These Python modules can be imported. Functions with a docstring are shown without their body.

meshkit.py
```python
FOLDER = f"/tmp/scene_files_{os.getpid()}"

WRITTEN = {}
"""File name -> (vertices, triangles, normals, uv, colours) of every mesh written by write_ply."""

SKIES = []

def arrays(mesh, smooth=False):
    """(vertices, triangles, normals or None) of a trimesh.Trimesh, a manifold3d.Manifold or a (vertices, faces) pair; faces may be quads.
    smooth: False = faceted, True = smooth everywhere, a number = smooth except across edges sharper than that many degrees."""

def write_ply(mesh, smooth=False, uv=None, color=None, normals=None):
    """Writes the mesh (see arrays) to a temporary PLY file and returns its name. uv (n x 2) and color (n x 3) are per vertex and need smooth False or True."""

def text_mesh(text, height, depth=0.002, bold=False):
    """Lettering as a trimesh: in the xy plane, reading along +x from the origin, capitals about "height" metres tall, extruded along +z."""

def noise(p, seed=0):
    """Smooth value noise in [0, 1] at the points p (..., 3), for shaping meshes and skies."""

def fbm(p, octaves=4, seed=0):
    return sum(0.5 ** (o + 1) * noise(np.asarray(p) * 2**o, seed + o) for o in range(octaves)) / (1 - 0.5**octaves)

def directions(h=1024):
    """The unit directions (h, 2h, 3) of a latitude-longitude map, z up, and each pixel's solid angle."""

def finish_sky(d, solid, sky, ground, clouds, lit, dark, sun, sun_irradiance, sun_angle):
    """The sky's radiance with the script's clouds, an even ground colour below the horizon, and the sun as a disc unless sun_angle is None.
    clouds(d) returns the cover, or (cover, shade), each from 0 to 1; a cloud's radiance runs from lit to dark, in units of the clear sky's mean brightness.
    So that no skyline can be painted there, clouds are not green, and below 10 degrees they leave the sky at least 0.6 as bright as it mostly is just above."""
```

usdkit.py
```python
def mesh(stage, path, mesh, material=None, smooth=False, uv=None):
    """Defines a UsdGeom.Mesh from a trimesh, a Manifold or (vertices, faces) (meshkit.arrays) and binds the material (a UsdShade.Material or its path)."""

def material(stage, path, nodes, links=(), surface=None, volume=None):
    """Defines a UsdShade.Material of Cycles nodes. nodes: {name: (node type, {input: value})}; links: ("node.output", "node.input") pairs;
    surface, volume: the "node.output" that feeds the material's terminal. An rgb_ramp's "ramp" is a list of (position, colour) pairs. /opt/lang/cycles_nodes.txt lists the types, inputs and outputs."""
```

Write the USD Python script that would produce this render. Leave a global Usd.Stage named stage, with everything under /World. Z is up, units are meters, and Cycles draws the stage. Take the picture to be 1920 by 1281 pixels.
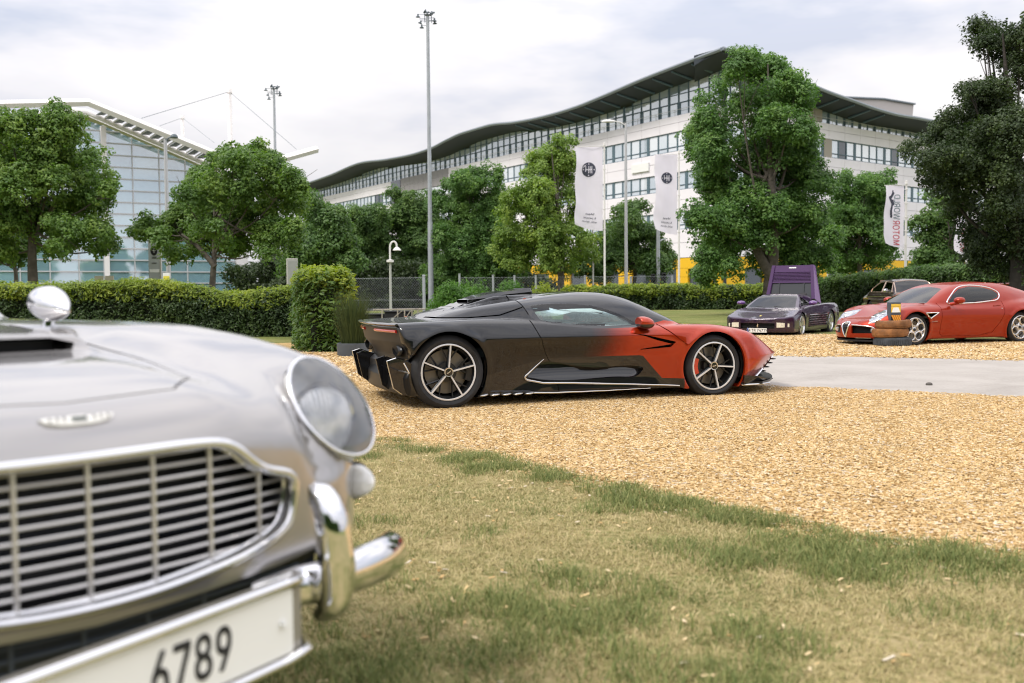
import math, random
import numpy as np, trimesh, manifold3d as m3
from scipy.interpolate import PchipInterpolator, RectBivariateSpline, CubicSpline
from shapely.geometry import Polygon, LineString, Point, box as sbox
from shapely.ops import unary_union
import meshkit, usdkit
from pxr import Usd, UsdGeom, UsdShade, UsdLux, Gf, Sdf, Vt

stage = Usd.Stage.CreateInMemory()
UsdGeom.SetStageUpAxis(stage, 'Z'); UsdGeom.SetStageMetersPerUnit(stage, 1.0)
UsdGeom.Xform.Define(stage, '/World'); UsdGeom.Scope.Define(stage, '/World/Looks')
PI = math.pi
# ------------------------------------------------------------ camera
EYE = 1.08
FPX = 1866.67                                   # focal length in pixels of the 1920 wide photograph
PITCH = math.atan(93.5 / FPX); ROLL = math.radians(0.45)
FW = np.array([0, math.cos(PITCH), -math.sin(PITCH)]); _r = np.array([1.0, 0, 0]); _u = np.cross(_r, FW)
RT = _r * math.cos(ROLL) - _u * math.sin(ROLL); UP = _u * math.cos(ROLL) + _r * math.sin(ROLL)
CAM = np.array([0, 0, EYE])
def ray(px, py): return RT * (px - 960) / FPX - UP * (py - 640.5) / FPX + FW
def gnd(px, py, z=0.0):
    d = ray(px, py); return CAM + d * ((z - EYE) / d[2])
def at(px, py, Y):
    d = ray(px, py); return CAM + d * (Y / d[1])
cam = UsdGeom.Camera.Define(stage, '/World/camera')
m4 = np.eye(4); m4[:3, 0], m4[:3, 1], m4[:3, 2], m4[:3, 3] = RT, UP, -FW, CAM
cam.AddTransformOp().Set(Gf.Matrix4d(*m4.T.ravel().tolist()))
cam.CreateFocalLengthAttr(35.0); cam.CreateHorizontalApertureAttr(36.0); cam.CreateVerticalApertureAttr(24.02)
cam.CreateClippingRangeAttr(Gf.Vec2f(0.05, 5000)); cam.CreateFStopAttr(2.6); cam.CreateFocusDistanceAttr(9.7)
cam.CreateExposureAttr(0.80)
# ------------------------------------------------------------ sky and sun (thin bright overcast, soft sun high behind the camera's left shoulder)
SUN_EL = math.radians(52); SUN_DIR = np.array([-0.55, -0.35, 0]); SUN_DIR[:2] *= math.cos(SUN_EL) / np.linalg.norm(SUN_DIR[:2]); SUN_DIR[2] = math.sin(SUN_EL)
dome = UsdLux.DomeLight.Define(stage, '/World/sky')
sky_m = usdkit.material(stage, '/World/Looks/sky_dome', {
    'sky': ('sky_texture', {'sky_type': 'single_scattering', 'sun_disc': False, 'sun_elevation': SUN_EL, 'sun_rotation': math.atan2(SUN_DIR[0], SUN_DIR[1]), 'aerosol_density': 2.0, 'air_density': 1.0}),
    'tc': ('texture_coordinate', {}),
    'mp': ('mapping', {'scale': (1.0, 1.0, 3.2)}),
    'n1': ('noise_texture', {'scale': 1.7, 'detail': 7.0, 'roughness': 0.55, 'distortion': 0.25}),
    'cover': ('rgb_ramp', {'ramp': [(0.0, (0.45,) * 3), (0.36, (0.66,) * 3), (0.5, (1.0,) * 3), (1.0, (1.0,) * 3)]}),
    'n2': ('noise_texture', {'scale': 3.6, 'detail': 7.0, 'roughness': 0.5}),
    'cloud': ('rgb_ramp', {'ramp': [(0.36, (3.3, 3.5, 4.1)), (0.49, (4.55, 4.5, 4.72)), (0.64, (5.25, 5.15, 5.2))]}),
    'sx': ('separate_xyz', {}), 'el': ('map_range', {'from_min': 0.0, 'from_max': 1.0, 'to_min': 1.0, 'to_max': 3.0, 'clamp': True}), 'lift': ('mix', {'mix_type': 'multiply', 'fac': 1.0}), 'cxyz': ('combine_xyz', {}),
    'mix': ('mix', {}),
    'bg': ('background_shader', {'strength': 0.085}),
}, [('tc.generated', 'mp.vector'), ('mp.vector', 'n1.vector'), ('mp.vector', 'n2.vector'), ('n1.fac', 'cover.fac'), ('n2.fac', 'cloud.fac'),
    ('cover.color', 'mix.fac'), ('sky.color', 'mix.color1'), ('tc.generated', 'sx.vector'), ('sx.z', 'el.value'), ('el.result', 'cxyz.x'), ('el.result', 'cxyz.y'), ('el.result', 'cxyz.z'), ('cloud.color', 'lift.color1'), ('cxyz.vector', 'lift.color2'), ('lift.color', 'mix.color2'), ('mix.color', 'bg.color')], surface='bg.background')
UsdShade.MaterialBindingAPI.Apply(dome.GetPrim()).Bind(sky_m)
sun = UsdLux.DistantLight.Define(stage, '/World/sun')
sun.CreateIntensityAttr(0.4); sun.CreateNormalizeAttr(True); sun.CreateAngleAttr(14.0); sun.CreateColorAttr(Gf.Vec3f(1.0, 0.95, 0.87))
zq = SUN_DIR / np.linalg.norm(SUN_DIR); xq = np.cross([0, 0, 1.0], zq); xq /= np.linalg.norm(xq); yq = np.cross(zq, xq)
ms = np.eye(4); ms[:3, 0], ms[:3, 1], ms[:3, 2] = xq, yq, zq
sun.AddTransformOp().Set(Gf.Matrix4d(*ms.T.ravel().tolist()))
for lamp, lb, ct in ((dome, 'bright thin overcast sky with faint blue gaps', 'sky'), (sun, 'soft hazy sun behind the clouds', 'sun')):
    for k_, v_ in (('label', lb), ('category', ct), ('kind', 'structure')): lamp.GetPrim().SetCustomDataByKey(k_, v_)
# ------------------------------------------------------------ naming, defining
_used = {}
def numbered(parent, name):
    n = _used.get((parent, name), 0); _used[(parent, name)] = n + 1
    return name if n == 0 else f'{name}_{n:03d}'
def path_of(p): return '/World' if p is None else str(p.GetPath())
def tag(p, label=None, cat=None, group=None, kind=None):
    for k, v in (('label', label), ('category', cat), ('group', group), ('kind', kind)):
        if v: p.SetCustomDataByKey(k, v)
    return p
def thing(name, label=None, cat=None, loc=(0, 0, 0), rot=0.0, group=None, kind=None, parent=None, scale=None):
    base = path_of(parent)
    x = UsdGeom.Xform.Define(stage, f'{base}/{numbered(base, name)}')
    x.AddTranslateOp().Set(Gf.Vec3d(*map(float, loc))); x.AddRotateZOp().Set(math.degrees(rot))
    if scale is not None: x.AddScaleOp().Set(Gf.Vec3f(*([float(scale)] * 3 if np.isscalar(scale) else scale)))
    return tag(x.GetPrim(), label, cat, group, kind)
def node(name, parent, matrix=None):
    base = path_of(parent)
    x = UsdGeom.Xform.Define(stage, f'{base}/{numbered(base, name)}')
    if matrix is not None: x.AddTransformOp().Set(Gf.Matrix4d(*np.asarray(matrix, float).T.ravel().tolist()))
    return x.GetPrim()
def obj(name, mesh, mat, parent=None, smooth=35, label=None, cat=None, group=None, kind=None):
    base = path_of(parent)
    if isinstance(mesh, (list,)): mesh = trimesh.util.concatenate([to_tm(m) for m in mesh])
    p = usdkit.mesh(stage, f'{base}/{numbered(base, name)}', mesh, mat, smooth=smooth).GetPrim()
    return tag(p, label, cat, group, kind)
def copy_of(src, loc, rot=0.0, label=None, group=None, scale=None, name=None):
    base = '/World'; nm = numbered(base, name or src.GetName().rstrip('0123456789').rstrip('_'))
    x = UsdGeom.Xform.Define(stage, f'{base}/{nm}'); p = x.GetPrim()
    p.GetReferences().AddInternalReference(src.GetPath()); p.SetInstanceable(True)
    x = UsdGeom.Xformable(p); x.ClearXformOpOrder()
    x.AddTranslateOp().Set(Gf.Vec3d(*map(float, loc))); x.AddRotateZOp().Set(math.degrees(rot))
    if scale is not None or src.HasAttribute('xformOp:scale'): x.AddScaleOp().Set(Gf.Vec3f(*([float(scale or 1)] * 3)))
    return tag(p, label, src.GetCustomDataByKey('category'), group or src.GetCustomDataByKey('group'))
def to_tm(m):
    if isinstance(m, trimesh.Trimesh): return m
    v, f, _ = meshkit.arrays(m); return trimesh.Trimesh(v, f, process=False)
# ------------------------------------------------------------ mesh pieces
def bx(lo, hi, bevel=0.0):
    lo, hi = np.minimum(lo, hi), np.maximum(lo, hi)
    if bevel <= 0:
        m = trimesh.creation.box(hi - lo); m.apply_translation((lo + hi) / 2); return m
    b = min(bevel, 0.45 * (hi - lo).min()); pts = []
    for k in range(3):
        a, c = lo + b, hi - b; a[k], c[k] = lo[k], hi[k]
        pts += [(x, y, z) for x in (a[0], c[0]) for y in (a[1], c[1]) for z in (a[2], c[2])]
    return trimesh.convex.convex_hull(np.array(pts))
def obox(c, ax, half, bevel=0.0):
    """a box at c with axes ax (3 rows) and half sizes"""
    m = bx(-np.array(half, float), np.array(half, float), bevel); M = np.eye(4); M[:3, :3] = np.array(ax).T; M[:3, 3] = c
    m.apply_transform(M); return m
def tube(pts, r, n=8, closed=False, caps=True):
    pts = np.asarray(pts, float); k = len(pts); r = np.broadcast_to(np.asarray(r, float), (k,))
    if closed: t = np.roll(pts, -1, 0) - np.roll(pts, 1, 0)
    else: t = np.gradient(pts, axis=0)
    t /= np.maximum(np.linalg.norm(t, axis=1, keepdims=True), 1e-12)
    ref = np.array([0, 0, 1.0]) if abs(t[0][2]) < 0.9 else np.array([1.0, 0, 0])
    u = np.cross(ref, t[0]); u /= np.linalg.norm(u); rings = []
    for i in range(k):
        u = u - t[i] * (u @ t[i]); u /= max(np.linalg.norm(u), 1e-12); w = np.cross(t[i], u)
        a = np.arange(n) * 2 * PI / n
        rings.append(pts[i] + r[i] * (np.cos(a)[:, None] * u + np.sin(a)[:, None] * w))
    v = np.vstack(rings); f = []
    for i in range(k if closed else k - 1):
        a = i * n + np.arange(n); b = ((i + 1) % k) * n + np.arange(n); a2, b2 = i * n + (np.arange(n) + 1) % n, ((i + 1) % k) * n + (np.arange(n) + 1) % n
        f += [np.stack([a, a2, b2], 1), np.stack([a, b2, b], 1)]
    f = np.vstack(f)
    if not closed and caps:
        v = np.vstack([v, pts[0], pts[-1]]); c0, c1 = k * n, k * n + 1; j = np.arange(n); j2 = (j + 1) % n
        f = np.vstack([f, np.stack([j2, j, np.full(n, c0)], 1), np.stack([(k - 1) * n + j, (k - 1) * n + j2, np.full(n, c1)], 1)])
    return trimesh.Trimesh(v, f, process=False)
def smooth_path(pts, n, closed=False):
    pts = np.asarray(pts, float)
    if closed: pts = np.vstack([pts, pts[:1]])
    d = np.r_[0, np.cumsum(np.linalg.norm(np.diff(pts, axis=0), axis=1))]
    c = CubicSpline(d, pts, bc_type='periodic' if closed else 'natural')
    return c(np.linspace(0, d[-1], n, endpoint=not closed))
def lathe(profile, n=32, axis='z'):
    """profile [(r, h)], turned about the axis"""
    p = np.asarray(profile, float); k = len(p); a = np.arange(n) * 2 * PI / n
    v = np.stack([p[:, None, 0] * np.cos(a), p[:, None, 0] * np.sin(a), np.broadcast_to(p[:, None, 1], (k, n))], -1).reshape(-1, 3); f = []
    for i in range(k - 1):
        j = np.arange(n); j2 = (j + 1) % n
        f += [np.stack([i * n + j, i * n + j2, (i + 1) * n + j2], 1), np.stack([i * n + j, (i + 1) * n + j2, (i + 1) * n + j], 1)]
    m = trimesh.Trimesh(v, np.vstack(f), process=False); m.update_faces(m.area_faces > 1e-12)
    if axis == 'y': m.apply_transform(trimesh.transformations.rotation_matrix(-PI / 2, [1, 0, 0]))
    if axis == 'x': m.apply_transform(trimesh.transformations.rotation_matrix(PI / 2, [0, 1, 0]))
    return m
def extrude(poly, h):
    ps = [g for g in getattr(poly, 'geoms', [poly]) if g.area > 1e-9]
    return trimesh.util.concatenate([trimesh.creation.extrude_polygon(g, h, engine='earcut') for g in ps])
def moved(m, loc=(0, 0, 0), rot=None):
    m = m.copy()
    if rot is not None: m.apply_transform(rot)
    m.apply_translation(loc); return m
def rotm(a, ax): return trimesh.transformations.rotation_matrix(a, ax)
def rounded(pts, r): return Polygon(pts).buffer(-r).buffer(2 * r).buffer(-r) if r > 0 else Polygon(pts)
# ------------------------------------------------------------ implicit bodies
def smax(a, b, k):
    h = np.maximum(k - np.abs(a - b), 0) / k; return np.maximum(a, b) + h * h * k * 0.25
def smin(a, b, k): return -smax(-a, -b, k)
def curve(pts):
    p = np.array(pts, float); f = PchipInterpolator(p[:, 0], p[:, 1]); lo, hi = p[0, 0], p[-1, 0]
    return lambda x: f(np.clip(x, lo, hi))
def table(xs, zs, rows):
    """a smooth surface through rows[i][j] at (xs[i], zs[j])"""
    xs, zs, r = np.array(xs, float), np.array(zs, float), np.array(rows, float)
    X = np.linspace(xs[0], xs[-1], 90); Z = np.linspace(zs[0], zs[-1], 40)
    g = PchipInterpolator(zs, PchipInterpolator(xs, r, axis=0)(X), axis=1)(Z)
    from scipy.ndimage import gaussian_filter
    g = gaussian_filter(g, (1.6, .55), mode='nearest')
    s = RectBivariateSpline(X, Z, g)
    def f(x, z):
        x, z = np.broadcast_arrays(np.clip(x, xs[0], xs[-1]), np.clip(z, zs[0], zs[-1])); return s.ev(x.ravel(), z.ravel()).reshape(x.shape)
    return f
_TETS = np.array([[0, 5, 1, 6], [0, 1, 2, 6], [0, 2, 3, 6], [0, 3, 7, 6], [0, 7, 4, 6], [0, 4, 5, 6]])
_COR = np.array([[0, 0, 0], [1, 0, 0], [1, 1, 0], [0, 1, 0], [0, 0, 1], [1, 0, 1], [1, 1, 1], [0, 1, 1]])
def grad(f, p, e=0.002):
    g = np.stack([f(*(p + d).T) - f(*(p - d).T) for d in np.eye(3) * e], 1) / (2 * e); return g
def isosurface(f, lo, hi, h, level=0.0):
    """marching tetrahedra: a closed Manifold where f < level"""
    ax = [np.arange(lo[k], hi[k] + h, h) for k in range(3)]; n = [len(a) for a in ax]
    F = np.broadcast_to(f(ax[0][:, None, None], ax[1][None, :, None], ax[2][None, None, :]), n) - level
    F = np.where(np.abs(F) < 1e-7, 1e-7, F)
    F[0], F[-1], F[:, 0], F[:, -1], F[:, :, 0], F[:, :, -1] = (1.0,) * 6
    s = F < 0; c = sum(s[a:n[0] - 1 + a, b:n[1] - 1 + b, d:n[2] - 1 + d].astype(np.int8) for a, b, d in _COR)
    I = np.argwhere((c > 0) & (c < 8)); ids = ((I[:, None, :] + _COR) @ np.array([n[1] * n[2], n[2], 1])); Fv = F.ravel(); tris = []
    for T in _TETS:
        q = ids[:, T]; v = Fv[q]; ins = v < 0; k = ins.sum(1)
        for cnt in (1, 3):
            m = k == cnt
            if m.any():
                qq = q[m]; one = np.argmax(ins[m] == (cnt == 1), 1); o = qq[np.arange(len(qq)), one]
                rest = np.array([[1, 2, 3], [0, 2, 3], [0, 1, 3], [0, 1, 2]])[one]; r = np.take_along_axis(qq, rest, 1)
                e = np.stack([np.stack([o, r[:, j]], 1) for j in range(3)], 1); tris.append((e, np.where(cnt == 1, 1, -1), o, r[:, 0]))
        m = k == 2
        if m.any():
            qq, ii = q[m], ins[m]; order = np.argsort(~ii, 1, kind='stable'); qq = np.take_along_axis(qq, order, 1); a, b, c2, d = qq.T
            E = lambda x, y: np.stack([x, y], 1)
            tris.append((np.stack([E(a, c2), E(a, d), E(b, d)], 1), 1, a, c2)); tris.append((np.stack([E(a, c2), E(b, d), E(b, c2)], 1), 1, a, c2))
    e = np.sort(np.vstack([t[0] for t in tris]), 2); key = e[..., 0].astype(np.int64) * Fv.size + e[..., 1]
    uk, inv = np.unique(key, return_inverse=True); inv = inv.reshape(-1, 3); a, b = uk // Fv.size, uk % Fv.size
    P = lambda i: np.stack([ax[0][i // (n[1] * n[2])], ax[1][(i // n[2]) % n[1]], ax[2][i % n[2]]], 1)
    t = Fv[a] / (Fv[a] - Fv[b]); p = P(a) + (P(b) - P(a)) * t[:, None]
    fn = np.cross(p[inv[:, 1]] - p[inv[:, 0]], p[inv[:, 2]] - p[inv[:, 0]])
    inside = np.concatenate([t_[2] if np.ndim(t_[1]) == 0 and t_[1] == 1 else t_[3] for t_ in tris])   # a grid point on the inner side
    cen = p[inv].mean(1); flip = ((cen - P(inside)) * fn).sum(1) < 0
    inv[flip] = inv[flip][:, ::-1]
    for _ in range(3):
        g = grad(f, p); st = (f(*p.T) - level)[:, None] * g / np.maximum((g * g).sum(1, keepdims=True), 0.05); L = np.linalg.norm(st, axis=1, keepdims=True)
        p = p - st * np.minimum(1, 0.4 * h / np.maximum(L, 1e-9))
    M = m3.Manifold(m3.Mesh(np.asarray(p, np.float32), np.asarray(inv, np.uint32)))
    assert M.status() == m3.Error.NoError, M.status()
    return M
def man(tm):
    M = m3.Manifold(m3.Mesh(np.asarray(tm.vertices, np.float32), np.asarray(tm.faces, np.uint32)))
    if M.status() != m3.Error.NoError or M.volume() == 0:
        tm = tm.copy(); tm.merge_vertices(); M = m3.Manifold(m3.Mesh(np.asarray(tm.vertices, np.float32), np.asarray(tm.faces, np.uint32)))
    return M
def _cs(poly):
    ps = [g for g in getattr(poly, 'geoms', [poly]) if g.area > 1e-9]; rings = []
    for g in ps: rings += [np.array(g.exterior.coords)[:-1]] + [np.array(i.coords)[:-1] for i in g.interiors]
    return m3.CrossSection([np.asarray(r, float) for r in rings], m3.FillRule.EvenOdd)
def prism(poly, axis, lo, hi):
    """the polygon's two coordinates are (x, z) for axis y, (x, y) for axis z, (y, z) for axis x"""
    if not hasattr(poly, 'geom_type'): poly = Polygon(poly)
    M = m3.Manifold.extrude(_cs(poly), hi - lo)
    if axis == 'y': return M.transform(np.array([[1, 0, 0, 0], [0, 0, -1, hi], [0, 1, 0, 0]], float))
    if axis == 'x': return M.transform(np.array([[0, 0, 1, lo], [1, 0, 0, 0], [0, 1, 0, 0]], float))
    return M.translate((0, 0, lo))
def cutbox(lo, hi): lo, hi = np.array(lo, float), np.array(hi, float); return m3.Manifold.cube(hi - lo).translate(lo)
def paint_obj(name, M, f, mat, parent, level=0.0, **kw):
    """a piece of an implicit body, shaded with the body's own normals wherever its surface is the body's"""
    if M.is_empty(): return None
    me = M.to_mesh(); v, fc = np.array(me.vert_properties[:, :3], float), np.array(me.tri_verts)
    fn = np.cross(v[fc[:, 1]] - v[fc[:, 0]], v[fc[:, 2]] - v[fc[:, 0]]); L = np.linalg.norm(fn, axis=1); keep = L > 1e-10; fc, fn = fc[keep], fn[keep] / L[keep][:, None]
    g = grad(f, v); g /= np.maximum(np.linalg.norm(g, axis=1, keepdims=True), 1e-9); on = np.abs(f(*v.T) - level) < 0.006
    cor = fc.ravel(); cn = np.repeat(fn, 3, 0); use = on[cor] & ((g[cor] * cn).sum(1) > 0.7)
    q = np.round(cn * 6).astype(int); code = np.where(use, -1, (q[:, 0] + 8) * 400 + (q[:, 1] + 8) * 20 + q[:, 2] + 8)
    key = cor.astype(np.int64) * 100000 + code + 1; uk, first, inv = np.unique(key, return_index=True, return_inverse=True)
    nn = np.zeros((len(uk), 3)); np.add.at(nn, inv, np.where(use[:, None], g[cor], cn)); nn /= np.maximum(np.linalg.norm(nn, axis=1, keepdims=True), 1e-9)
    base = path_of(parent); m = UsdGeom.Mesh.Define(stage, f'{base}/{numbered(base, name)}')
    m.CreatePointsAttr(Vt.Vec3fArray.FromNumpy(v[cor[first]].astype(np.float32))); nf = len(fc)
    m.CreateFaceVertexCountsAttr(Vt.IntArray.FromNumpy(np.full(nf, 3, np.int32))); m.CreateFaceVertexIndicesAttr(Vt.IntArray.FromNumpy(inv.astype(np.int32)))
    m.CreateSubdivisionSchemeAttr('none'); m.CreateNormalsAttr(Vt.Vec3fArray.FromNumpy(nn.astype(np.float32))); m.SetNormalsInterpolation('vertex')
    UsdShade.MaterialBindingAPI.Apply(m.GetPrim()).Bind(mat); return tag(m.GetPrim(), **kw)
def side_y(f, x, z, sgn=-1, y0=1.3):
    """where a line along y from outside first meets the body"""
    x, z = np.atleast_1d(np.asarray(x, float)), np.atleast_1d(np.asarray(z, float)); ys = np.linspace(y0, 0, 140)
    v = f(x[:, None], sgn * ys[None, :], z[:, None]); k = np.argmax(v < 0, 1); k = np.maximum(k, 1); i = np.arange(len(x))
    a, b = v[i, k - 1], v[i, k]; t = np.where(b < 0, a / (a - b), 1.0); return sgn * (ys[k - 1] + (ys[k] - ys[k - 1]) * t)
def top_z(f, x, y, z0=1.5):
    x, y = np.atleast_1d(np.asarray(x, float)), np.atleast_1d(np.asarray(y, float)); zs = np.linspace(z0, 0, 200)
    v = f(x[:, None], y[:, None], zs[None, :]); k = np.maximum(np.argmax(v < 0, 1), 1); i = np.arange(len(x)); a, b = v[i, k - 1], v[i, k]
    return zs[k - 1] + (zs[k] - zs[k - 1]) * np.where(b < 0, a / (a - b), 1.0)
def front_x(f, y, z, x0=3.0, x1=0.0):
    y, z = np.atleast_1d(np.asarray(y, float)), np.atleast_1d(np.asarray(z, float)); xs = np.linspace(x0, x1, 260)
    v = f(xs[None, :], y[:, None], z[:, None]); k = np.maximum(np.argmax(v < 0, 1), 1); i = np.arange(len(y)); a, b = v[i, k - 1], v[i, k]
    return xs[k - 1] + (xs[k] - xs[k - 1]) * np.where(b < 0, a / (a - b), 1.0)
def dense(pts, step=0.03, closed=False):
    p = np.asarray(pts, float); p = np.vstack([p, p[:1]]) if closed else p; out = []
    for a, b in zip(p[:-1], p[1:]):
        k = max(1, int(np.ceil(np.linalg.norm(b - a) / step))); out += [a + (b - a) * i / k for i in range(k)]
    return np.array(out if closed else out + [p[-1]])
def side_line(f, pts, sgn=-1, off=0.0, step=0.03, closed=False, rnd=0):
    p = dense(pts, step, closed) if not rnd else smooth_path(pts, rnd, closed)
    y = side_y(f, p[:, 0], p[:, 1], sgn); return np.stack([p[:, 0], y + sgn * off, p[:, 1]], 1)
# ------------------------------------------------------------ materials
def M_(name, nodes, links=(), surface='p.BSDF'): return usdkit.material(stage, '/World/Looks/' + name, nodes, links, surface=surface)
def plain(name, col, rough=0.5, metal=0.0, spec=0.4, coat=0.0, vary=0.0, vscale=6.0, bump=0.0, bscale=60.0, bdist=0.01, coat_rough=0.03, **extra):
    nodes = {'p': ('principled_bsdf', {'base_color': col, 'roughness': rough, 'metallic': metal, 'specular_ior_level': spec, 'coat_weight': coat, 'coat_roughness': coat_rough, **extra})}; links = []
    if vary or bump: nodes['tc'] = ('texture_coordinate', {})
    if vary:
        c = np.array(col, float); nodes['n'] = ('noise_texture', {'scale': vscale, 'detail': 5.0, 'roughness': 0.6}); nodes['r'] = ('rgb_ramp', {'ramp': [(0.3, tuple(c * (1 - vary))), (0.7, tuple(np.minimum(c * (1 + vary), 1)))]})
        links += [('tc.object', 'n.vector'), ('n.fac', 'r.fac'), ('r.color', 'p.base_color')]
    if bump:
        nodes['n2'] = ('noise_texture', {'scale': bscale, 'detail': 4.0}); nodes['b'] = ('bump', {'strength': bump, 'distance': bdist}); links += [('tc.object', 'n2.vector'), ('n2.fac', 'b.height'), ('b.normal', 'p.normal')]
    return M_(name, nodes, links)
def pane_glass(name, tint, rough=0.02, refl=1.0, see=0.75, ior=1.55):
    """window pane: lets light through, mirrors at an angle"""
    return M_(name, {'t': ('transparent_bsdf', {'color': tuple(np.array(tint) * see)}), 'g': ('glossy_bsdf', {'color': (refl,) * 3, 'roughness': rough}), 'f': ('fresnel', {'IOR': ior}), 'm': ('mix_closure', {})},
              [('f.fac', 'm.fac'), ('t.BSDF', 'm.closure1'), ('g.BSDF', 'm.closure2')], surface='m.closure')
def car_paint(name, col, flake=0.0, rough=0.35, metal=0.0, coat=1.0): return plain(name, col, rough, metal, 0.5, coat, coat_rough=0.015)
CHROME = plain('chrome', (0.82, 0.82, 0.84), 0.06, 1.0)
SATIN = plain('satin_silver', (0.72, 0.71, 0.70), 0.25, 1.0)
RUBBER = plain('tyre_rubber', (0.016, 0.016, 0.017), 0.72, vary=0.3, vscale=20, bump=0.25, bscale=240, bdist=0.004)
BLACK = plain('black_plastic', (0.010, 0.010, 0.011), 0.5)
GLOSSB = plain('gloss_black', (0.006, 0.006, 0.007), 0.3, .5, spec=.2, coat=1.0, coat_roughness=.012, coat_ior=1.6)
SPOKE = plain('spoke_silver', (.70, .69, .68), .3, .3)
DARKM = plain('dark_metal', (0.05, 0.052, 0.055), 0.35, 0.9)
DISC = plain('brake_disc', (0.20, 0.19, 0.17), 0.42, 0.8, vary=0.15)
WHITE = plain('white_enamel', (0.78, 0.78, 0.77), 0.35)
CABIN = plain('cabin_trim', (0.022, 0.021, 0.021), 0.75)
LAMPGLASS = pane_glass('lamp_cover_glass', (1.0, 1.0, 1.0), 0.01, see=0.95, ior=1.9)
# ------------------------------------------------------------ wheels
def wheel(parent, x, y, r, sgn, rim_r, width, spokes, caliper=None, disc_mat=None, spin=0.0, steer=0.0, face=None, barrel=None, hubr=0.05, cap=None, chamfer=0.0):
    """sgn: -1 for the car's right side. Axis along y; the outer face is at y."""
    M = rotm(steer, [0, 0, 1]); M[:3, 3] = (x, y - sgn * width / 2, r)
    w = node('wheel', parent, M); o = sgn * width / 2
    h = width / 2; pr = [(rim_r - .012, -h + .03), (rim_r + .004, -h + .008), (rim_r + (r - rim_r) * .45, -h - .004), (r - .03, -h + .006), (r - .008, -h + .025), (r, -h + .05), (r, h - .05), (r - .008, h - .025), (r - .03, h - .006), (rim_r + (r - rim_r) * .45, h + .004), (rim_r + .004, h - .008), (rim_r - .012, h - .03)]
    t = lathe([(a, sgn * b) for a, b in pr], 72, 'y'); obj('tyre', t, RUBBER, w, smooth=50)
    grooves = [lathe([(r + .0015, k), (r + .0015, k + .006)], 48, 'y') for k in ()]
    br = lathe([(rim_r, o - sgn * .012), (rim_r - .012, o - sgn * .006), (rim_r - .022, o - sgn * .02), (rim_r - .035, o - sgn * .06), (rim_r - .05, -o + sgn * .02), (rim_r - .045, -o)], 64, 'y')
    obj('rim', br, barrel or DARKM, w, smooth=40)
    lip = lathe([(rim_r + .002, o - sgn * .010), (rim_r - .004, o - sgn * .003), (rim_r - .013, o - sgn * .004), (rim_r - .016, o - sgn * .012)], 64, 'y'); obj('rim_lip', lip, face or SATIN, w, smooth=60)
    d = lathe([(.04, o - sgn * .11), (rim_r * .78, o - sgn * .11), (rim_r * .78, o - sgn * .14), (.04, o - sgn * .14)], 48, 'y'); obj('brake_disc', d, disc_mat or DISC, w, smooth=30)
    for nm, m, mt in spokes(rim_r, o, sgn, spin): obj(nm, m, mt, w, smooth=30)
    if caliper is not None:
        cx, mt = caliper; s = []
        for a in np.linspace(-.42, .42, 7):
            q = cx + a; s.append((math.cos(q) * rim_r * .80, math.sin(q) * rim_r * .80))
        arc = LineString(s).buffer(rim_r * .115, cap_style=2); e = extrude(arc, .07); e.apply_transform(rotm(PI / 2, [1, 0, 0])); e.apply_translation((0, o - sgn * .075 + .035, 0)); obj('brake_caliper', e, mt, w)
    return w
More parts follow.
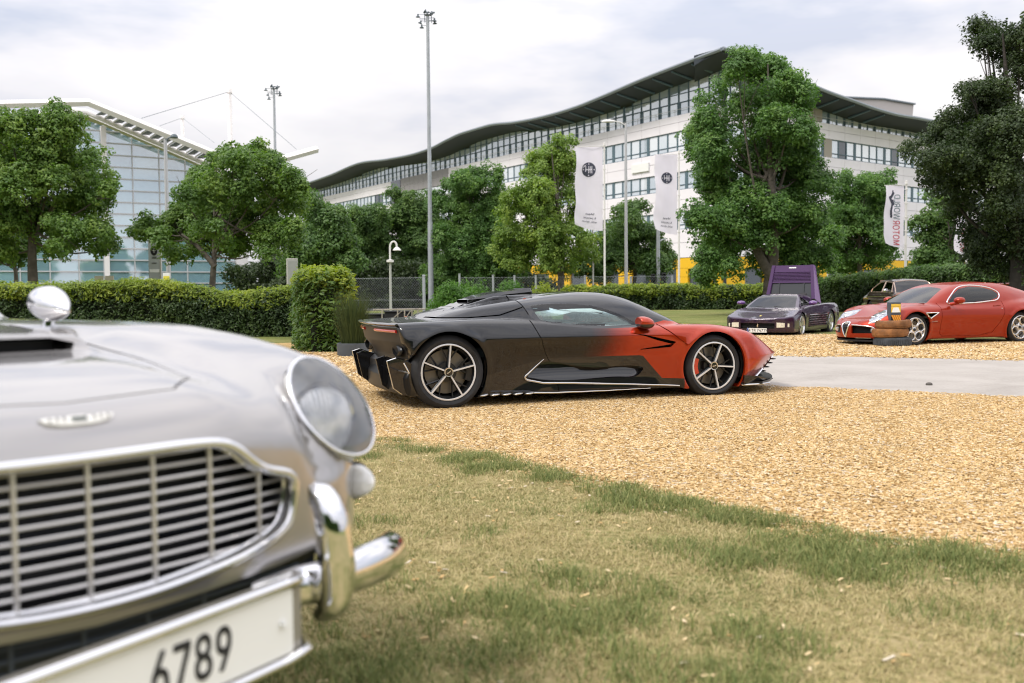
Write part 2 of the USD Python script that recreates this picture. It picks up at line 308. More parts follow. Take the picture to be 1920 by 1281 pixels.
# ------------------------------------------------------------ ground, road, chips, lawn
def ground_mat(name, nodes, links): return M_(name, nodes, links)
LAWN = M_('lawn', {'g': ('geometry', {}), 'n': ('noise_texture', {'scale': 1.1, 'detail': 6.0, 'roughness': 0.62}), 'n2': ('noise_texture', {'scale': 26.0, 'detail': 4.0}), 'mx': ('mix', {'mix_type': 'mix', 'fac': 0.42}),
    'r': ('rgb_ramp', {'ramp': [(0.36, (0.10, 0.12, 0.035)), (0.46, (0.19, 0.18, 0.07)), (0.54, (0.30, 0.245, 0.12)), (0.66, (0.36, 0.29, 0.165))]}), 'b': ('bump', {'strength': 0.6, 'distance': 0.02}), 'p': ('principled_bsdf', {'roughness': 0.95, 'specular_ior_level': 0.1})},
    [('g.position', 'n.vector'), ('g.position', 'n2.vector'), ('n.fac', 'mx.color1'), ('n2.fac', 'mx.color2'), ('mx.color', 'r.fac'), ('r.color', 'p.base_color'), ('n2.fac', 'b.height'), ('b.normal', 'p.normal')])
FARLAWN = M_('far_lawn', {'g': ('geometry', {}), 'n': ('noise_texture', {'scale': 0.5, 'detail': 6.0, 'roughness': 0.6}), 'n2': ('noise_texture', {'scale': 14.0, 'detail': 4.0}), 'mx': ('mix', {'fac': 0.45}),
    'r': ('rgb_ramp', {'ramp': [(0.38, (0.085, 0.12, 0.03)), (0.5, (0.16, 0.175, 0.055)), (0.62, (0.24, 0.225, 0.09))]}), 'b': ('bump', {'strength': 0.5, 'distance': 0.03}), 'p': ('principled_bsdf', {'roughness': 0.95, 'specular_ior_level': 0.1})},
    [('g.position', 'n.vector'), ('g.position', 'n2.vector'), ('n.fac', 'mx.color1'), ('n2.fac', 'mx.color2'), ('mx.color', 'r.fac'), ('r.color', 'p.base_color'), ('n2.fac', 'b.height'), ('b.normal', 'p.normal')])
BED = M_('chip_bed', {'g': ('geometry', {}), 'v': ('voronoi_texture', {'scale': 42.0}), 'n': ('noise_texture', {'scale': 0.7, 'detail': 5.0}), 'mx': ('mix', {'fac': 0.3}), 's': ('separate_color', {}),
    'r': ('rgb_ramp', {'ramp': [(0.1, (0.26, 0.17, 0.075)), (0.35, (0.44, 0.295, 0.13)), (0.7, (0.555, 0.38, 0.175)), (1.0, (0.64, 0.47, 0.26))]}), 'b': ('bump', {'strength': .7, 'distance': 0.012}), 'p': ('principled_bsdf', {'roughness': 0.9, 'specular_ior_level': 0.15})},
    [('g.position', 'v.vector'), ('g.position', 'n.vector'), ('v.color', 's.color'), ('s.r', 'mx.color1'), ('n.fac', 'mx.color2'), ('mx.color', 'r.fac'), ('r.color', 'p.base_color'), ('v.distance', 'b.height'), ('b.normal', 'p.normal')])
CONC = M_('road_concrete', {'g': ('geometry', {}), 'n': ('noise_texture', {'scale': 0.8, 'detail': 10.0, 'roughness': 0.68, 'distortion': .6}), 'n2': ('noise_texture', {'scale': 45.0, 'detail': 5.0, 'roughness': .7}), 'mx': ('mix', {'fac': 0.35}),
    'r': ('rgb_ramp', {'ramp': [(0.3, (0.26, 0.235, 0.21)), (0.52, (0.37, 0.34, 0.31)), (0.7, (0.43, 0.395, 0.365))]}), 'p': ('principled_bsdf', {'roughness': 0.85, 'specular_ior_level': 0.25})},
    [('g.position', 'n.vector'), ('g.position', 'n2.vector'), ('n.fac', 'mx.color1'), ('n2.fac', 'mx.color2'), ('mx.color', 'r.fac'), ('r.color', 'p.base_color')])
ASPHALT = plain('asphalt', (0.055, 0.055, 0.057), 0.9, vary=0.25, vscale=0.4)
def sheet(poly, z, step=None):
    ps = [g for g in getattr(poly, 'geoms', [poly])]; L = []
    for g in ps:
        v, f = trimesh.creation.triangulate_polygon(g, engine='earcut'); L.append(trimesh.Trimesh(np.c_[v, np.full(len(v), z)], f, process=False))
    m = trimesh.util.concatenate(L)
    if m.face_normals[:, 2].mean() < 0: m.invert()
    return m
obj('ground', sheet(sbox(-900, -300, 900, 1500), 0.0), LAWN if False else FARLAWN, smooth=False, kind='structure')
# lawn under the silver car: its edge towards the chips is ragged
rng = np.random.default_rng(11)
def ragged(pts, amp, seed, step=.12):
    p = dense(pts, step); q = p + amp * (np.stack([meshkit.fbm(np.c_[p * 1.7, np.zeros(len(p))], 4, seed), meshkit.fbm(np.c_[p * 1.7, np.full(len(p), 9.)], 4, seed + 1)], 1) - .5) * 2
    return q
edge = ragged([gnd(*q)[:2] for q in [(300, 800), (560, 815), (700, 828), (830, 846), (960, 880), (1090, 905), (1200, 935), (1330, 965), (1500, 1005), (1700, 1035), (1920, 1062), (2300, 1120)]], .10, 5)
edge = edge[np.r_[True, np.diff(edge[:, 0]) > -0.02]]
nearlawn = Polygon([(-9, 6.2)] + [tuple(p) for p in edge] + [(9, edge[-1][1]), (9, -8), (-9, -8)]).buffer(0)
chipfar = ragged([gnd(*q)[:2] for q in [(1060, 632), (1370, 628), (1560, 628), (1700, 640), (2100, 640)]], .25, 8, .4)
roadA = [gnd(*q)[:2] for q in [(900, 668), (1350, 666), (1460, 668), (1700, 672), (1920, 677), (2500, 690)]]
roadB = [gnd(*q)[:2] for q in [(2500, 790), (1920, 748), (1700, 738), (1460, 728), (1300, 720), (1050, 712), (900, 706)]]
chips_poly = Polygon([(-14, 5.6)] + [tuple(p) for p in edge] + [(40, 4.2), (40, 24)] + [tuple(p) for p in chipfar[::-1]] + [(-14, 19.0)]).buffer(0)
obj('wood_chip_ground', sheet(chips_poly, .004), BED, smooth=False, kind='structure')
road_poly = Polygon(list(map(tuple, ragged(roadA, .02, 3))) + list(map(tuple, ragged(roadB, .05, 4)))).buffer(0)
obj('road', sheet(road_poly, .010), CONC, smooth=False, kind='structure')
obj('lawn', sheet(nearlawn.intersection(sbox(-9, -8, 9, 9)), .008), LAWN, smooth=False, kind='structure')
far_road = Polygon([(-70, 36), (4, 64), (60, 66), (60, 74), (2, 72), (-70, 46)])
obj('pavement', sheet(far_road, .012), ASPHALT, smooth=False, kind='structure')
def instancer(name, protos, P, rots, scales, idx, parent=None, **kw):
    """protos: [(mesh, material, smooth)]; rots: rotation matrices (n, 3, 3)"""
    base = path_of(parent); pi = UsdGeom.PointInstancer.Define(stage, f'{base}/{numbered(base, name)}'); paths = []
    for k, (m, mt, sm) in enumerate(protos):
        pp = f'{pi.GetPath()}/piece_{k:03d}'; um = usdkit.mesh(stage, pp, m, mt, smooth=sm); paths.append(Sdf.Path(pp)); nv = len(m.vertices); g = kw.get('isl', 5)
        UsdGeom.PrimvarsAPI(um).CreatePrimvar('rnd', Sdf.ValueTypeNames.FloatArray, 'vertex').Set(Vt.FloatArray.FromNumpy(np.repeat(np.random.default_rng(k + 7).uniform(size=(nv + g - 1) // g), g)[:nv].astype(np.float32)))
    pi.CreatePrototypesRel().SetTargets(paths); pi.CreatePositionsAttr(Vt.Vec3fArray.FromNumpy(np.asarray(P, np.float32)))
    R = np.asarray(rots, float); q = np.empty((len(R), 4)); t = np.trace(R, axis1=1, axis2=2)
    q[:, 0] = np.sqrt(np.maximum(0, 1 + t)) / 2
    q[:, 1] = np.copysign(np.sqrt(np.maximum(0, 1 + R[:, 0, 0] - R[:, 1, 1] - R[:, 2, 2])) / 2, R[:, 2, 1] - R[:, 1, 2])
    q[:, 2] = np.copysign(np.sqrt(np.maximum(0, 1 - R[:, 0, 0] + R[:, 1, 1] - R[:, 2, 2])) / 2, R[:, 0, 2] - R[:, 2, 0])
    q[:, 3] = np.copysign(np.sqrt(np.maximum(0, 1 - R[:, 0, 0] - R[:, 1, 1] + R[:, 2, 2])) / 2, R[:, 1, 0] - R[:, 0, 1])
    pi.CreateOrientationsAttr(Vt.QuathArray([Gf.Quath(float(a), float(b), float(c), float(d)) for a, b, c, d in q]))
    s = np.asarray(scales, np.float32); s = np.repeat(s[:, None], 3, 1) if s.ndim == 1 else s
    pi.CreateScalesAttr(Vt.Vec3fArray.FromNumpy(s)); pi.CreateProtoIndicesAttr(Vt.IntArray.FromNumpy(np.asarray(idx, np.int32)))
    return tag(pi.GetPrim(), kw.get('label'), kw.get('cat'), kw.get('group'), kw.get('kind', 'stuff'))
def zrot(a):
    c, s = np.cos(a), np.sin(a); R = np.zeros((len(a), 3, 3)); R[:, 0, 0], R[:, 0, 1], R[:, 1, 0], R[:, 1, 1], R[:, 2, 2] = c, -s, s, c, 1; return R
def randrot(n, rng, tilt=1.0):
    a, b, c = rng.uniform(0, 2 * PI, n), rng.normal(0, tilt, n), rng.normal(0, tilt, n)
    Rx = np.zeros((n, 3, 3)); Rx[:, 0, 0] = 1; Rx[:, 1, 1] = Rx[:, 2, 2] = np.cos(b); Rx[:, 1, 2] = -np.sin(b); Rx[:, 2, 1] = np.sin(b)
    Ry = np.zeros((n, 3, 3)); Ry[:, 1, 1] = 1; Ry[:, 0, 0] = Ry[:, 2, 2] = np.cos(c); Ry[:, 0, 2] = np.sin(c); Ry[:, 2, 0] = -np.sin(c)
    return zrot(a) @ Rx @ Ry
def inside(poly, P):
    import shapely; return shapely.contains_xy(poly, P[:, 0], P[:, 1])
CHIP = M_('wood_chip', {'i': ('attribute', {'attribute': 'rnd'}), 'r': ('rgb_ramp', {'ramp': [(0.0, (0.26, 0.155, 0.06)), (0.15, (0.46, 0.295, 0.12)), (0.6, (0.60, 0.435, 0.22)), (0.88, (0.68, 0.53, 0.32)), (1.0, (0.58, 0.52, 0.43))]}), 'p': ('principled_bsdf', {'roughness': 0.85, 'specular_ior_level': 0.2})}, [('i.fac', 'r.fac'), ('r.color', 'p.base_color')])
def chip_patch(n, rad, rng, size):
    L = []
    for _ in range(n):
        l, w, t = size * rng.uniform(.5, 1.5), size * rng.uniform(.22, .5), size * rng.uniform(.06, .14)
        v = np.array([(-1, -1, 0), (1, -.7, 0), (.8, 1, 0), (-.9, .8, 0), (-.9, -.9, 1), (1, -.6, 1), (.7, .9, 1), (-1, .7, 1)]) * [l / 2, w / 2, t]
        v[:, :2] *= rng.uniform(.8, 1.2, (8, 2)); f = np.array([[4, 5, 6], [4, 6, 7], [0, 1, 5], [0, 5, 4], [1, 2, 6], [1, 6, 5], [2, 3, 7], [2, 7, 6], [3, 0, 4], [3, 4, 7]])
        m = trimesh.Trimesh(v, f, process=False); m.apply_transform(trimesh.transformations.euler_matrix(rng.normal(0, .2), rng.normal(0, .2), rng.uniform(0, 6.3)))
        r = rad * math.sqrt(rng.uniform()); a = rng.uniform(0, 6.3); m.apply_translation((r * math.cos(a), r * math.sin(a), rng.uniform(.002, .012))); L.append(m)
    return trimesh.util.concatenate(L)
rng = np.random.default_rng(21)
def scatter(poly, n, rng, near=None):
    x0, y0, x1, y1 = poly.bounds; P = np.c_[rng.uniform(x0, x1, n), rng.uniform(y0, y1, n)]; return P[inside(poly, P)]
vis = Polygon([(-3.2, 4.0), (3.2, 3.0), (9.5, 11.0), (14, 24), (-9, 24), (-6, 10)])
def in_view(P, m=.12):
    x, y = P[:, 0], P[:, 1]; return np.abs(x) < y * (.5143 + m) + .3
P = scatter(chips_poly.difference(road_poly.buffer(-.05)).intersection(sbox(-6, 2, 9, 12.5)), 20000, rng); P = P[in_view(P)]; P = P[rng.uniform(size=len(P)) < np.clip(1.5 - P[:, 1] / 14, .3, 1)]
# a few chips strayed onto the lawn
S = scatter(nearlawn.intersection(sbox(-2, 2.5, 6, 8)), 2600, rng); S = S[in_view(S)]; S = S[rng.uniform(size=len(S)) < .12]
instancer('wood_chips', [(chip_patch(80, .16, np.random.default_rng(k), .0225), CHIP, False) for k in range(5)], np.c_[P, np.full(len(P), .004)], zrot(rng.uniform(0, 6.3, len(P))), rng.uniform(.8, 1.25, len(P)), rng.integers(0, 5, len(P)), label='loose pale wood chips covering the ground under the coupe', cat='wood chips', isl=8)
P = scatter(chips_poly.difference(road_poly.buffer(.0)).intersection(sbox(-4, 12.5, 14, 26)), 9000, rng); P = P[in_view(P)]
instancer('wood_chips', [(chip_patch(16, .3, np.random.default_rng(40 + k), .05), CHIP, False) for k in range(4)], np.c_[P, np.full(len(P), .006)], zrot(rng.uniform(0, 6.3, len(P))), rng.uniform(.8, 1.3, len(P)), rng.integers(0, 4, len(P)), label='wood chips along the far side of the concrete road', cat='wood chips', isl=8)
instancer('stray_chips', [(chip_patch(3, .15, np.random.default_rng(60 + k), .026), CHIP, False) for k in range(4)], np.c_[S, np.full(len(S), .012)], zrot(rng.uniform(0, 6.3, len(S))), rng.uniform(.8, 1.2, len(S)), rng.integers(0, 4, len(S)), label='stray wood chips scattered over the worn lawn', cat='wood chips', isl=8)
# grass blades
def blade_mat(name, a, b, c): return M_(name, {'i': ('attribute', {'attribute': 'rnd'}), 'r': ('rgb_ramp', {'ramp': [(0.0, a), (0.5, b), (1.0, c)]}), 'd': ('principled_bsdf', {'roughness': 0.7, 'specular_ior_level': 0.25}), 't': ('translucent_bsdf', {}), 'm': ('mix_closure', {'fac': 0.25})},
    [('i.fac', 'r.fac'), ('r.color', 'd.base_color'), ('r.color', 't.color'), ('d.BSDF', 'm.closure1'), ('t.BSDF', 'm.closure2')], surface='m.closure')
GREEN = blade_mat('grass_green', (0.095, 0.13, 0.036), (0.17, 0.205, 0.062), (0.34, 0.33, 0.13))
STRAW = blade_mat('grass_straw', (0.25, 0.24, 0.085), (0.42, 0.355, 0.165), (0.60, 0.49, 0.27))
def grass_patch(n, rad, rng, hgt, lean):
    V, F = [], []
    for k in range(n):
        r = rad * math.sqrt(rng.uniform()); a = rng.uniform(0, 6.3); b = np.array([r * math.cos(a), r * math.sin(a), 0]); h = hgt * rng.uniform(.4, 1.25); d = rng.uniform(0, 6.3); l = lean * rng.uniform(.3, 1.3)
        w = np.array([-math.sin(d), math.cos(d), 0]) * rng.uniform(.0011, .0021); e = np.array([math.cos(d) * l, math.sin(d) * l, 1.0]); e /= np.linalg.norm(e)
        p1 = b + e * h * .55; p2 = p1 + (e + [math.cos(d) * l * .8, math.sin(d) * l * .8, -.25 * l]) * h * .45; i = 5 * k
        V += [b - w, b + w, p1 - w * .8, p1 + w * .8, p2]; F += [(i, i + 1, i + 3), (i, i + 3, i + 2), (i + 2, i + 3, i + 4)]
    return trimesh.Trimesh(np.array(V), np.array(F), process=False)
G = scatter(nearlawn.buffer(.10).intersection(sbox(-3, 2.0, 8, 9)), 36000, rng); G = G[in_view(G, .05)]
dens = meshkit.fbm(np.c_[G * 1.5, np.zeros(len(G))], 5, 77); import shapely
ed = LineString(edge); de = np.array([ed.distance(Point(*p)) for p in G]); right = np.clip((G[:, 0] - .9) / 1.4, 0, 1)
fine = meshkit.fbm(np.c_[G * 5.0, np.full(len(G), 2.)], 4, 31); green = np.clip((dens - .56) * 2.5 + (fine - .52) * 3.0 + .26 + .46 * np.exp(-(de / .22) ** 2) * np.clip((meshkit.noise(np.c_[G * 2.2, np.full(len(G), 4.)], 3) - .3) * 4, 0, 1) + right * .75 * np.exp(-(de / .75) ** 2), 0, 1)
isg = rng.uniform(size=len(G)) < green; keep = isg | (rng.uniform(size=len(G)) < .62); 
for nm, mt, sel, h, ln, lb in (('lawn_grass', GREEN, isg, .046, .75, 'green tufts of short grass on the lawn in front'), ('dry_grass', STRAW, ~isg & keep, .026, 1.5, 'dry straw coloured short grass on the worn lawn')):
    Q = G[sel]; instancer(nm, [(grass_patch(46, .085, np.random.default_rng(90 + k), h, ln), mt, False) for k in range(5)], np.c_[Q, np.full(len(Q), .006)], zrot(rng.uniform(0, 6.3, len(Q))), rng.uniform(.7, 1.35, len(Q)), rng.integers(0, 5, len(Q)), label=lb, cat='grass')
# ------------------------------------------------------------ office building with the wavy roof
CLAD = plain('white_cladding', (0.77, 0.735, 0.78), 0.55, vary=0.05, vscale=.25)
YELLOW = plain('yellow_cladding', (0.74, 0.43, 0.012), 0.55, vary=0.06, vscale=.4)
ROOFM = plain('roof_metal', (0.21, 0.235, 0.26), 0.5, 0.3)
SOFFIT = plain('roof_soffit', (0.032, 0.040, 0.050), 0.7)
FRAME = plain('window_frame_blue_grey', (0.085, 0.135, 0.165), 0.45)
GREYP = plain('grey_panel', (0.27, 0.255, 0.265), 0.6)
TAUPE = plain('taupe_shutter', (0.33, 0.295, 0.25), 0.6)
def office_glass(name, a, b): return M_(name, {'o': ('object_info', {}), 'r': ('rgb_ramp', {'ramp': [(0.0, a), (1.0, b)]}), 'p': ('diffuse_bsdf', {}), 'gl': ('glossy_bsdf', {'color': (.93, .96, 1.0), 'roughness': .03}), 'mc': ('mix_closure', {'fac': .42})}, [('o.random', 'r.fac'), ('r.color', 'p.color'), ('p.BSDF', 'mc.closure1'), ('gl.BSDF', 'mc.closure2')], surface='mc.closure')
PANE = office_glass('office_pane', (0.34, 0.41, 0.46), (0.58, 0.64, 0.68)); BLIND = office_glass('blind_pane', (0.62, 0.67, 0.71), (0.75, 0.78, 0.80)); DARKP = plain('dark_pane', (0.03, 0.04, 0.05), .05, coat=1.0)
office = thing('office_building', 'long white office building with wavy dark roof, ribbon windows and yellow ground floor', 'building')
CO = np.array([18.3984, 88.0715, 0.0]); Z3 = np.array([0, 0, 1.0])
roofL = curve([(-5, 21.4), (-2.9, 21.26), (1.1, 21.05), (7.2, 20.67), (14.1, 20.07), (18, 19.80), (21.8, 19.72), (25.1, 19.77), (29.4, 19.98), (35.6, 20.49), (41.6, 20.46), (45.8, 20.13), (49.9, 19.68), (54.8, 19.53), (63.2, 19.8), (73.1, 20.37), (85, 19.79), (96.3, 19.53), (108, 19.6)])
pane_left = 300; stuff_panes = []
class Face:
    def __init__(s, o, u, n): s.o, s.u, s.n = np.array(o, float), np.array(u, float), np.array(n, float)
    def p(s, a, z, d=0.0): return s.o + s.u * a + s.n * d + Z3 * z
    def box(s, a0, a1, z0, z1, d0, d1, bev=0.0):
        c = s.p((a0 + a1) / 2, (z0 + z1) / 2, (d0 + d1) / 2); ax = [s.u, s.n, Z3]
        if np.linalg.det(np.array(ax)) < 0: ax = [-s.u, s.n, Z3]
        return obox(c, ax, ((a1 - a0) / 2, abs(d1 - d0) / 2, (z1 - z0) / 2), bev)
    def quad(s, a0, a1, zs0, zs1, d):       # a pane 4 cm thick, top and bottom may slope: zs = (at a0, at a1)
        P = np.array([s.p(a, z, dd) for dd in (d, d - .04) for a, z in ((a0, zs0[0]), (a1, zs0[1]), (a1, zs1[1]), (a0, zs1[0]))])
        return trimesh.convex.convex_hull(P)
UL = np.array([-.528, .849, 0]); NL = np.array([-.849, -.528, 0]); UR = np.array([.785, .62, 0]) / np.linalg.norm([.785, .62]); NR = np.array([.62, -.785, 0]) / np.linalg.norm([.785, .62])
FL, FR = Face(CO, UL, NL), Face(CO, UR, NR)
LL, LR = 104.0, 52.0
def band(F, a0, a1, z0, z1, d0=-.4, d1=0.0): return F.box(a0, a1, z0, z1, d0, d1)
def office_face(F, length, rtop, near_n, dark_from=None):
    """ribbons of cladding panels between window rows; joints are real gaps"""
    cl, frames, panes = [], [], []
    for z0, z1 in ((15.75, 17.2), (12.0, 13.95), (8.35, 10.35), (4.1, 6.7)):
        zm = (z0 + z1) / 2 + .08; a = 0.0; k = 0
        while a < length:
            a1 = min(a + 2.7, length)
            for q0, q1 in ((z0, zm - .015), (zm + .015, z1)):
                if k < 12 and (F is FL) or k < 9 and F is FR: obj('cladding_panel', F.box(a + .012, a1 - .012, q0, q1, -.30, 0.0), CLAD, office, smooth=False)
                else: cl.append(F.box(a + .012, a1 - .012, q0, q1, -.30, 0.0))
            a = a1; k += 1
    if cl: obj('cladding', cl, CLAD, office, smooth=False, kind='stuff')
    return
office_face(FL, LL, roofL, 40); 
roofR = None
def rz(Fc, px, py, off):
    o = Fc.o + Fc.n * off; d = ray(px, py); t = ((o - CAM) @ Fc.n) / (d @ Fc.n); q = CAM + d * t; return float((q - Fc.o) @ Fc.u), float(q[2])
_rr = sorted(rz(FR, 1490 + x / 4.744, 130 + y / 4.744, 2.6) for x, y in [(110, 115), (300, 195), (540, 280), (740, 350), (930, 400), (1110, 430)])
roofR = curve([(-4, 21.4)] + [(3.0, (21.4 + _rr[0][1]) / 2 + .15)] + _rr + [(_rr[-1][0] + 12, _rr[-1][1] - .1), (70, _rr[-1][1] + .5)])
office_face(FR, LR, roofR, 20)
# core walls behind the glass so that nothing is seen through
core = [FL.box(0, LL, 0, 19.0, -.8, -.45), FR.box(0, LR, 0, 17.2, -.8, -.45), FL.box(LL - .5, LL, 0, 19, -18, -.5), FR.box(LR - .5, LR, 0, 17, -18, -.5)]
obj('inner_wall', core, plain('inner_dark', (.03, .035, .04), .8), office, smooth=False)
# panes: row by row, nearest first
cand = []
def rows(F, length, step, zr, d, off, blind_p, seed, split):
    r = random.Random(seed); a = off
    while a + step < length:
        m = DARKP if r.random() < .04 else BLIND if r.random() < blind_p else PANE
        for z0, z1 in ([zr] if not split else [(zr[0], zr[0] + split - .05), (zr[0] + split + .05, zr[1])]): cand.append((np.linalg.norm(F.p(a, z0)), F, a + .07, a + step - .07, (z0, z0), (z1, z1), d, m))
        a += step
def top_rows(F, length, step, roof, base, seed):
    r = random.Random(seed); a = .35
    while a + step < length:
        za, zb = float(roof(a)) - .75, float(roof(a + step)) - .75
        m = PANE if r.random() < .75 else BLIND
        lv = [base + .05, base + 1.2, base + 2.0]
        for i, z0 in enumerate(lv):
            z1a, z1b = (lv[i + 1] - .07,) * 2 if i < 2 else (za, zb)
            if min(z1a, z1b) - z0 > .2: cand.append((np.linalg.norm(F.p(a, z0)), F, a + .05, a + step - .05, (z0, z0), (z1a, z1b), -.30, m))
        a += step
GREY0, GREY1 = 50.2, 64.5
top_rows(FL, LL, 1.35, roofL, 17.2, 1); top_rows(FR, LR, 1.35, roofR, 17.2, 2)
for k, zr in enumerate(((13.95, 15.75), (10.35, 12.0), (6.7, 8.35))):
    rows(FL, LL, 1.36, zr, -.14, .3, .45, 10 + k, .42); rows(FR, LR, 1.36, zr, -.14, .3, .5, 20 + k, .42)
cand = [c for c in cand if not (c[1] is FL and GREY0 < c[2] < GREY1 and 13.9 < c[4][0] < 15.9)]
cand.sort(key=lambda c: c[0]); rest = {}
for k, (dst, F, a0, a1, b, t, d, m) in enumerate(cand):
    q = F.quad(a0, a1, b, t, d)
    if k < 290: obj('window_pane', q, m, office, smooth=False)
    else: rest.setdefault(str(m.GetPath()), (m, []))[1].append(q)
for m, L in rest.values(): obj('far_window_panes', L, m, office, smooth=False, kind='stuff')
# frames: posts and rails of every ribbon
fr = []
for F, length, roof in ((FL, LL, roofL), (FR, LR, roofR)):
    for k, (z0, z1) in enumerate(((13.95, 15.75), (10.35, 12.0), (6.7, 8.35))):
        a = .3; i = 0
        while a < length:
            fr.append(F.box(a - .07, a + .07 + (.22 if i % 4 == 3 else 0), z0, z1, -.22, -.08)); a += 1.36; i += 1
        fr += [F.box(0, length, z1 - .09, z1, -.24, -.06), F.box(0, length, z0, z0 + .06, -.24, -.06), F.box(0, length, z0 + .40, z0 + .48, -.21, -.09)]
    a = .35; i = 0
    while a < length:
        zt = float(roof(a)) - .6; w = .11 if i % 5 == 0 else .045; fr.append(F.box(a - w, a + w, 17.2, zt, -.36, -.22)); a += 1.35; i += 1
    fr += [F.box(0, length, 18.36, 18.42, -.35, -.24), F.box(0, length, 19.16, 19.21, -.35, -.24), F.box(0, length, 17.2, 17.26, -.35, -.20)]
    a = .35
    while a < length:      # opening sashes in pairs: heavier rims
        for q in (a + .12, a + 2.5): fr.append(F.box(q - .05, q + .05, 17.26, 18.4, -.31, -.24))
        fr.append(F.box(a + .12, a + 2.5, 18.34, 18.44, -.31, -.24)); a += 2.7
obj('window_frames', fr, FRAME, office, smooth=False, kind='stuff')
rails = [F.box(0, length, 17.70, 17.74, .02, .05) for F, length in ((FL, LL), (FR, LR))] + [F.box(a, a + .04, 17.2, 17.72, .02, .05) for F, length in ((FL, LL), (FR, LR)) for a in np.arange(.5, length, 2.7)]
obj('railing', rails, plain('railing_steel', (.45, .44, .42), .5), office, smooth=False)
# grey recessed bay and the dark lift strip on the long side; taupe shutters on the short side
gp = []
for a in np.arange(GREY0, GREY1 - .1, 1.43):
    for z0, z1 in ((15.2, 16.15), (16.2, 17.25)): gp.append(FL.box(a + .02, a + 1.41, z0, z1, 0.0, .06))
for g in gp: obj('grey_panel', g, GREYP, office, smooth=False)
for a in np.arange(GREY0, GREY1 - .1, 1.43): obj('window_pane', FL.box(a + .05, a + 1.38, 13.95, 15.1, 0.0, .05), BLIND, office, smooth=False)
obj('lift_glass', FL.box(64.5, 67.6, 13.0, 17.15, .0, .12), DARKP, office, smooth=False)
for k in range(5): obj('shutter', FR.box(9.0 + k * 1.28, 10.2 + k * 1.28, 17.3, 18.35 + .6, -.28, -.16), TAUPE, office, smooth=False)
obj('shutter', FR.box(15.5, 16.8, 13.97, 15.72, -.13, -.05), TAUPE, office, smooth=False)
# ground floor: yellow boards with dark openings
op = [(FL, [(2, 4.2), (5.8, 8), (9.6, 12.4), (14.5, 16), (20, 23), (27, 30), (36, 40), (48, 52)]), (FR, [(3.5, 6.2), (8, 12), (16.5, 19.5), (22.5, 24.8), (26.3, 30), (33, 36)])]
fy = []
for F, L in op:
    length = LL if F is FL else LR; a = 0.0
    for a0, a1 in L + [(length, length)]:
        x = a
        while x < a0 - .05:
            x1 = min(x + 3.0, a0)
            for z0, z1 in ((.05, .75), (.77, 1.5), (1.52, 2.3), (2.32, 3.1), (3.12, 4.05)): obj('yellow_board', F.box(x + .01, x1 - .01, z0, z1, -.25, -.02), YELLOW, office, smooth=False) if F.p(x, 0)[1] < 118 else fy.append(F.box(x + .01, x1 - .01, z0, z1, -.25, -.02))
            x = x1
        if a1 > a0:
            obj('entrance_glass', F.box(a0 + .05, a1 - .05, .05, 3.0, -.30, -.22), DARKP, office, smooth=False); obj('yellow_board', F.box(a0, a1, 3.06, 4.05, -.25, -.021), YELLOW, office, smooth=False)
        a = a1
obj('far_yellow_boards', fy, YELLOW, office, smooth=False, kind='stuff')
# roof: wavy slab that overhangs, with a bright edge and dark ribs below
def roof_slab(F, roof, length, over, start):
    A = np.linspace(start, length + 3, 90); V = []
    for a in A:
        z = float(roof(a)); dp = -min(13.0, .3 + max(0, a + 2.6) * .9); V += [F.p(a, z, over), F.p(a, z - .30, over), F.p(a, z - .75, -.2), F.p(a, z - .95 + dp * .05, dp - .3), F.p(a, z - .05 + dp * .07, dp - .3)]
    n = 5; f = []
    for i in range(len(A) - 1):
        for j in range(n): f += [(i * n + j, i * n + (j + 1) % n, (i + 1) * n + (j + 1) % n), (i * n + j, (i + 1) * n + (j + 1) % n, (i + 1) * n + j)]
    for e in (0, len(A) - 1): f += [(e * n, e * n + j, e * n + j + 1) if e == 0 else (e * n, e * n + j + 1, e * n + j) for j in (1, 2, 3)]
    m = trimesh.Trimesh(np.array(V), np.array(f), process=False); 
    if m.volume < 0: m.invert()
    return m
for F, roof, length in ((FL, roofL, LL), (FR, roofR, LR)):
    o = obj('roof', roof_slab(F, roof, length, 2.6, -2.75), SOFFIT, office, smooth=20)
    A = np.linspace(-2.9, length + 3, 120); obj('roof_edge', tube([F.p(a, float(roof(a)) - .12, 2.66) for a in A], .17, 6), ROOFM, office)
    for k in range(12 if F is FL else 9):
        a = .9 + 2.62 * k; z = float(roof(a)); obj('roof_rib', tube([F.p(a, z - .38, 2.5), F.p(a, z - .80, .15)], [.09, .13], 6), ROOFM if False else FRAME, office)
pt = [(20.5, 3.2), (20.5, 3.2)]
pa, pb = rz(FR, 1612, 195, -6)[0], rz(FR, 1713, 205, -6)[0]
P = [FR.p(a, z, d) for d in (-6, -13) for a, z in ((pa - 6, 16), (pa - 6, rz(FR, 1600, 188, -6)[1] - .2), ((pa + pb) / 2 - 1, rz(FR, 1648, 185, -6)[1]), (pb, rz(FR, 1713, 196, -6)[1]), (pb - 1.0, 16))]
obj('roof_house', trimesh.convex.convex_hull(np.array(P)), plain('plant_room', (.46, .42, .40), .6), office, smooth=False)
obj('roof_house_edge', tube([FR.p(pa - 6, rz(FR, 1600, 188, -6)[1] - .15, -5.9), FR.p((pa + pb) / 2 - 1, rz(FR, 1648, 185, -6)[1] + .05, -5.9), FR.p(pb + .1, rz(FR, 1713, 196, -6)[1] + .05, -5.9)], .12, 6), ROOFM, office)
obj('office_sign', [FL.box(9.6, 12.2, 12.55, 13.35, .03, .16)], WHITE, office, smooth=False)
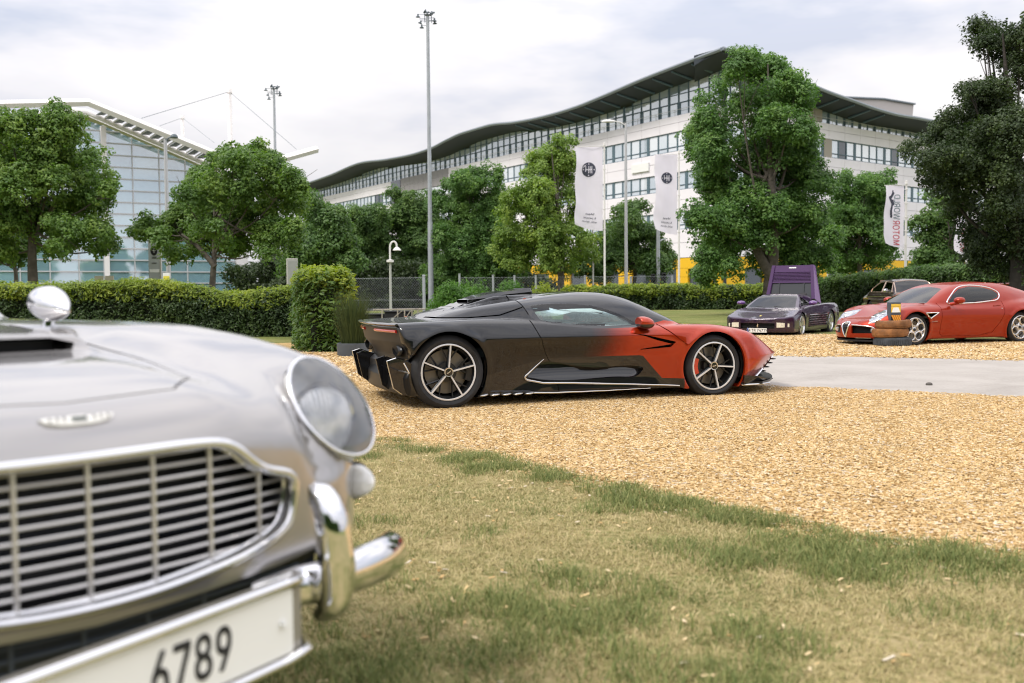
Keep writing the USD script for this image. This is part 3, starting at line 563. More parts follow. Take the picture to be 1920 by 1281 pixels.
# ------------------------------------------------------------ glass hall with the tilted roof canopy
hall = thing('glass_hall', 'teal glass hall with white grid, sloping tubular roof canopy and masts', 'building')
HC = np.array([-20.4, 75.0, 0]); UH = np.array([-.84, -.54, 0]); UH /= np.linalg.norm(UH); NH = np.array([.54, -.84, 0]) / np.linalg.norm([.54, .84]); FH = Face(HC, UH, NH)
hp = lambda px, py, off=0.0: rz(FH, px, py, off)
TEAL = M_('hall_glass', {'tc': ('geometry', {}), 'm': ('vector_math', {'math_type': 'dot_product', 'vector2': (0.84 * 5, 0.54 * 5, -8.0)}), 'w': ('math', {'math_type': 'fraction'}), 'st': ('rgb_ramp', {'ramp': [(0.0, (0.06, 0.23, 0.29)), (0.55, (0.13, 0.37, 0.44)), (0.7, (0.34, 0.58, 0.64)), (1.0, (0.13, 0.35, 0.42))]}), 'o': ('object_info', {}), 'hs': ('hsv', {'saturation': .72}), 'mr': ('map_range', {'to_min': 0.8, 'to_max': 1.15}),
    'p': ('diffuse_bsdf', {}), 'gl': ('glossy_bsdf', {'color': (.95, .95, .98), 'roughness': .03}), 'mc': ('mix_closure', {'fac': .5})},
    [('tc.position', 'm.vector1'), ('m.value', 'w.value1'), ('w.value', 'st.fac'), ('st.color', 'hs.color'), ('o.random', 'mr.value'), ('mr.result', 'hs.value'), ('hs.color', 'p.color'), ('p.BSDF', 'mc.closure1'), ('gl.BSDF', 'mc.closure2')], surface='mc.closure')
HFR = plain('hall_frame', (0.55, 0.55, 0.56), 0.45); HW = plain('hall_white', (0.84, 0.80, 0.79), 0.5)
acol = [0.0]
for px in (347, 298, 248, 196): acol.append(hp(px, 320)[0])
da = (acol[-1] - acol[-4]) / 3; acol = [.35] + [x for x in [acol[1] - da * k for k in (3, 2, 1)] if x > .5] + acol[1:] + [acol[-1] + da * k for k in range(1, 8)]
acol = sorted(acol); 
rowz = [hp(245, 160 + y / 2.911)[1] for y in (1080, 1015, 950, 890, 825, 760, 695, 635, 575, 510, 450, 375)]; dz = (rowz[-2] - rowz[0]) / 10; rowz = [rowz[0] + dz * k for k in range(-1, 18)]
rl = [hp(*q) for q in ((375, 305), (300, 275), (220, 240), (150, 208), (125, 205))]
s0, s1 = rl[0], rl[3]; slope = (s1[1] - s0[1]) / (s1[0] - s0[0]); apex = rl[3][0]
def roofline(a): return s0[1] + (min(a, apex) - s0[0]) * slope - max(0, a - apex) * slope * .55
for i in range(len(acol) - 1):
    a0, a1 = acol[i], acol[i + 1]
    for z0, z1 in zip(rowz[:-1], rowz[1:]):
        ta, tb = roofline(a0) - .35, roofline(a1) - .35
        if max(z1, 0) <= 0.1 or z0 >= max(ta, tb): continue
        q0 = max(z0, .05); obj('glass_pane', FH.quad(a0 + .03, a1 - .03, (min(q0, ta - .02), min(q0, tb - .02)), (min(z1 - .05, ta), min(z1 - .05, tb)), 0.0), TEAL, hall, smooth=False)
for a in acol: obj('mullion', FH.box(a - .035, a + .035, 0, roofline(a) - .3, -.02, .07), HFR, hall, smooth=False)
for z in rowz:
    if z > .1:
        lo = next((a for a in np.linspace(0.3, acol[-1], 300) if roofline(a) - .3 > z), None)
        if lo is not None: obj('transom', FH.box(lo, acol[-1], z - .05, z + .03, -.02, .09), HFR, hall, smooth=False)
obj('corner_column', FH.box(-.55, .33, 0, hp(452, 487)[1] + 1.2, -.4, .25), HW, hall, smooth=False)
obj('column', FH.box(acol[5] - .12, acol[5] + .22, 0, roofline(acol[5]) - .4, .08, .3), HW, hall, smooth=False)
A = np.linspace(-2.0, acol[-1], 30); obj('roof_tube', tube([FH.p(a, roofline(a), .5) for a in A], .20, 10), HW, hall)
up = lambda a: roofline(a)
obj('roof_deck', trimesh.util.concatenate([FH.quad(a, b, (roofline(a) - .1, roofline(b) - .1), (roofline(a) + .15, roofline(b) + .15), -.2) for a, b in zip(A[:-1], A[1:])] + [trimesh.convex.convex_hull(np.array([FH.p(x, roofline(x) + o, d) for x in (a, b) for o in (0, .2) for d in (-.25, -25)])) for a, b in zip(A[:-1], A[1:])]), HW, hall, smooth=False)
u0, u1 = hp(410, 292, 3.0), hp(165, 192, 3.0); us = (u1[1] - u0[1]) / (u1[0] - u0[0]); ul = lambda a: u0[1] + (a - u0[0]) * us
tip = hp(595, 280, 3.0)
obj('canopy_beam', tube(dense([FH.p(u1[0] + 8, ul(u1[0]) - 8 * us * .35, 3.0), FH.p(u1[0], ul(u1[0]), 3.0), FH.p(u0[0] - 2.2, ul(u0[0] - 2.2), 3.0), FH.p(*tip, 3.0)], .6), .26, 4), HW, hall, smooth=False)
LV = plain('louvre_grey', (.16, .18, .19), .5)
for k in range(13):
    a = hp(192 + 17.0 * k, 230, 1.5)[0]; z0, z1 = roofline(a) + .12, ul(a) - .10
    obj('louvre', trimesh.convex.convex_hull(np.array([FH.p(a + q, (z0 if d < 1 else z1) + e, d) for q in (-.24, .24) for d in (.72, 2.78) for e in (0, .05)])), LV, hall, smooth=False)
    obj('canopy_strut', tube([FH.p(a - .33, roofline(a - .33) + .1, .6), FH.p(a - .33, ul(a - .33) - .1, 2.9)], .055, 5), HW, hall)
for px, yt, yb, off, r in ((430, 172, 300, -14, .20), (342, 221, 290, -26, .17)):
    a, zt = hp(px, yt, off); zb = 5.0
    p = FH.p(a, zt, off); obj('mast', tube([FH.p(a, zb, off), FH.p(a, zt - .4, off), p], [r, r, r * .7], 8), HW, hall)
    obj('mast_cap', lathe([(.001, .25), (r * 1.3, .2), (r * 1.3, -.1), (r, -.15)], 10).apply_translation(p), HW, hall)
    for qx, qy in (((265, 222), (556, 280)) if px == 430 else ((300, 236), (402, 268))):
        b = FH.p(*hp(qx, qy, off + 6), off + 6); obj('stay_cable', tube([p, b], .022, 4), ROOFM, hall)
# ------------------------------------------------------------ trees, hedges, shrubs
def leaf_mat(name, a, b, c, tr=0.3, tip=(.3, .4, .06)):
    return M_(name, {'o': ('object_info', {}), 'i': ('attribute', {'attribute': 'rnd'}), 'gp': ('geometry', {}), 'pn': ('noise_texture', {'scale': .85, 'detail': 3.0, 'roughness': .6}), 'pm': ('map_range', {'from_min': .3, 'from_max': .7, 'to_min': -.05, 'to_max': .5}), 'ad': ('math', {'math_type': 'multiply_add', 'value2': 0.2, 'value3': 0.0}), 'ad2': ('math', {'math_type': 'multiply_add', 'value2': 0.38}), 'r': ('rgb_ramp', {'ramp': [(0.05, a), (0.5, b), (0.95, c)]}),
        'p': ('principled_bsdf', {'roughness': 0.48, 'specular_ior_level': 0.4}), 't': ('translucent_bsdf', {}), 'g': ('hsv', {'saturation': 1.15, 'value': 1.5}), 'm': ('mix_closure', {'fac': tr})},
        [('gp.position', 'pn.vector'), ('pn.fac', 'pm.value'), ('pm.result', 'ad.value3'), ('o.random', 'ad.value1'), ('i.fac', 'ad2.value1'), ('ad.value', 'ad2.value3'), ('ad2.value', 'r.fac'), ('r.color', 'p.base_color'), ('r.color', 'g.color'), ('g.color', 't.color'), ('p.BSDF', 'm.closure1'), ('t.BSDF', 'm.closure2')], surface='m.closure')
LEAF_MAPLE = leaf_mat('leaf_maple', (0.055, 0.115, 0.024), (0.108, 0.195, 0.037), (0.214, 0.306, 0.059))
LEAF_MID = leaf_mat('leaf_mid', (0.045, 0.096, 0.026), (0.083, 0.157, 0.037), (0.157, 0.242, 0.052))
LEAF_ASH = leaf_mat('leaf_ash', (0.049, 0.108, 0.029), (0.09, 0.182, 0.041), (0.177, 0.288, 0.063))
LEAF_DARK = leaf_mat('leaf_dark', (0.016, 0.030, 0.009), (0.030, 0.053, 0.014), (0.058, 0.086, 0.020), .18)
LEAF_LIGHT = leaf_mat('leaf_light', (0.092, 0.157, 0.029), (0.157, 0.251, 0.045), (0.278, 0.362, 0.067))
LEAF_HEDGE = leaf_mat('leaf_hedge', (0.020, 0.042, 0.012), (0.036, 0.068, 0.016), (0.075, 0.115, 0.024), .2)
LEAF_TIP = leaf_mat('leaf_hedge_tip', (0.11, 0.165, 0.022), (0.20, 0.27, 0.032), (0.33, 0.37, 0.05), .35)
LEAF_BUSH = leaf_mat('leaf_bush', (0.05, 0.12, 0.022), (0.085, 0.19, 0.03), (0.14, 0.26, 0.045), .35)
BARK = plain('bark', (0.10, 0.085, 0.07), 0.9, vary=0.35, vscale=5, bump=0.7, bscale=18, bdist=.03)
BARKD = plain('bark_dark', (0.035, 0.03, 0.026), 0.9, vary=0.35, vscale=5, bump=0.6, bscale=18, bdist=.03)
def leaves(n, rad, size, rng, flat=.6, aspect=.75, droop=.3):
    V, F = [], []
    for _ in range(n):
        d = rng.normal(size=3); d /= np.linalg.norm(d); c = d * rad * rng.uniform(.25, 1) ** .5 * [1, 1, flat]; c[2] -= droop * rad * (c[0] ** 2 + c[1] ** 2) / rad ** 2 * .5
        nrm = d * .6 + [0, 0, .8] + rng.normal(size=3) * .45; nrm /= np.linalg.norm(nrm); t = np.cross(nrm, rng.normal(size=3)); t /= np.linalg.norm(t); b = np.cross(nrm, t); s = size * rng.uniform(.6, 1.25); w = s * aspect * .5; i = len(V)
        V += [c - t * s * .5, c + b * w - nrm * s * .08, c + t * s * .55 - nrm * s * .12, c - b * w - nrm * s * .08, c + nrm * s * .05]; F += [(i, i + 1, i + 4), (i + 1, i + 2, i + 4), (i + 2, i + 3, i + 4), (i + 3, i, i + 4)]
    return trimesh.Trimesh(np.array(V), np.array(F), process=False)
def crown_points(B, rng, dens, gap=.30, seed=0):
    P, N = [], []; B0, B = B, []
    for c, r in B0:      # each mass breaks up into smaller bunches
        B.append((c, r * .72))
        for _ in range(5): d = rng.normal(size=3); d *= r * rng.uniform(.5, .85) / np.linalg.norm(d); B.append((c + d, r * rng.uniform(.34, .58)))
    for c, r in B:
        n = int(dens * 4 * PI * r * r); d = rng.normal(size=(n, 3)); d /= np.linalg.norm(d, axis=1)[:, None]; rr = r * rng.uniform(.4, 1.02, n) ** .5 * np.where(rng.uniform(size=n) < .16, rng.uniform(1.0, 1.28, n), 1.0)
        q = c + d * rr[:, None] * [1, 1, .88]; lump = meshkit.fbm(q / .8 + seed, 3, seed); keep = (lump > gap + .12 * (d[:, 2] < -.4)) & (rng.uniform(size=n) < 1 - .45 * (d[:, 2] < -.35)); P.append(q[keep]); N.append(d[keep])
    return np.vstack(P), np.vstack(N)
def orient(N, rng):
    up = N * .5 + [0, 0, .75] + rng.normal(size=N.shape) * .25; up /= np.linalg.norm(up, axis=1)[:, None]; x = np.cross(up, rng.normal(size=N.shape)); x /= np.linalg.norm(x, axis=1)[:, None]; y = np.cross(up, x)
    return np.stack([x, y, up], 2)
def tree(name, label, blobs, Y, trunk, r0, mat, seed, leaf=.12, clump=.30, dens=6.5, bark=None, group=None, spread=.55, fork=None, gap=.40, base_z=0.0, n_leaf=34, back=True):
    """blobs: (px, py, radius px) of the crown's masses as seen; each gets its own depth about Y"""
    rng = np.random.default_rng(seed); B = []
    base = at(trunk, 560, Y); base[2] = base_z; xs = [at(b[0], b[1], Y)[0] for b in blobs]; half = (max(xs) - min(xs)) / 2 + .5
    for px, py, rp in blobs:
        y = Y + rng.uniform(-1, 1) * spread * half; c = at(px, py, y); B.append((c, rp * y / FPX))
        if back and rng.uniform() < .55: c2 = at(px + rng.normal() * rp * .4, py + rng.normal() * rp * .3, Y + rng.uniform(.2, .9) * half); B.append((c2, rp * .85 * Y / FPX))
    t = thing(name, label, 'tree', (0, 0, 0), 0, group)
    top = max(b[0][2] for b in B); cx = np.mean([b[0] for b in B], 0); L = []
    zf = min(base[2] + .35 * top, min(b[0][2] for b in B) + .2); knee = np.array([base[0], base[1], 0]) + [rng.normal() * .06, rng.normal() * .06, zf]
    mid = np.array([base[0] * .5 + cx[0] * .5, base[1], (zf + top) / 2 + .2]); tp = np.array([cx[0], base[1], top - .6])
    L.append(tube(smooth_path([base - [0, 0, .1], base + (knee - base) * .5 + [rng.normal() * .05, 0, 0], knee, mid, tp], 16), np.interp(np.linspace(0, 1, 16), [0, .06, .3, 1], [r0 * 1.35, r0 * 1.05, r0 * .8, .02]), 9))
    if fork is not None:
        q = [at(px, py, Y - .2) for px, py in fork]; L.append(tube(smooth_path(q, 12), np.linspace(r0 * .8, r0 * .3, 12), 8))
    for c, r in B[:26]:
        a = knee + (tp - knee) * rng.uniform(0, .55); m = a * .5 + c * .5 + [0, 0, -.12 * np.linalg.norm(c - a)]; L.append(tube(smooth_path([a, m, c], 8), np.linspace(r0 * .26, .012, 8), 5))
        for _ in range(2): e = c + rng.normal(size=3) * r * .5; L.append(tube([m * .4 + c * .6, e], [.018, .006], 4))
    obj('trunk', L, bark or BARK, t, smooth=60, kind=None)
    P, N = crown_points(B, rng, dens, gap, seed); n = len(P)
    protos = [(leaves(n_leaf, clump, leaf, np.random.default_rng(1000 + seed * 7 + k)), mat, False) for k in range(3)]
    instancer('crown', protos, P, orient(N, rng), rng.uniform(.55, 1.3, n), rng.integers(0, 3, n), t)
    return t, n
tot = 0
TR = [
 ('tree', 'leafy maple at the far left in front of the glass hall', [(60, 260, 58), (112, 238, 40), (130, 290, 55), (20, 240, 45), (-30, 275, 60), (40, 330, 70), (120, 345, 58), (168, 385, 42), (180, 330, 30), (60, 410, 60), (130, 435, 48), (185, 430, 34), (-20, 380, 60), (0, 445, 42), (203, 465, 22), (112, 208, 20), (205, 352, 18), (-70, 330, 60)], 34, 66, .20, LEAF_MAPLE, 1, dict()),
 ('tree', 'slimmer tree half hidden behind the far left maple', [(15, 430, 42), (-20, 440, 42), (48, 465, 28), (25, 470, 26), (-10, 480, 25)], 41, 30, .13, LEAF_MID, 2, dict()),
 ('tree', 'rounded maple with light green top beside the slim lamp post', [(440, 308, 36), (500, 303, 34), (538, 345, 36), (380, 345, 38), (342, 362, 24), (440, 368, 52), (518, 388, 48), (325, 420, 38), (277, 428, 26), (380, 428, 46), (460, 440, 48), (538, 438, 40), (500, 462, 32), (340, 462, 24), (405, 425, 36), (432, 452, 32), (374, 455, 28), (468, 284, 18), (400, 300, 14), (300, 445, 22)], 34, 403, .13, LEAF_MAPLE, 3, dict(fork=[(403, 500), (385, 478), (362, 455), (340, 440)])),
 ('tree', 'dense tree filling the gap right of the rounded maple', [(590, 415, 44), (600, 468, 40), (560, 480, 40), (625, 445, 32), (640, 490, 30), (600, 505, 30)], 50, 585, .2, LEAF_MID, 4, dict()),
 ('tree', 'low dark tree behind the rounded maple, right of the hall corner column', [(512, 492, 30), (540, 505, 36), (575, 512, 36), (612, 520, 30), (530, 535, 24), (560, 540, 26)], 66, 530, .18, LEAF_DARK, 5, dict()),
 ('tree', 'broad dark green tree behind the white gooseneck lamp', [(650, 432, 42), (690, 424, 36), (640, 480, 42), (685, 488, 46), (620, 500, 32), (660, 525, 36), (700, 530, 30), (672, 402, 18)], 72, 665, .2, LEAF_MID, 6, dict()),
 ('tree', 'dark tree with two pointed tops left of the tall floodlight mast', [(750, 400, 34), (782, 402, 34), (730, 432, 40), (790, 448, 42), (750, 478, 50), (800, 498, 38), (738, 362, 14), (768, 372, 18), (770, 525, 36), (728, 525, 36)], 74, 760, .2, LEAF_MID, 7, dict()),
 ('tree', 'full round tree just right of the tall floodlight mast', [(880, 350, 40), (912, 345, 34), (848, 372, 36), (932, 382, 32), (890, 420, 58), (842, 440, 40), (930, 450, 44), (870, 488, 48), (928, 498, 38), (888, 320, 14), (848, 510, 30), (900, 528, 32)], 66, 882, .2, LEAF_ASH, 8, dict(gap=.40)),
 ('tree', 'tall lighter green tree left of the first gearshift flag', [(1042, 290, 30), (1022, 322, 32), (1070, 320, 26), (1000, 360, 36), (1050, 370, 46), (972, 400, 34), (1010, 430, 44), (1062, 438, 40), (950, 448, 32), (1085, 400, 20), (1045, 264, 12), (985, 480, 32), (1090, 470, 26), (1040, 485, 30)], 60, 1053, .22, LEAF_LIGHT, 9, dict(gap=.42)),
 ('tree', 'small tree between the two gearshift flags', [(1185, 388, 20), (1180, 418, 32), (1160, 458, 32), (1212, 452, 32), (1190, 488, 38), (1142, 490, 28), (1225, 492, 28), (1100, 500, 26), (1125, 520, 22), (1245, 480, 24)], 66, 1190, .16, LEAF_MID, 10, dict()),
 ('tree', 'biggest tree, tall with a forked trunk, behind the purple coupe', [(1382, 128, 32), (1440, 140, 40), (1490, 180, 38), (1340, 190, 36), (1322, 218, 22), (1400, 212, 58), (1478, 240, 52), (1345, 270, 50), (1430, 300, 66), (1508, 318, 42), (1338, 340, 42), (1400, 380, 62), (1480, 388, 58), (1522, 400, 34), (1332, 410, 34), (1350, 448, 48), (1430, 450, 48), (1498, 458, 42), (1326, 478, 24), (1360, 498, 32), (1538, 352, 20), (1405, 105, 16), (1545, 430, 20), (1470, 500, 24), (1324, 512, 20), (1500, 512, 26), (1540, 484, 24), (1556, 446, 18)], 42, 1446, .30, LEAF_ASH, 11, dict(leaf=.115, clump=.40, fork=[(1447, 520), (1430, 490), (1412, 455), (1400, 425), (1392, 380)], gap=.40)),
 ('tree', 'medium tree right of the biggest tree, left of the lettered flag', [(1590, 338, 18), (1622, 352, 26), (1582, 382, 34), (1640, 402, 34), (1602, 430, 46), (1650, 448, 30), (1572, 450, 28), (1612, 480, 36), (1570, 500, 18), (1655, 482, 20), (1560, 420, 22)], 58, 1610, .18, LEAF_ASH, 12, dict()),
 ('tree', 'tree behind the lettered flag, in front of the yellow wall', [(1772, 380, 26), (1742, 410, 22), (1792, 400, 30), (1752, 450, 26), (1792, 460, 34), (1736, 478, 22), (1772, 490, 30), (1722, 498, 14), (1815, 440, 26), (1820, 490, 26)], 52, 1785, .16, LEAF_MID, 13, dict()),
 ('tree', 'huge dark tree leaning in at the right edge', [(1880, 92, 36), (1912, 60, 26), (1850, 70, 18), (1930, 130, 48), (1872, 170, 42), (1815, 165, 17), (1832, 232, 52), (1900, 240, 58), (1772, 262, 40), (1728, 276, 22), (1800, 310, 50), (1872, 330, 62), (1940, 330, 60), (1762, 330, 26), (1832, 390, 46), (1900, 420, 58), (1862, 470, 46), (1922, 490, 44), (1832, 450, 26), (1800, 250, 40), (1758, 292, 34), (1850, 300, 48), (1790, 362, 34), (1702, 282, 15), (1745, 310, 22), (1970, 230, 60), (1985, 420, 60), (1960, 60, 40), (1960, 520, 30)], 32, 1912, .32, LEAF_DARK, 14, dict(leaf=.085, clump=.30, bark=BARKD, gap=.34, dens=10.5)),
]
for nm, lb, bl, Y, tx, r0, mt, sd, kw in TR:
    kw.setdefault('leaf', .105 if Y < 45 else .145); kw.setdefault('clump', .28 if Y < 45 else .42); kw.setdefault('n_leaf', 50); kw.setdefault('dens', 8.5 if Y < 45 else 5.0); kw.setdefault('gap', .385); bl = [(a, b, c * (1.12 if Y < 45 else 1.24)) for a, b, c in bl]
    _, n = tree(nm, lb, bl, Y, tx, r0, mt, sd, **kw); tot += n
print('crown clumps', tot)
# dark undergrowth that closes the view below the far trees
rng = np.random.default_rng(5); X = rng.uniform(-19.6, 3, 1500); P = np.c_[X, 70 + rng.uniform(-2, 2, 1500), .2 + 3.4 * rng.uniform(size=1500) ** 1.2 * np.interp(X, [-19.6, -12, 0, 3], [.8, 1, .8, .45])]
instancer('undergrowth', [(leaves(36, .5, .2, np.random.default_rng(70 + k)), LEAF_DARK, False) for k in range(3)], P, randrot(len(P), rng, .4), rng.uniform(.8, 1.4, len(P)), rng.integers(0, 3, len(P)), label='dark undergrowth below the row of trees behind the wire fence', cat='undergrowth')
# hedges
def hedge(name, label, path, width, seed, dens=60, leaf=.085, tip=.30, bottom=0.05, mats=(LEAF_HEDGE, LEAF_TIP), clump=.16, upright=False, group=None, uneven=.07):
    """path: (x, y, height) along the hedge's middle"""
    rng = np.random.default_rng(seed); p = np.array(path, float); d = np.r_[0, np.cumsum(np.linalg.norm(np.diff(p[:, :2], axis=0), axis=1))]; h = thing(name, label, 'hedge', (0, 0, 0), 0, group)
    C = lambda s: np.stack([np.interp(s, d, p[:, k]) for k in range(3)], 1); S = np.linspace(0, d[-1], max(3, int(d[-1] / .5))); c = C(S); t = np.gradient(c[:, :2], axis=0); t /= np.linalg.norm(t, axis=1)[:, None]; nn = np.c_[-t[:, 1], t[:, 0]]; V = []
    for q, m in zip(c, nn):
        w = width / 2 - .13; V += [(*(q[:2] - m * w), 0), (*(q[:2] - m * w), q[2] - .16), (*(q[:2] + m * w), q[2] - .16), (*(q[:2] + m * w), 0)]
    F = []
    for i in range(len(c) - 1):
        for j in range(3): F += [(i * 4 + j, i * 4 + j + 1, i * 4 + j + 5), (i * 4 + j, i * 4 + j + 5, i * 4 + j + 4)]
    e = (len(c) - 1) * 4; F += [(0, 2, 1), (0, 3, 2), (e, e + 1, e + 2), (e, e + 2, e + 3)]
    obj('twigs', trimesh.Trimesh(np.array(V), np.array(F), process=False), UsdShade.Material.Get(stage, '/World/Looks/hedge_core') if stage.GetPrimAtPath('/World/Looks/hedge_core') else plain('hedge_core', (.012, .018, .008), .95), h, smooth=False)
    def emit(nm, s, off, z, m, up):
        c = C(s); tt = C(np.minimum(s + .05, d[-1])) - C(np.maximum(s - .05, 0)); tt = tt[:, :2] / np.linalg.norm(tt[:, :2], axis=1)[:, None]; nn = np.c_[-tt[:, 1], tt[:, 0]]; P = np.c_[c[:, :2] + nn * off[:, None], z]
        lump = meshkit.fbm(np.c_[P[:, :2] * 1.6, P[:, 2:] * 1.6], 3, seed); P[:, :2] += nn * (np.sign(off) * (lump - .5) * .34)[:, None]
        N = np.c_[nn * (np.sign(off) * (1 - up))[:, None], up]; instancer(nm, [(leaves(26, clump, leaf, np.random.default_rng(300 + seed * 5 + k), .8, .42), m, False) for k in range(3)], P, orient(N, rng), rng.uniform(.75, 1.35, len(P)), rng.integers(0, 3, len(P)), h)
    L = d[-1]; H = p[:, 2].mean(); n = int(dens * L * H * 2); s = rng.uniform(0, L, n); hz = C(s)[:, 2]; z = bottom + (hz - bottom) * rng.uniform(size=n); emit('foliage', s, np.where(rng.uniform(size=n) < .68, -1, 1) * width / 2 * rng.uniform(.82, 1.06, n), z, mats[0], np.full(n, .25))
    n = int(dens * width * H * 2); s = np.where(rng.uniform(size=n) < .5, 0.02, L - .02) + rng.uniform(-.06, .06, n); s = np.clip(s, 0, L); emit('foliage', s, rng.uniform(-.5, .5, n) * width, bottom + (C(s)[:, 2] - bottom) * rng.uniform(size=n), mats[0], np.full(n, .3))
    n = int(dens * L * width * 2.0); s = rng.uniform(0, L, n); bump_ = (meshkit.fbm(np.c_[s * 1.1, np.zeros(n), np.full(n, seed)], 4, seed) - .5) * 2 * uneven; emit('fresh_shoots', s, rng.uniform(-.55, .55, n) * width, C(s)[:, 2] + bump_ + rng.uniform(-.12, .06, n), mats[1], np.full(n, .9))
    n = int(dens * L * tip * 1.9); s = rng.uniform(0, L, n); emit('fresh_shoots', s, -width / 2 * rng.uniform(.9, 1.08, n), C(s)[:, 2] - tip * rng.uniform(size=n) ** 1.8, mats[1], np.full(n, .5))
    return h
topz = lambda px, py, Y: at(px, py, Y)
hp_ = []
for px, py in ((-120, 540), (0, 538), (150, 535), (250, 531), (310, 529), (362, 537), (415, 549), (445, 553), (500, 548), (556, 540)):
    q = at(px, py, 25.4); hp_.append((q[0], 25.4, q[2] - .04))
hedge('clipped_hedge', 'long clipped laurel hedge along the left, dipping in its middle', hp_, .9, 1)
b0, b1 = at(600, 516, 17.8), at(598, 520, 24.6); w_ = 72 * 18 / FPX
hedge('clipped_hedge', 'tall bright green hedge end beside the grass planter', [(b0[0], 18.0, b0[2] - .03), (at(600, 516, 21)[0] - .02, 21, b0[2] - .02), (at(590, 520, 24.6)[0], 24.6, b0[2] - .1)], w_, 2, dens=80, clump=.19, leaf=.10, mats=(leaf_mat('leaf_hedge_end', (.035, .075, .014), (.065, .125, .02), (.13, .20, .03), .25), LEAF_TIP), tip=.6, uneven=.22)
hr = [(at(1060, 548, 56)[0], 56, 1.12), (at(1190, 540, 56)[0], 56, 1.22), (at(1300, 541, 56)[0], 56, 1.18), (at(1420, 541, 55.5)[0], 55.5, 1.14), (at(1500, 541, 55)[0], 55, 1.15)]
hedge('clipped_hedge', 'low dark hedge behind the lawn and the first flagpoles', hr, 1.4, 3, dens=22, leaf=.16, clump=.30, tip=.35)
hr = [(at(1536, 528, 50)[0], 50, at(1536, 529, 50)[2]), (at(1620, 520, 47)[0], 47, at(1620, 521, 47)[2]), (at(1720, 511, 44)[0], 44, at(1720, 511, 44)[2]), (at(1800, 505, 42)[0], 42, at(1800, 505, 42)[2]), (at(1903, 503, 40)[0], 40, at(1903, 504, 40)[2])]
hedge('clipped_hedge', 'high dense hedge behind the dark classic saloon', hr, 1.5, 4, dens=26, leaf=.14, clump=.27, tip=.4, mats=(LEAF_HEDGE, LEAF_MID))
# tall trees behind the viewer, seen only as the dark line mirrored in paint, glass and chrome
rng = np.random.default_rng(8); n = 7000; X = rng.uniform(-60, 60, n); H = 6.5 + 4.5 * (meshkit.fbm(np.c_[X * .16, np.zeros(n), np.zeros(n)], 4, 5) - .35) * 2; P = np.c_[X, -26 - .004 * X ** 2 + rng.uniform(-4, 4, n), .3 + (H - .3) * rng.uniform(size=n) ** .8]
instancer('tree_belt', [(leaves(60, .9, .40, np.random.default_rng(170 + k)), LEAF_MID, False) for k in range(3)], P, randrot(n, rng, .4), rng.uniform(.8, 1.4, n), rng.integers(0, 3, n), label='belt of trees behind the viewer, mirrored as a dark line in the car sides', cat='trees')
# loose bushes behind the coupe
def bush(label, blobs, Y, mat, seed, leaf=.10, clump=.2, dens=30, name='shrub', gap=.3, base=None):
    rng = np.random.default_rng(seed); B = [(at(px, py, Y + rng.uniform(-.4, .4)), r * Y / FPX) for px, py, r in blobs]; t = thing(name, label, 'shrub'); cx = np.mean([b[0] for b in B], 0); b0 = np.array([cx[0], Y, 0.0])
    obj('stem', [tube([b0 + [rng.normal() * .1, rng.normal() * .1, -.02], c], [.02, .008], 5) for c, r in B for _ in range(3)], BARK, t)
    P, N = crown_points(B, rng, dens, gap, seed); P = P[P[:, 2] > .02]; instancer('foliage', [(leaves(24, clump, leaf, np.random.default_rng(700 + seed * 3 + k), 1.2, .3, 0), mat, False) for k in range(3)], P, randrot(len(P), rng, .5), rng.uniform(.7, 1.3, len(P)), rng.integers(0, 3, len(P)), t); return t
bush('bright green feathery bush behind the rear of the black coupe', [(840, 555, 24), (868, 552, 24), (895, 562, 24), (822, 580, 22), (860, 585, 26), (900, 588, 24), (920, 575, 16), (850, 542, 14)], 27, LEAF_BUSH, 1)
bush('small bush above the roof scoop of the black coupe', [(945, 548, 14), (965, 546, 14), (930, 560, 14), (975, 560, 14), (950, 575, 18)], 33, LEAF_BUSH, 2)
bush('low yellow green bush right of the roof scoop', [(1005, 552, 11), (1022, 546, 11), (1038, 555, 10), (1010, 568, 14), (1030, 570, 14)], 36, LEAF_TIP, 3)
# planter with upright grasses beside the hedge end
pc = at(662, 668, 16.9); pc[2] = 0
pl = thing('planter', 'round dark grey planter with tall wispy grasses next to the hedge end', 'planter', pc)
PLM = plain('planter_grey', (.06, .07, .08), .6, vary=.12, vscale=3)
obj('pot', lathe([(.001, 0), (.25, 0), (.265, .02), (.27, .22), (.262, .232), (.245, .225), (.24, .19), (.001, .19)], 40), PLM, pl, smooth=40)
obj('soil', lathe([(.001, .2), (.242, .195)], 30), plain('soil', (.04, .03, .022), .95), pl)
rng = np.random.default_rng(31); V, F = [], []
for k in range(900):
    a = rng.uniform(0, 6.3); r = .2 * math.sqrt(rng.uniform()); b = np.array([r * math.cos(a), r * math.sin(a), .19]); h = rng.uniform(.35, 1.0); ln = np.array([math.cos(a), math.sin(a), 0]) * rng.uniform(.0, .26) + rng.normal(size=3) * [.04, .04, 0]; w = np.array([-math.sin(a), math.cos(a), 0]) * rng.uniform(.003, .006); m = b + [0, 0, h * .6] + ln * .5; e = b + [0, 0, h] + ln * 1.3; i = len(V); V += [b - w, b + w, m - w, m + w, e]; F += [(i, i + 1, i + 3), (i, i + 3, i + 2), (i + 2, i + 3, i + 4)]
obj('grass_stalks', trimesh.Trimesh(np.array(V), np.array(F), process=False), blade_mat('reed_green', (.05, .07, .02), (.11, .11, .035), (.24, .19, .08)), pl, smooth=False, kind='stuff')
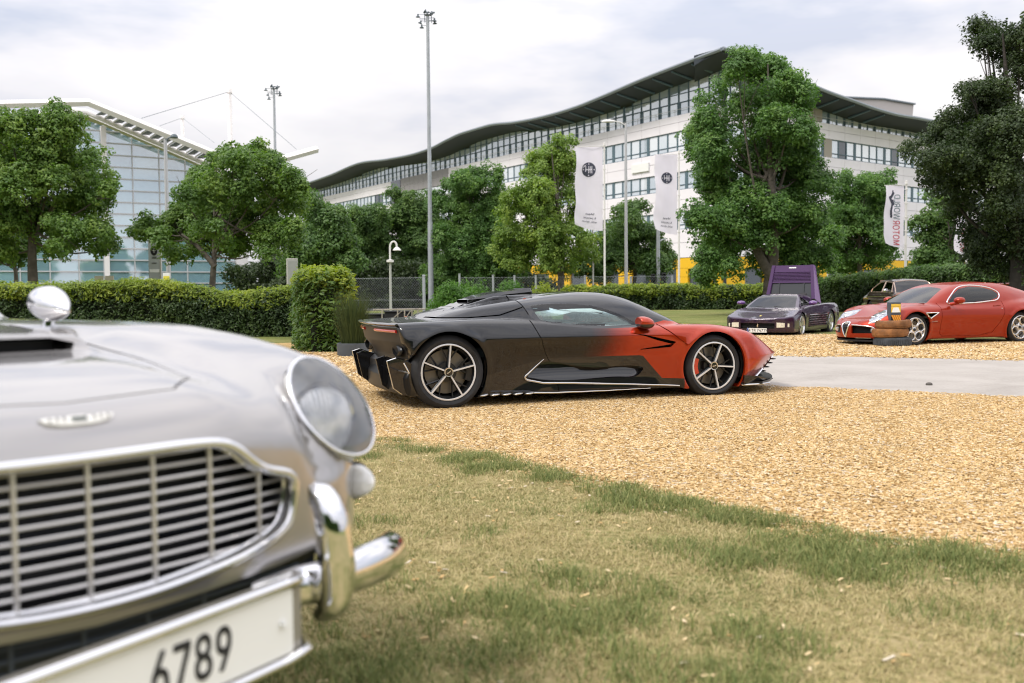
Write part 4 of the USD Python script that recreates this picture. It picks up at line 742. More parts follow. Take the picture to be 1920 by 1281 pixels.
# ------------------------------------------------------------ poles, flags, lamps, fence, signs
GALV = plain('galvanised_steel', (.36, .38, .40), .5, .4, vary=.1, vscale=3); WPOLE = plain('pole_white', (.66, .64, .62), .4); PGREY = plain('pole_grey', (.42, .42, .43), .5)
FLOOD = plain('floodlight_grey', (.10, .125, .14), .5)
def vert(px, py, Y): return at(px, py, Y)
def floodmast(label, px, ytop, Y, r, sc, ybase=545):
    b = at(px + (0), ybase, Y); b[2] = 0; tp = at(px, ytop, Y)[2]; t = thing('floodlight_mast', label, 'floodlight', b, 0, 'tall floodlight masts')
    obj('pole', tube([(0, 0, 0), (0, 0, tp * .3), (0, 0, tp * .3 + .05), (0, 0, tp)], [r * 1.35, r * 1.2, r, r * .75], 12), GALV, t)
    h = tp
    for k, (dx, dz) in enumerate(((-.55, -.45), (.55, -.7), (-.15, 0.1), (.2, .1))): obj('crossarm', tube([(0, -.05, h + dz * sc), (dx * sc * 2, -.1, h + dz * sc)], .05 * sc, 5), FLOOD, t)
    obj('head_frame', [tube([(x * sc, y * sc, h - .9 * sc), (x * sc, y * sc, h + .5 * sc)], .035 * sc, 4) for x in (-.4, .5) for y in (-.3, .3)] + [bx((-.45 * sc, -.35 * sc, h + .1 * sc), (.55 * sc, .35 * sc, h + .16 * sc))], FLOOD, t)
    for x, z, tilt in ((-1.3, -.15, 0), (-1.0, -1.0, .35), (-.8, -1.6, 0), (.95, -.95, -.1), (.9, -.6, .0), (-.1, .35, 1.2), (.35, .3, 1.5), (.6, .45, 1.4), (-.35, .55, 2.2)):
        l = lathe([(.001, .38), (.10, .36), (.13, .12), (.30, -.02), (.33, -.06), (.30, -.05), (.001, .05)], 14); l.apply_scale(sc); l.apply_transform(rotm(tilt, [0, 1, 0])); l.apply_translation((x * sc, -.2 * sc * (1 if x < 0 else -1), h + z * sc)); obj('floodlight', l, FLOOD, t)
        if abs(x) > .7: obj('lamp_arm', tube([(x * sc, -.2 * sc, h + (z + .3) * sc), (0, 0, h + (z + .3) * sc)], .03 * sc, 4), FLOOD, t)
floodmast('tallest floodlight mast, centre, in front of the long office building', 808, 30, 64.5, .135, .47)
floodmast('farther floodlight mast on the left between the roof mast and the office building', 521, 168, 110, .17, .66)
def street_lamp(label, px, py, Y, arm, r, dark=False, ybase=545, pxb=None):
    b = at(pxb or px, ybase, Y); b[2] = 0; z = at(px, py, Y)[2]; t = thing('street_lamp', label, 'street lamp', b)
    obj('pole', tube([(0, 0, 0), (0, 0, z * .35), (0, 0, z)], [r * 1.25, r, r * .75], 10), PGREY if not dark else PGREY, t)
    m = FLOOD if dark else WPOLE
    obj('arm', tube(smooth_path([(0, 0, z - .15), (arm * .3, 0, z + .06), (arm * .7, 0, z + .10)], 8), .035, 6), m, t)
    h = trimesh.creation.icosphere(2, 1.0); v = h.vertices; v[:, 2] = np.where(v[:, 2] < 0, v[:, 2] * .25, v[:, 2]); h.apply_scale((abs(arm) * .36, .17, .15)); h.apply_translation((arm * .85, 0, z + .08)); obj('lamp_head', h, m, t, smooth=50)
    return t
street_lamp('tall street lamp with a pale head between the two gearshift flags', 1171, 231, 62, -1.25, .10, pxb=1174)
street_lamp('slim lamp post with a dark head left of the rounded maple', 312, 262, 40, .42, .085, True, pxb=317)
# gooseneck lantern
b = at(733, 598, 33); b[2] = 0; sc_ = 33 / FPX; gl = thing('gooseneck_lamp', 'white gooseneck garden lamp on a grey post behind the tail of the black coupe', 'lamp', b)
zt = at(733, 490, 33)[2]; z2_ = at(733, 453, 33)[2]
obj('pole', tube([(0, 0, 0), (0, 0, zt)], [.045, .038], 10), plain('lamp_post_beige', (.40, .41, .37), .5), gl)
obj('collar', lathe([(.05, zt - .04), (.12, zt - .03), (.12, zt + .04), (.04, zt + .06)], 16), WPOLE, gl)
obj('gooseneck', tube(smooth_path([(0, 0, zt), (0, 0, z2_ - .25), (.05, 0, z2_ - .04), (.13, 0, z2_), (.21, 0, z2_ - .08), (.225, 0, z2_ - .22)], 24), .032, 8), WPOLE, gl)
obj('lamp_shade', lathe([(.04, z2_ - .18), (.09, z2_ - .22), (.14, z2_ - .285), (.14, z2_ - .30), (.06, z2_ - .30)], 20).apply_translation((.23, 0, 0)), WPOLE, gl)
# small white mushroom lamps peeping over the hedge end
for px, py, lb, Y in ((633, 512, 'small white lamp cap peeping over the top of the hedge end', 30), (648, 535, 'small white lamp cap just right of the hedge end, above the planter grasses', 28)):
    q = at(px, py, Y); t = thing('garden_lamp', lb, 'lamp', (q[0], q[1], 0)); obj('pole', tube([(0, 0, 0), (0, 0, q[2])], .05, 8), WPOLE, t); obj('lamp_cap', lathe([(.04, q[2] - .06), (.18, q[2] - .04), (.17, q[2] + .05), (.10, q[2] + .10), (.001, q[2] + .11)], 16), WPOLE, t)
# flags
CLOTH = M_('flag_cloth', {'d': ('diffuse_bsdf', {'color': (.86, .83, .88)}), 't': ('translucent_bsdf', {'color': (.88, .85, .90)}), 'm': ('mix_closure', {'fac': .5})}, [('d.BSDF', 'm.closure1'), ('t.BSDF', 'm.closure2')], surface='m.closure')
INK = plain('flag_ink', (.055, .058, .085), .8); INKRED = plain('flag_red', (.50, .03, .06), .8); INKG = plain('flag_grey_green', (.13, .20, .22), .8)
def flag_surface(w, h, phase, curl):
    """(u, v) in metres from the top corner at the pole, u away from it; gives (x, y, z) offsets"""
    def S(u, v):
        k = u / w; y = (.10 * np.sin(k * 3.2 + phase) + .06 * np.sin(v * 2.1 + phase * 2 + k * 2.)) * np.minimum(k * 1.6, 1) + .03 * np.sin(v * 5 + k * 7 + phase) * k
        x = u * (1 - .05 * k * np.sin(v * 1.2 + phase) ** 2 - curl * np.exp(-((v - h * .82) / (.13 * h)) ** 2) * -k * .06); z = -v - .02 * k + .05 * k * k * (v / h)
        return x, y, z
    return S
def banner(label, px, ytop, pxb, Y, w, h, marks, phase, curl, base_y=560, seen=True):
    b = at(pxb, base_y, Y); b[2] = 0; zt = at(px, ytop, Y)[2]; p = thing('flagpole', 'white flagpole ' + label[1], 'flagpole', b, 0); r = .062
    obj('pole', tube([(0, 0, 0), (0, 0, zt * .5), (0, 0, zt)], [r, r * .9, r * .7], 10), WPOLE, p); obj('pole_cap', lathe([(.001, zt + .09), (r, zt + .07), (r * 1.15, zt - .1), (r * .7, zt - .12)], 10), WPOLE, p)
    zf = zt - .12; obj('boom', tube([(0, 0, zf), (-w * .98, 0, zf - .02)], .018, 6), WPOLE, p)
    for k in range(5): obj('flag_ring', tube(np.array([(math.cos(a) * .09, math.sin(a) * .09, zf - .2 - k * (h - .3) / 4) for a in np.linspace(0, 2 * PI, 9)[:-1]]), .012, 4, True), WPOLE, p)
    f = thing('banner_flag', label[0], 'flag', (b[0], b[1], zf - .03)); S = flag_surface(w, h, phase, curl)
    n, m = 18, 46; u, v = np.meshgrid(np.linspace(.10, w, n), np.linspace(0, h, m)); bot = (v / h) ** 6; x, y, z = S(u, v - bot * .10 * (1 - u / w) * 0); V = np.stack([-x, y, z + bot * curl * .35 * (u / w) ** 2], -1).reshape(-1, 3)
    q = (np.arange(m - 1)[:, None] * n + np.arange(n - 1)).ravel(); F = np.vstack([np.stack([q, q + 1, q + n + 1], 1), np.stack([q, q + n + 1, q + n], 1)]); Vb = V + [0, .006, 0]; e = len(V)
    obj('cloth', trimesh.Trimesh(np.vstack([V, Vb]), np.vstack([F, F[:, ::-1] + e]), process=False), CLOTH, f, smooth=60)
    for nm, poly, mt in marks:
        L = []
        for g in getattr(poly, 'geoms', [poly]):
            if g.area < 1e-7: continue
            vv, ff = trimesh.creation.triangulate_polygon(g.segmentize(.05) if g.area > .02 else g, engine='earcut'); xx, yy, zz = S(vv[:, 0], vv[:, 1]); bo = (vv[:, 1] / h) ** 6
            L.append(trimesh.Trimesh(np.stack([-xx, yy - .012, zz + bo * curl * .35 * (vv[:, 0] / w) ** 2], 1), ff, process=False))
        obj(nm, L, mt, f, smooth=False)
    return f
from shapely import affinity
def text_poly(s, h):
    m = meshkit.text_mesh(s, h, .01); f = m.faces[np.abs(m.face_normals[:, 2]) > .9]; up = m.vertices[:, 2] > .005; f = f[up[f].all(1)]
    return unary_union([Polygon(m.vertices[t][:, :2]).buffer(.0008) for t in f])
def gear_marks(w, h, cx, cy, r):
    """emblem: dark disc with an H gate and four small letters; below it three lines of script, seen from behind (mirrored)"""
    disc = Point(0, 0).buffer(r, 24); gate = [sbox(-.5 * r, -.5 * r, -.38 * r, .5 * r), sbox(-.06 * r, -.5 * r, .06 * r, .5 * r), sbox(.38 * r, -.5 * r, .5 * r, .3 * r), sbox(-.5 * r, -.07 * r, .5 * r, .07 * r), sbox(-.27 * r, -.5 * r, -.18 * r, .5 * r)]
    let = [affinity.translate(Point(0, 0).buffer(.09 * r), a * .78 * r, b * .78 * r) for a, b in ((0, 1), (1, 0), (0, -1), (-1, 0))]
    d = disc.difference(unary_union(gate + let)); out = [('emblem', affinity.translate(d, cx, cy), INK)]
    for k, s in enumerate(('Meet', '& people', 'with drive')):
        p = affinity.skew(text_poly(s, .15), xs=-14); x0, y0, x1, y1 = p.bounds; sx = [.62, .85, .98][k] * w * .50 / (x1 - x0)
        # seen from the back: u runs away from the pole, i.e. to the viewer's left, so plain text here reads mirrored
        p = affinity.scale(p, sx, -.75, origin=(x0, 0)); p = affinity.translate(p, -x0 + w * .5 - sx * (x1 - x0) / 2, h * .815 + k * .23); out.append(('lettering', p, INK))
    return out
W1, H1 = 55 * 56 / FPX, 156 * 56 / FPX
banner(('white banner flag with gearshift emblem, the left and larger looking one', 'carrying the left gearshift flag'), 1134, 270, 1134, 56, W1, H1, gear_marks(W1, H1, W1 * .54, 42 * 56 / FPX, 13.5 * 56 / FPX), .6, 1.0, 560)
W2, H2 = 46 * 56 / FPX, 148 * 56 / FPX
banner(('white banner flag with gearshift emblem, the right one beside the biggest tree', 'carrying the right gearshift flag, its foot on the lawn'), 1271, 285, 1273, 56, W2, H2, gear_marks(W2, H2, W2 * .5, 43 * 56 / FPX, 10.5 * 56 / FPX), 2.2, .8, 580)
def world_marks(w, h):
    """MOTORWORLD running up the cloth, seen from behind, with a dark brush figure beside it"""
    out = []; L = h * .84; y = h * .965
    for s, mt in (('MOTOR', INKRED), ('WORLD', INKG)):
        p = text_poly(s, .30); x0, y0, x1, y1 = p.bounds; k = L / 2 / (x1 - x0); p = affinity.scale(affinity.translate(p, -x0, -y0), k * .96, 1.0, origin=(0, 0))
        # text x -> up the cloth (decreasing v); text y -> towards the pole side seen from behind
        p = affinity.affine_transform(p, [0, -1, -1, 0, w * .56, y]); out.append(('lettering', p, mt)); y -= L / 2
    st = [LineString([(w * .66, h * .50), (w * .70, h * .40), (w * .66, h * .30), (w * .74, h * .22)]).buffer(.05), LineString([(w * .62, h * .12), (w * .72, h * .18), (w * .80, h * .19), (w * .70, h * .26)]).buffer(.06), LineString([(w * .64, h * .08), (w * .66, h * .15)]).buffer(.03), LineString([(w * .60, h * .30), (w * .64, h * .24)]).buffer(.05)]
    out.append(('brush_figure', unary_union(st), INK)); return out
W3, H3 = 42 * 46 / FPX, 115 * 46 / FPX
banner(('white banner flag with red and dark lettering running up it', 'carrying the lettered flag'), 1697, 342, 1697, 46, W3, H3, world_marks(W3, H3), 1.2, .5, 560)
banner(('narrow folded banner flag at the edge of the huge dark tree', 'half hidden beside the huge dark tree'), 1811, 360, 1811, 45, 22 * 45 / FPX, 112 * 45 / FPX, [(a, affinity.scale(b, .55, 1, origin=(0, 0)), c) for a, b, c in world_marks(W3, 110 * 45 / FPX)], 3.3, .6, 560)
for px, yt, Y, lb, r in ((1112, 300, 63, 'thin white pole partly hidden by the left gearshift flag', .06), (1552, 420, 60, 'thin grey pole left of the high dense hedge', .07)):
    b = at(px, 545, Y); b[2] = 0; z = at(px, yt, Y)[2]; t = thing('plain_pole', lb, 'pole', b); obj('pole', tube([(0, 0, 0), (0, 0, z)], [r, r * .8], 8), WPOLE, t); obj('pole_cap', lathe([(.001, z + .08), (r, z + .05), (r, z - .05)], 8), WPOLE, t)
# traffic signal
b = at(1234, 545, 64); b[2] = 0; ts = thing('traffic_light', 'grey traffic light pole with curved arm behind the right gearshift flag', 'traffic light', b); z = at(1234, 330, 64)[2]; za = at(1234, 448, 64)[2]
obj('pole', tube([(0, 0, 0), (0, 0, z)], [.14, .10], 10), GALV, ts); obj('arm', tube(smooth_path([(0, 0, za - .6), (.12, 0, za - .15), (.5, 0, za)], 10), .05, 6), GALV, ts)
for dx, zz in ((.33, at(1243, 525, 64)[2]), (-.34, at(1225, 527, 64)[2])):
    hd = obj('signal_head', bx((dx - .15, -.22, zz - .45), (dx + .15, .02, zz + .45), .04), BLACK, ts)
    for k in range(3): obj('signal_hood', lathe([(.11, 0), (.12, .16), (.10, .16)], 12, 'y').apply_transform(rotm(PI, [0, 0, 1])).apply_translation((dx, -.22, zz - .28 + .28 * k)), BLACK, hd)
# wire fence: posts (each a thing), mesh panels between them
def wire_panel(name, p0, p1, h, label, gap=.10, r=.0022, rails=(.05, .98)):
    p0, p1 = np.array(p0, float), np.array(p1, float); d = p1 - p0; L = np.linalg.norm(d); u = d / L; t = thing(name, label, 'fence', (0, 0, 0)); w = []
    P = lambda s, z: p0 + u * s + np.array([0, 0, z])
    for s in np.arange(-h, L, gap):
        for sg in (1, -1):
            a0, a1 = (s, s + h) if sg > 0 else (s + h, s); z0, z1 = 0.0, h
            q0, q1 = max(0, min(a0, a1)), min(L, max(a0, a1))
            if q1 - q0 < .05: continue
            f = lambda q: (q - s) if sg > 0 else (s + h - q)
            w.append(tube([P(q0, f(q0)), P(q1, f(q1))], r, 3, caps=False))
    obj('wire_mesh', w, GALV, t, smooth=False, kind='stuff')
    for z in rails: obj('rail_wire', tube([P(0, z * h), P(L, z * h)], r * 2, 4), GALV, t)
    return t
def fence_post(px, ytop, Y, r, lb, group=None):
    b = at(px, 560, Y); b[2] = 0; z = at(px, ytop, Y)[2]; t = thing('fence_post', lb, 'fence post', b, 0, group); obj('post', tube([(0, 0, 0), (0, 0, z)], r, 8), GALV, t); obj('post_cap', lathe([(.001, z + .03), (r * 1.15, z + .015), (r * 1.15, z - .02)], 8), GALV, t); return b, z
FA = [fence_post(795, 517, 30, .045, 'thick grey fence post standing right behind the tail of the black coupe')]
q0 = at(655, 530, 31); q0[2] = 0
wire_panel('wire_fence', q0, FA[0][0], FA[0][1] - .03, 'chain link fence panel between the gooseneck lamp and the thick fence post', .085, .0016, (.05, .55, .98))
prev = None
for px, yt, lb in ((862, 514, 'thin fence post above the feathery bush'), (925, 516, 'fence post above the roof scoop, the left of two close ones'), (965, 517, 'fence post between the roof scoop and the yellow green bush'), (1005, 517, 'fence post above the yellow green bush'), (1097, 517, 'fence post left of the thin white pole'), (1183, 519, 'fence post right of the tall street lamp'), (1260, 518, 'fence post left of the right gearshift flagpole')):
    b, z = fence_post(px, yt, 58.5, .065, lb, None)
    if prev is not None: wire_panel('wire_fence', prev, b, 1.95, 'chain link panel ending at the ' + lb.replace(', the left of two close ones', '').replace(' the roof scoop and', ''), .16, .003)
    prev = b
# things behind the coupe's tail: pale railing, stakes, cone, crates, sacks
PALE = plain('pale_wood', (.30, .27, .22), .8, vary=.25, vscale=12)
a, c = at(700, 581, 29), at(830, 579, 28); t = thing('railing', 'low pale railing of a table frame behind the coupe, left of the feathery bush', 'railing')
obj('top_rail', tube([a, c], .022, 6), PALE, t)
for px in (745, 758, 772, 783, 716): q = at(px, 580, 28.8); obj('stake', tube([(q[0], q[1], 0), (q[0] + .01, q[1], q[2])], .02, 5), PALE, t)
for x0, y0, x1, y1 in ((754, 583, 738, 596), (770, 583, 762, 595)): obj('brace', tube([at(x0, y0, 28.7), at(x1, y1, 28.7)], .014, 5), PALE, t)
TARP = plain('black_tarp', (.012, .012, .014), .6)
for px, w, h, lb, Y in ((748, .42, .50, 'black crate under the pale railing', 29.5), (715, .5, .42, 'black crate left of the gooseneck lamp foot', 29.5)):
    q = at(px, 600, Y); t = thing('crate', lb, 'crate', (q[0], q[1], 0), .1); obj('body', bx((-w, -.3, 0), (w, .3, h), .03), TARP, t); obj('lid', bx((-w - .02, -.32, h), (w + .02, .32, h + .04), .01), BLACK, t)
for px, lb in ((761, 'small faded orange traffic cone behind the deck of the black coupe'), (792, 'second faded traffic cone, at the foot of the thick fence post')):
    q = at(px, 590, 27.5); z = .42 if px < 780 else .52; t = thing('traffic_cone', lb, 'cone', (q[0], q[1], 0)); CONE = UsdShade.Material.Get(stage, '/World/Looks/cone') if stage.GetPrimAtPath('/World/Looks/cone') else plain('cone', (.62, .22, .14), .6)
    obj('base', bx((-.18, -.18, 0), (.18, .18, .03), .01), CONE, t); obj('cone', lathe([(.14, .03), (.03, z), (.001, z)], 16), CONE, t); obj('band', lathe([(.095, z * .45), (.068, z * .68)], 16), WHITE, t)
def sack(label, px, py, Y, s, col, name, seed):
    rng = np.random.default_rng(seed); m = trimesh.creation.icosphere(3, 1.0); v = m.vertices; v *= (1 + .25 * (meshkit.fbm(v * 1.5 + seed, 3, seed) - .5))[:, None]; v[:, 2] = np.maximum(v[:, 2], -.75); m.apply_scale(s); c = at(px, py, Y); m.apply_translation(c); obj(name, m, plain(name + str(seed) if False else f'{name}_cloth', col, .85), None, smooth=True, label=label, cat=name.replace('_', ' '))
bt = thing('table', 'dark low table carrying the white bundle and the beige sack', 'table'); cB = at(825, 594, 28); obj('table_top', bx((cB[0] - .55, 27.6, cB[2] - .06), (cB[0] + .6, 28.4, cB[2])), TARP, bt)
for dx in (-.5, .55):
    for y in (27.7, 28.3): obj('leg', bx((cB[0] + dx - .02, y - .02, 0), (cB[0] + dx + .02, y + .02, cB[2] - .06)), TARP, bt)
sack('white bundle behind the sloping engine cover of the coupe', 806, 588, 28, (.13, .12, .09), (.62, .60, .58), 'bundle', 3)
sack('beige sack right of the white bundle', 818, 590, 27.9, (.12, .10, .06), (.55, .42, .34), 'sack', 4)
sack('grey covered parcel on the engine cover line, below the feathery bush', 838, 580, 28, (.17, .12, .10), (.22, .23, .25), 'parcel', 5)
# left: totem sign, poster board, cabinets, white boards
q0, q1 = at(280, 545, 38), at(297, 545, 38.5); z0 = at(288, 449, 38)[2]
tt = thing('totem_sign', 'tall grey totem sign with dark round emblem in front of the glass hall', 'sign', (q0[0], 38, 0), math.radians(20)); w = .40
obj('panel', bx((0, -.09, .0), (w, .09, z0), .01), plain('totem_grey', (.36, .38, .38), .45), tt); obj('edge_strip', bx((w, -.10, 0), (w + .05, .10, z0 + .03)), plain('totem_beige', (.45, .42, .36), .5), tt)
def disc_plate(r, depth=.006): return lathe([(.001, 0), (r, 0), (r, depth), (.001, depth)], 28, 'y')
zz = at(288, 470, 38)[2]; d = disc_plate(.15); d.apply_scale((.85, 1, 1.25)); d.apply_translation((w * .5, -.10, zz)); obj('emblem', d, BLACK, tt)
obj('emblem_cross', [bx((w * .5 - .05, -.108, zz - .008), (w * .5 + .05, -.101, zz + .008)), bx((w * .5 - .008, -.108, zz - .08), (w * .5 + .008, -.101, zz + .08))], WHITE, tt)
for k, y in enumerate((484, 494)): z = at(288, y, 38)[2]; obj('text_block', [bx((w * .28, -.095, z + .02 * j), (w * .72, -.0905, z + .02 * j + .008)) for j in range(-1, 3 - k)], DARKM, tt)
z = at(288, 508, 38)[2]; obj('notice', bx((.03, -.097, z - .06), (w - .02, -.0905, z + .06)), WHITE, tt)
q = at(315, 525, 33); z = at(315, 512, 33)[2]; t = thing('poster_board', 'small white poster board with a yellow print at the lamp post foot', 'sign', (q[0], 33, 0)); obj('board', bx((-.16, -.03, .3), (.08, .03, z), .01), WHITE, t); obj('print', bx((-.14, -.036, .8), (.06, -.031, z - .10)), plain('print_yellow', (.72, .62, .06), .6), t)
obj('print_mark', [bx((-.11, -.040, z - .26), (.03, -.0365, z - .235)), bx((-.12, -.040, z - .42), (-.07, -.0365, z - .34))], DARKM, t)
for px, lb in ((186, 'left of two small cream boards above the hedge'), (205, 'right of two small cream boards above the hedge')):
    q = at(px, 525, 36); z0, z1 = at(px, 531, 36)[2], at(px, 517.5, 36)[2]; t = thing('cream_board', lb, 'board', (q[0], 36, 0)); obj('board', bx((-.16, -.02, z0), (.16, .02, z1), .006), plain('cream', (.72, .66, .56), .6) if px == 186 else UsdShade.Material.Get(stage, '/World/Looks/cream'), t); obj('post', tube([(0, .04, 0), (0, .04, z1 + .02)], .02, 6), GALV, t)
q = at(548, 520, 42); z = at(548, 485, 42)[2]; t = thing('utility_cabinet', 'pale grey utility cabinet behind the hedge left of the hedge end', 'cabinet', (q[0], 42, 0), .3); obj('body', bx((-.22, -.2, 0), (.22, .2, z), .015), plain('cabinet_grey', (.42, .41, .38), .6), t); obj('side_rack', [bx((.23, -.15, z * .45 + k * .1), (.27, .15, z * .45 + k * .1 + .05)) for k in range(8)], GALV, t); obj('door', bx((-.19, -.215, .1), (.19, -.2005, z - .08), .005), plain('cabinet_door', (.36, .37, .35), .55), t)
# stack of painted tyres with the marker post
def tyre_stack():
    c = at(1671, 652, 18.6); c[2] = 0; names = (('grey worn tyre at the bottom of the painted tyre stack', (.045, .052, .06), .50), ('orange brown painted tyre in the middle of the stack', (.20, .082, .024), .47), ('orange brown painted tyre on top of the stack, carrying the marker post', (.175, .075, .024), .46))
    z = 0.0
    for k, (lb, col, s) in enumerate(names):
        R = 33.5 * 18.6 / FPX * (1.0 if k == 0 else .98 if k == 1 else .97); h = (.185, .17, .155)[k]; m = plain(f'tyre_paint_{"grey" if k == 0 else "orange" if k == 1 else "rust"}', col, .7, vary=.5, vscale=7, bump=.6, bscale=26, bdist=.02)
        pr = [(R * .62, .02), (R * .72, .0), (R * .94, .012), (R, .05), (R, h - .05), (R * .94, h - .012), (R * .72, h), (R * .62, h - .02), (R * .62, .02)]
        t = thing('tyre', lb, 'tyre', (c[0] + (.02, -.02, .03)[k], c[1], z), .3 * k); body = lathe(pr, 48); body.apply_transform(rotm((-.0, -.045, -.05)[k], [0, 1, 0])); obj('carcass', body, m, t, smooth=40)
        for j in range(2 if k == 0 else 1): g = lathe([(R + .001, h * (.35 + .3 * j) - .006), (R + .004, h * (.35 + .3 * j)), (R + .001, h * (.35 + .3 * j) + .006)], 48); g.apply_transform(rotm((-.0, -.045, -.05)[k], [0, 1, 0])); obj('tread_ring', g, m, t)
        if k == 0: obj('tread_block', [moved(bx((-.012, -.006, .04), (.012, .008, h - .04)), (0, R, 0), None).apply_transform(rotm(a, [0, 0, 1])) for a in np.linspace(0, 2 * PI, 61)[:-1]], m, t, smooth=False, kind='stuff')
        z += h - .004
    w = 9.6 * 18.6 / FPX; p = thing('marker_post', 'dark square marker post with hazard stripes standing in the tyre stack', 'post', (c[0] + .035, c[1] - .02, 0)); zt = at(1675, 566.5, 18.6)[2]; PM = plain('marker_grey', (.055, .065, .08), .5); obj('post', bx((-w, -w, .05), (w, w, zt), .008), PM, p)
    OR = plain('marker_orange', (.75, .30, .03), .5); YE = plain('marker_yellow', (.72, .46, .06), .5); za, zb = zt - .36, zt - .24
    obj('stripe_field', bx((-w * .96, -w - .004, za), (w * .96, -w - .0005, zb)), BLACK, p)
    for k in range(5):
        x = -w * .92 + k * w * .40; P = Polygon([(x, zb), (x + .03, zb), (x + .085, za), (x + .055, za)]).intersection(sbox(-w * .96, za, w * .96, zb))
        if P.area > 0: e = extrude(P, .003); e.apply_transform(rotm(PI / 2, [1, 0, 0])); e.apply_translation((0, -w - .004, 0)); obj('hazard_stripe', e, OR, p, smooth=False)
    obj('top_label', bx((-w * .92, -w - .004, zt - .075), (w * .92, -w - .0005, zt - .035)), YE, p); obj('picture', bx((-w * .92, -w - .004, zt - .19), (w * .92, -w - .0005, zt - .08)), YE, p)
    e = extrude(Polygon([(-w * .8, zt - .19), (w * .8, zt - .19), (w * .5, zt - .10), (-w * .5, zt - .10)]), .002); e.apply_transform(rotm(PI / 2, [1, 0, 0])); e.apply_translation((0, -w - .0045, 0)); obj('picture_shape', e, WHITE, p, smooth=False)
tyre_stack()
obj('stone', moved(trimesh.creation.icosphere(2, 1.0).apply_scale((.038, .03, .022)), gnd(1742, 724) + [0, 0, .02]), plain('stone_dark', (.10, .09, .08), .9), None, label='small dark stone lying on the concrete road', cat='stone')
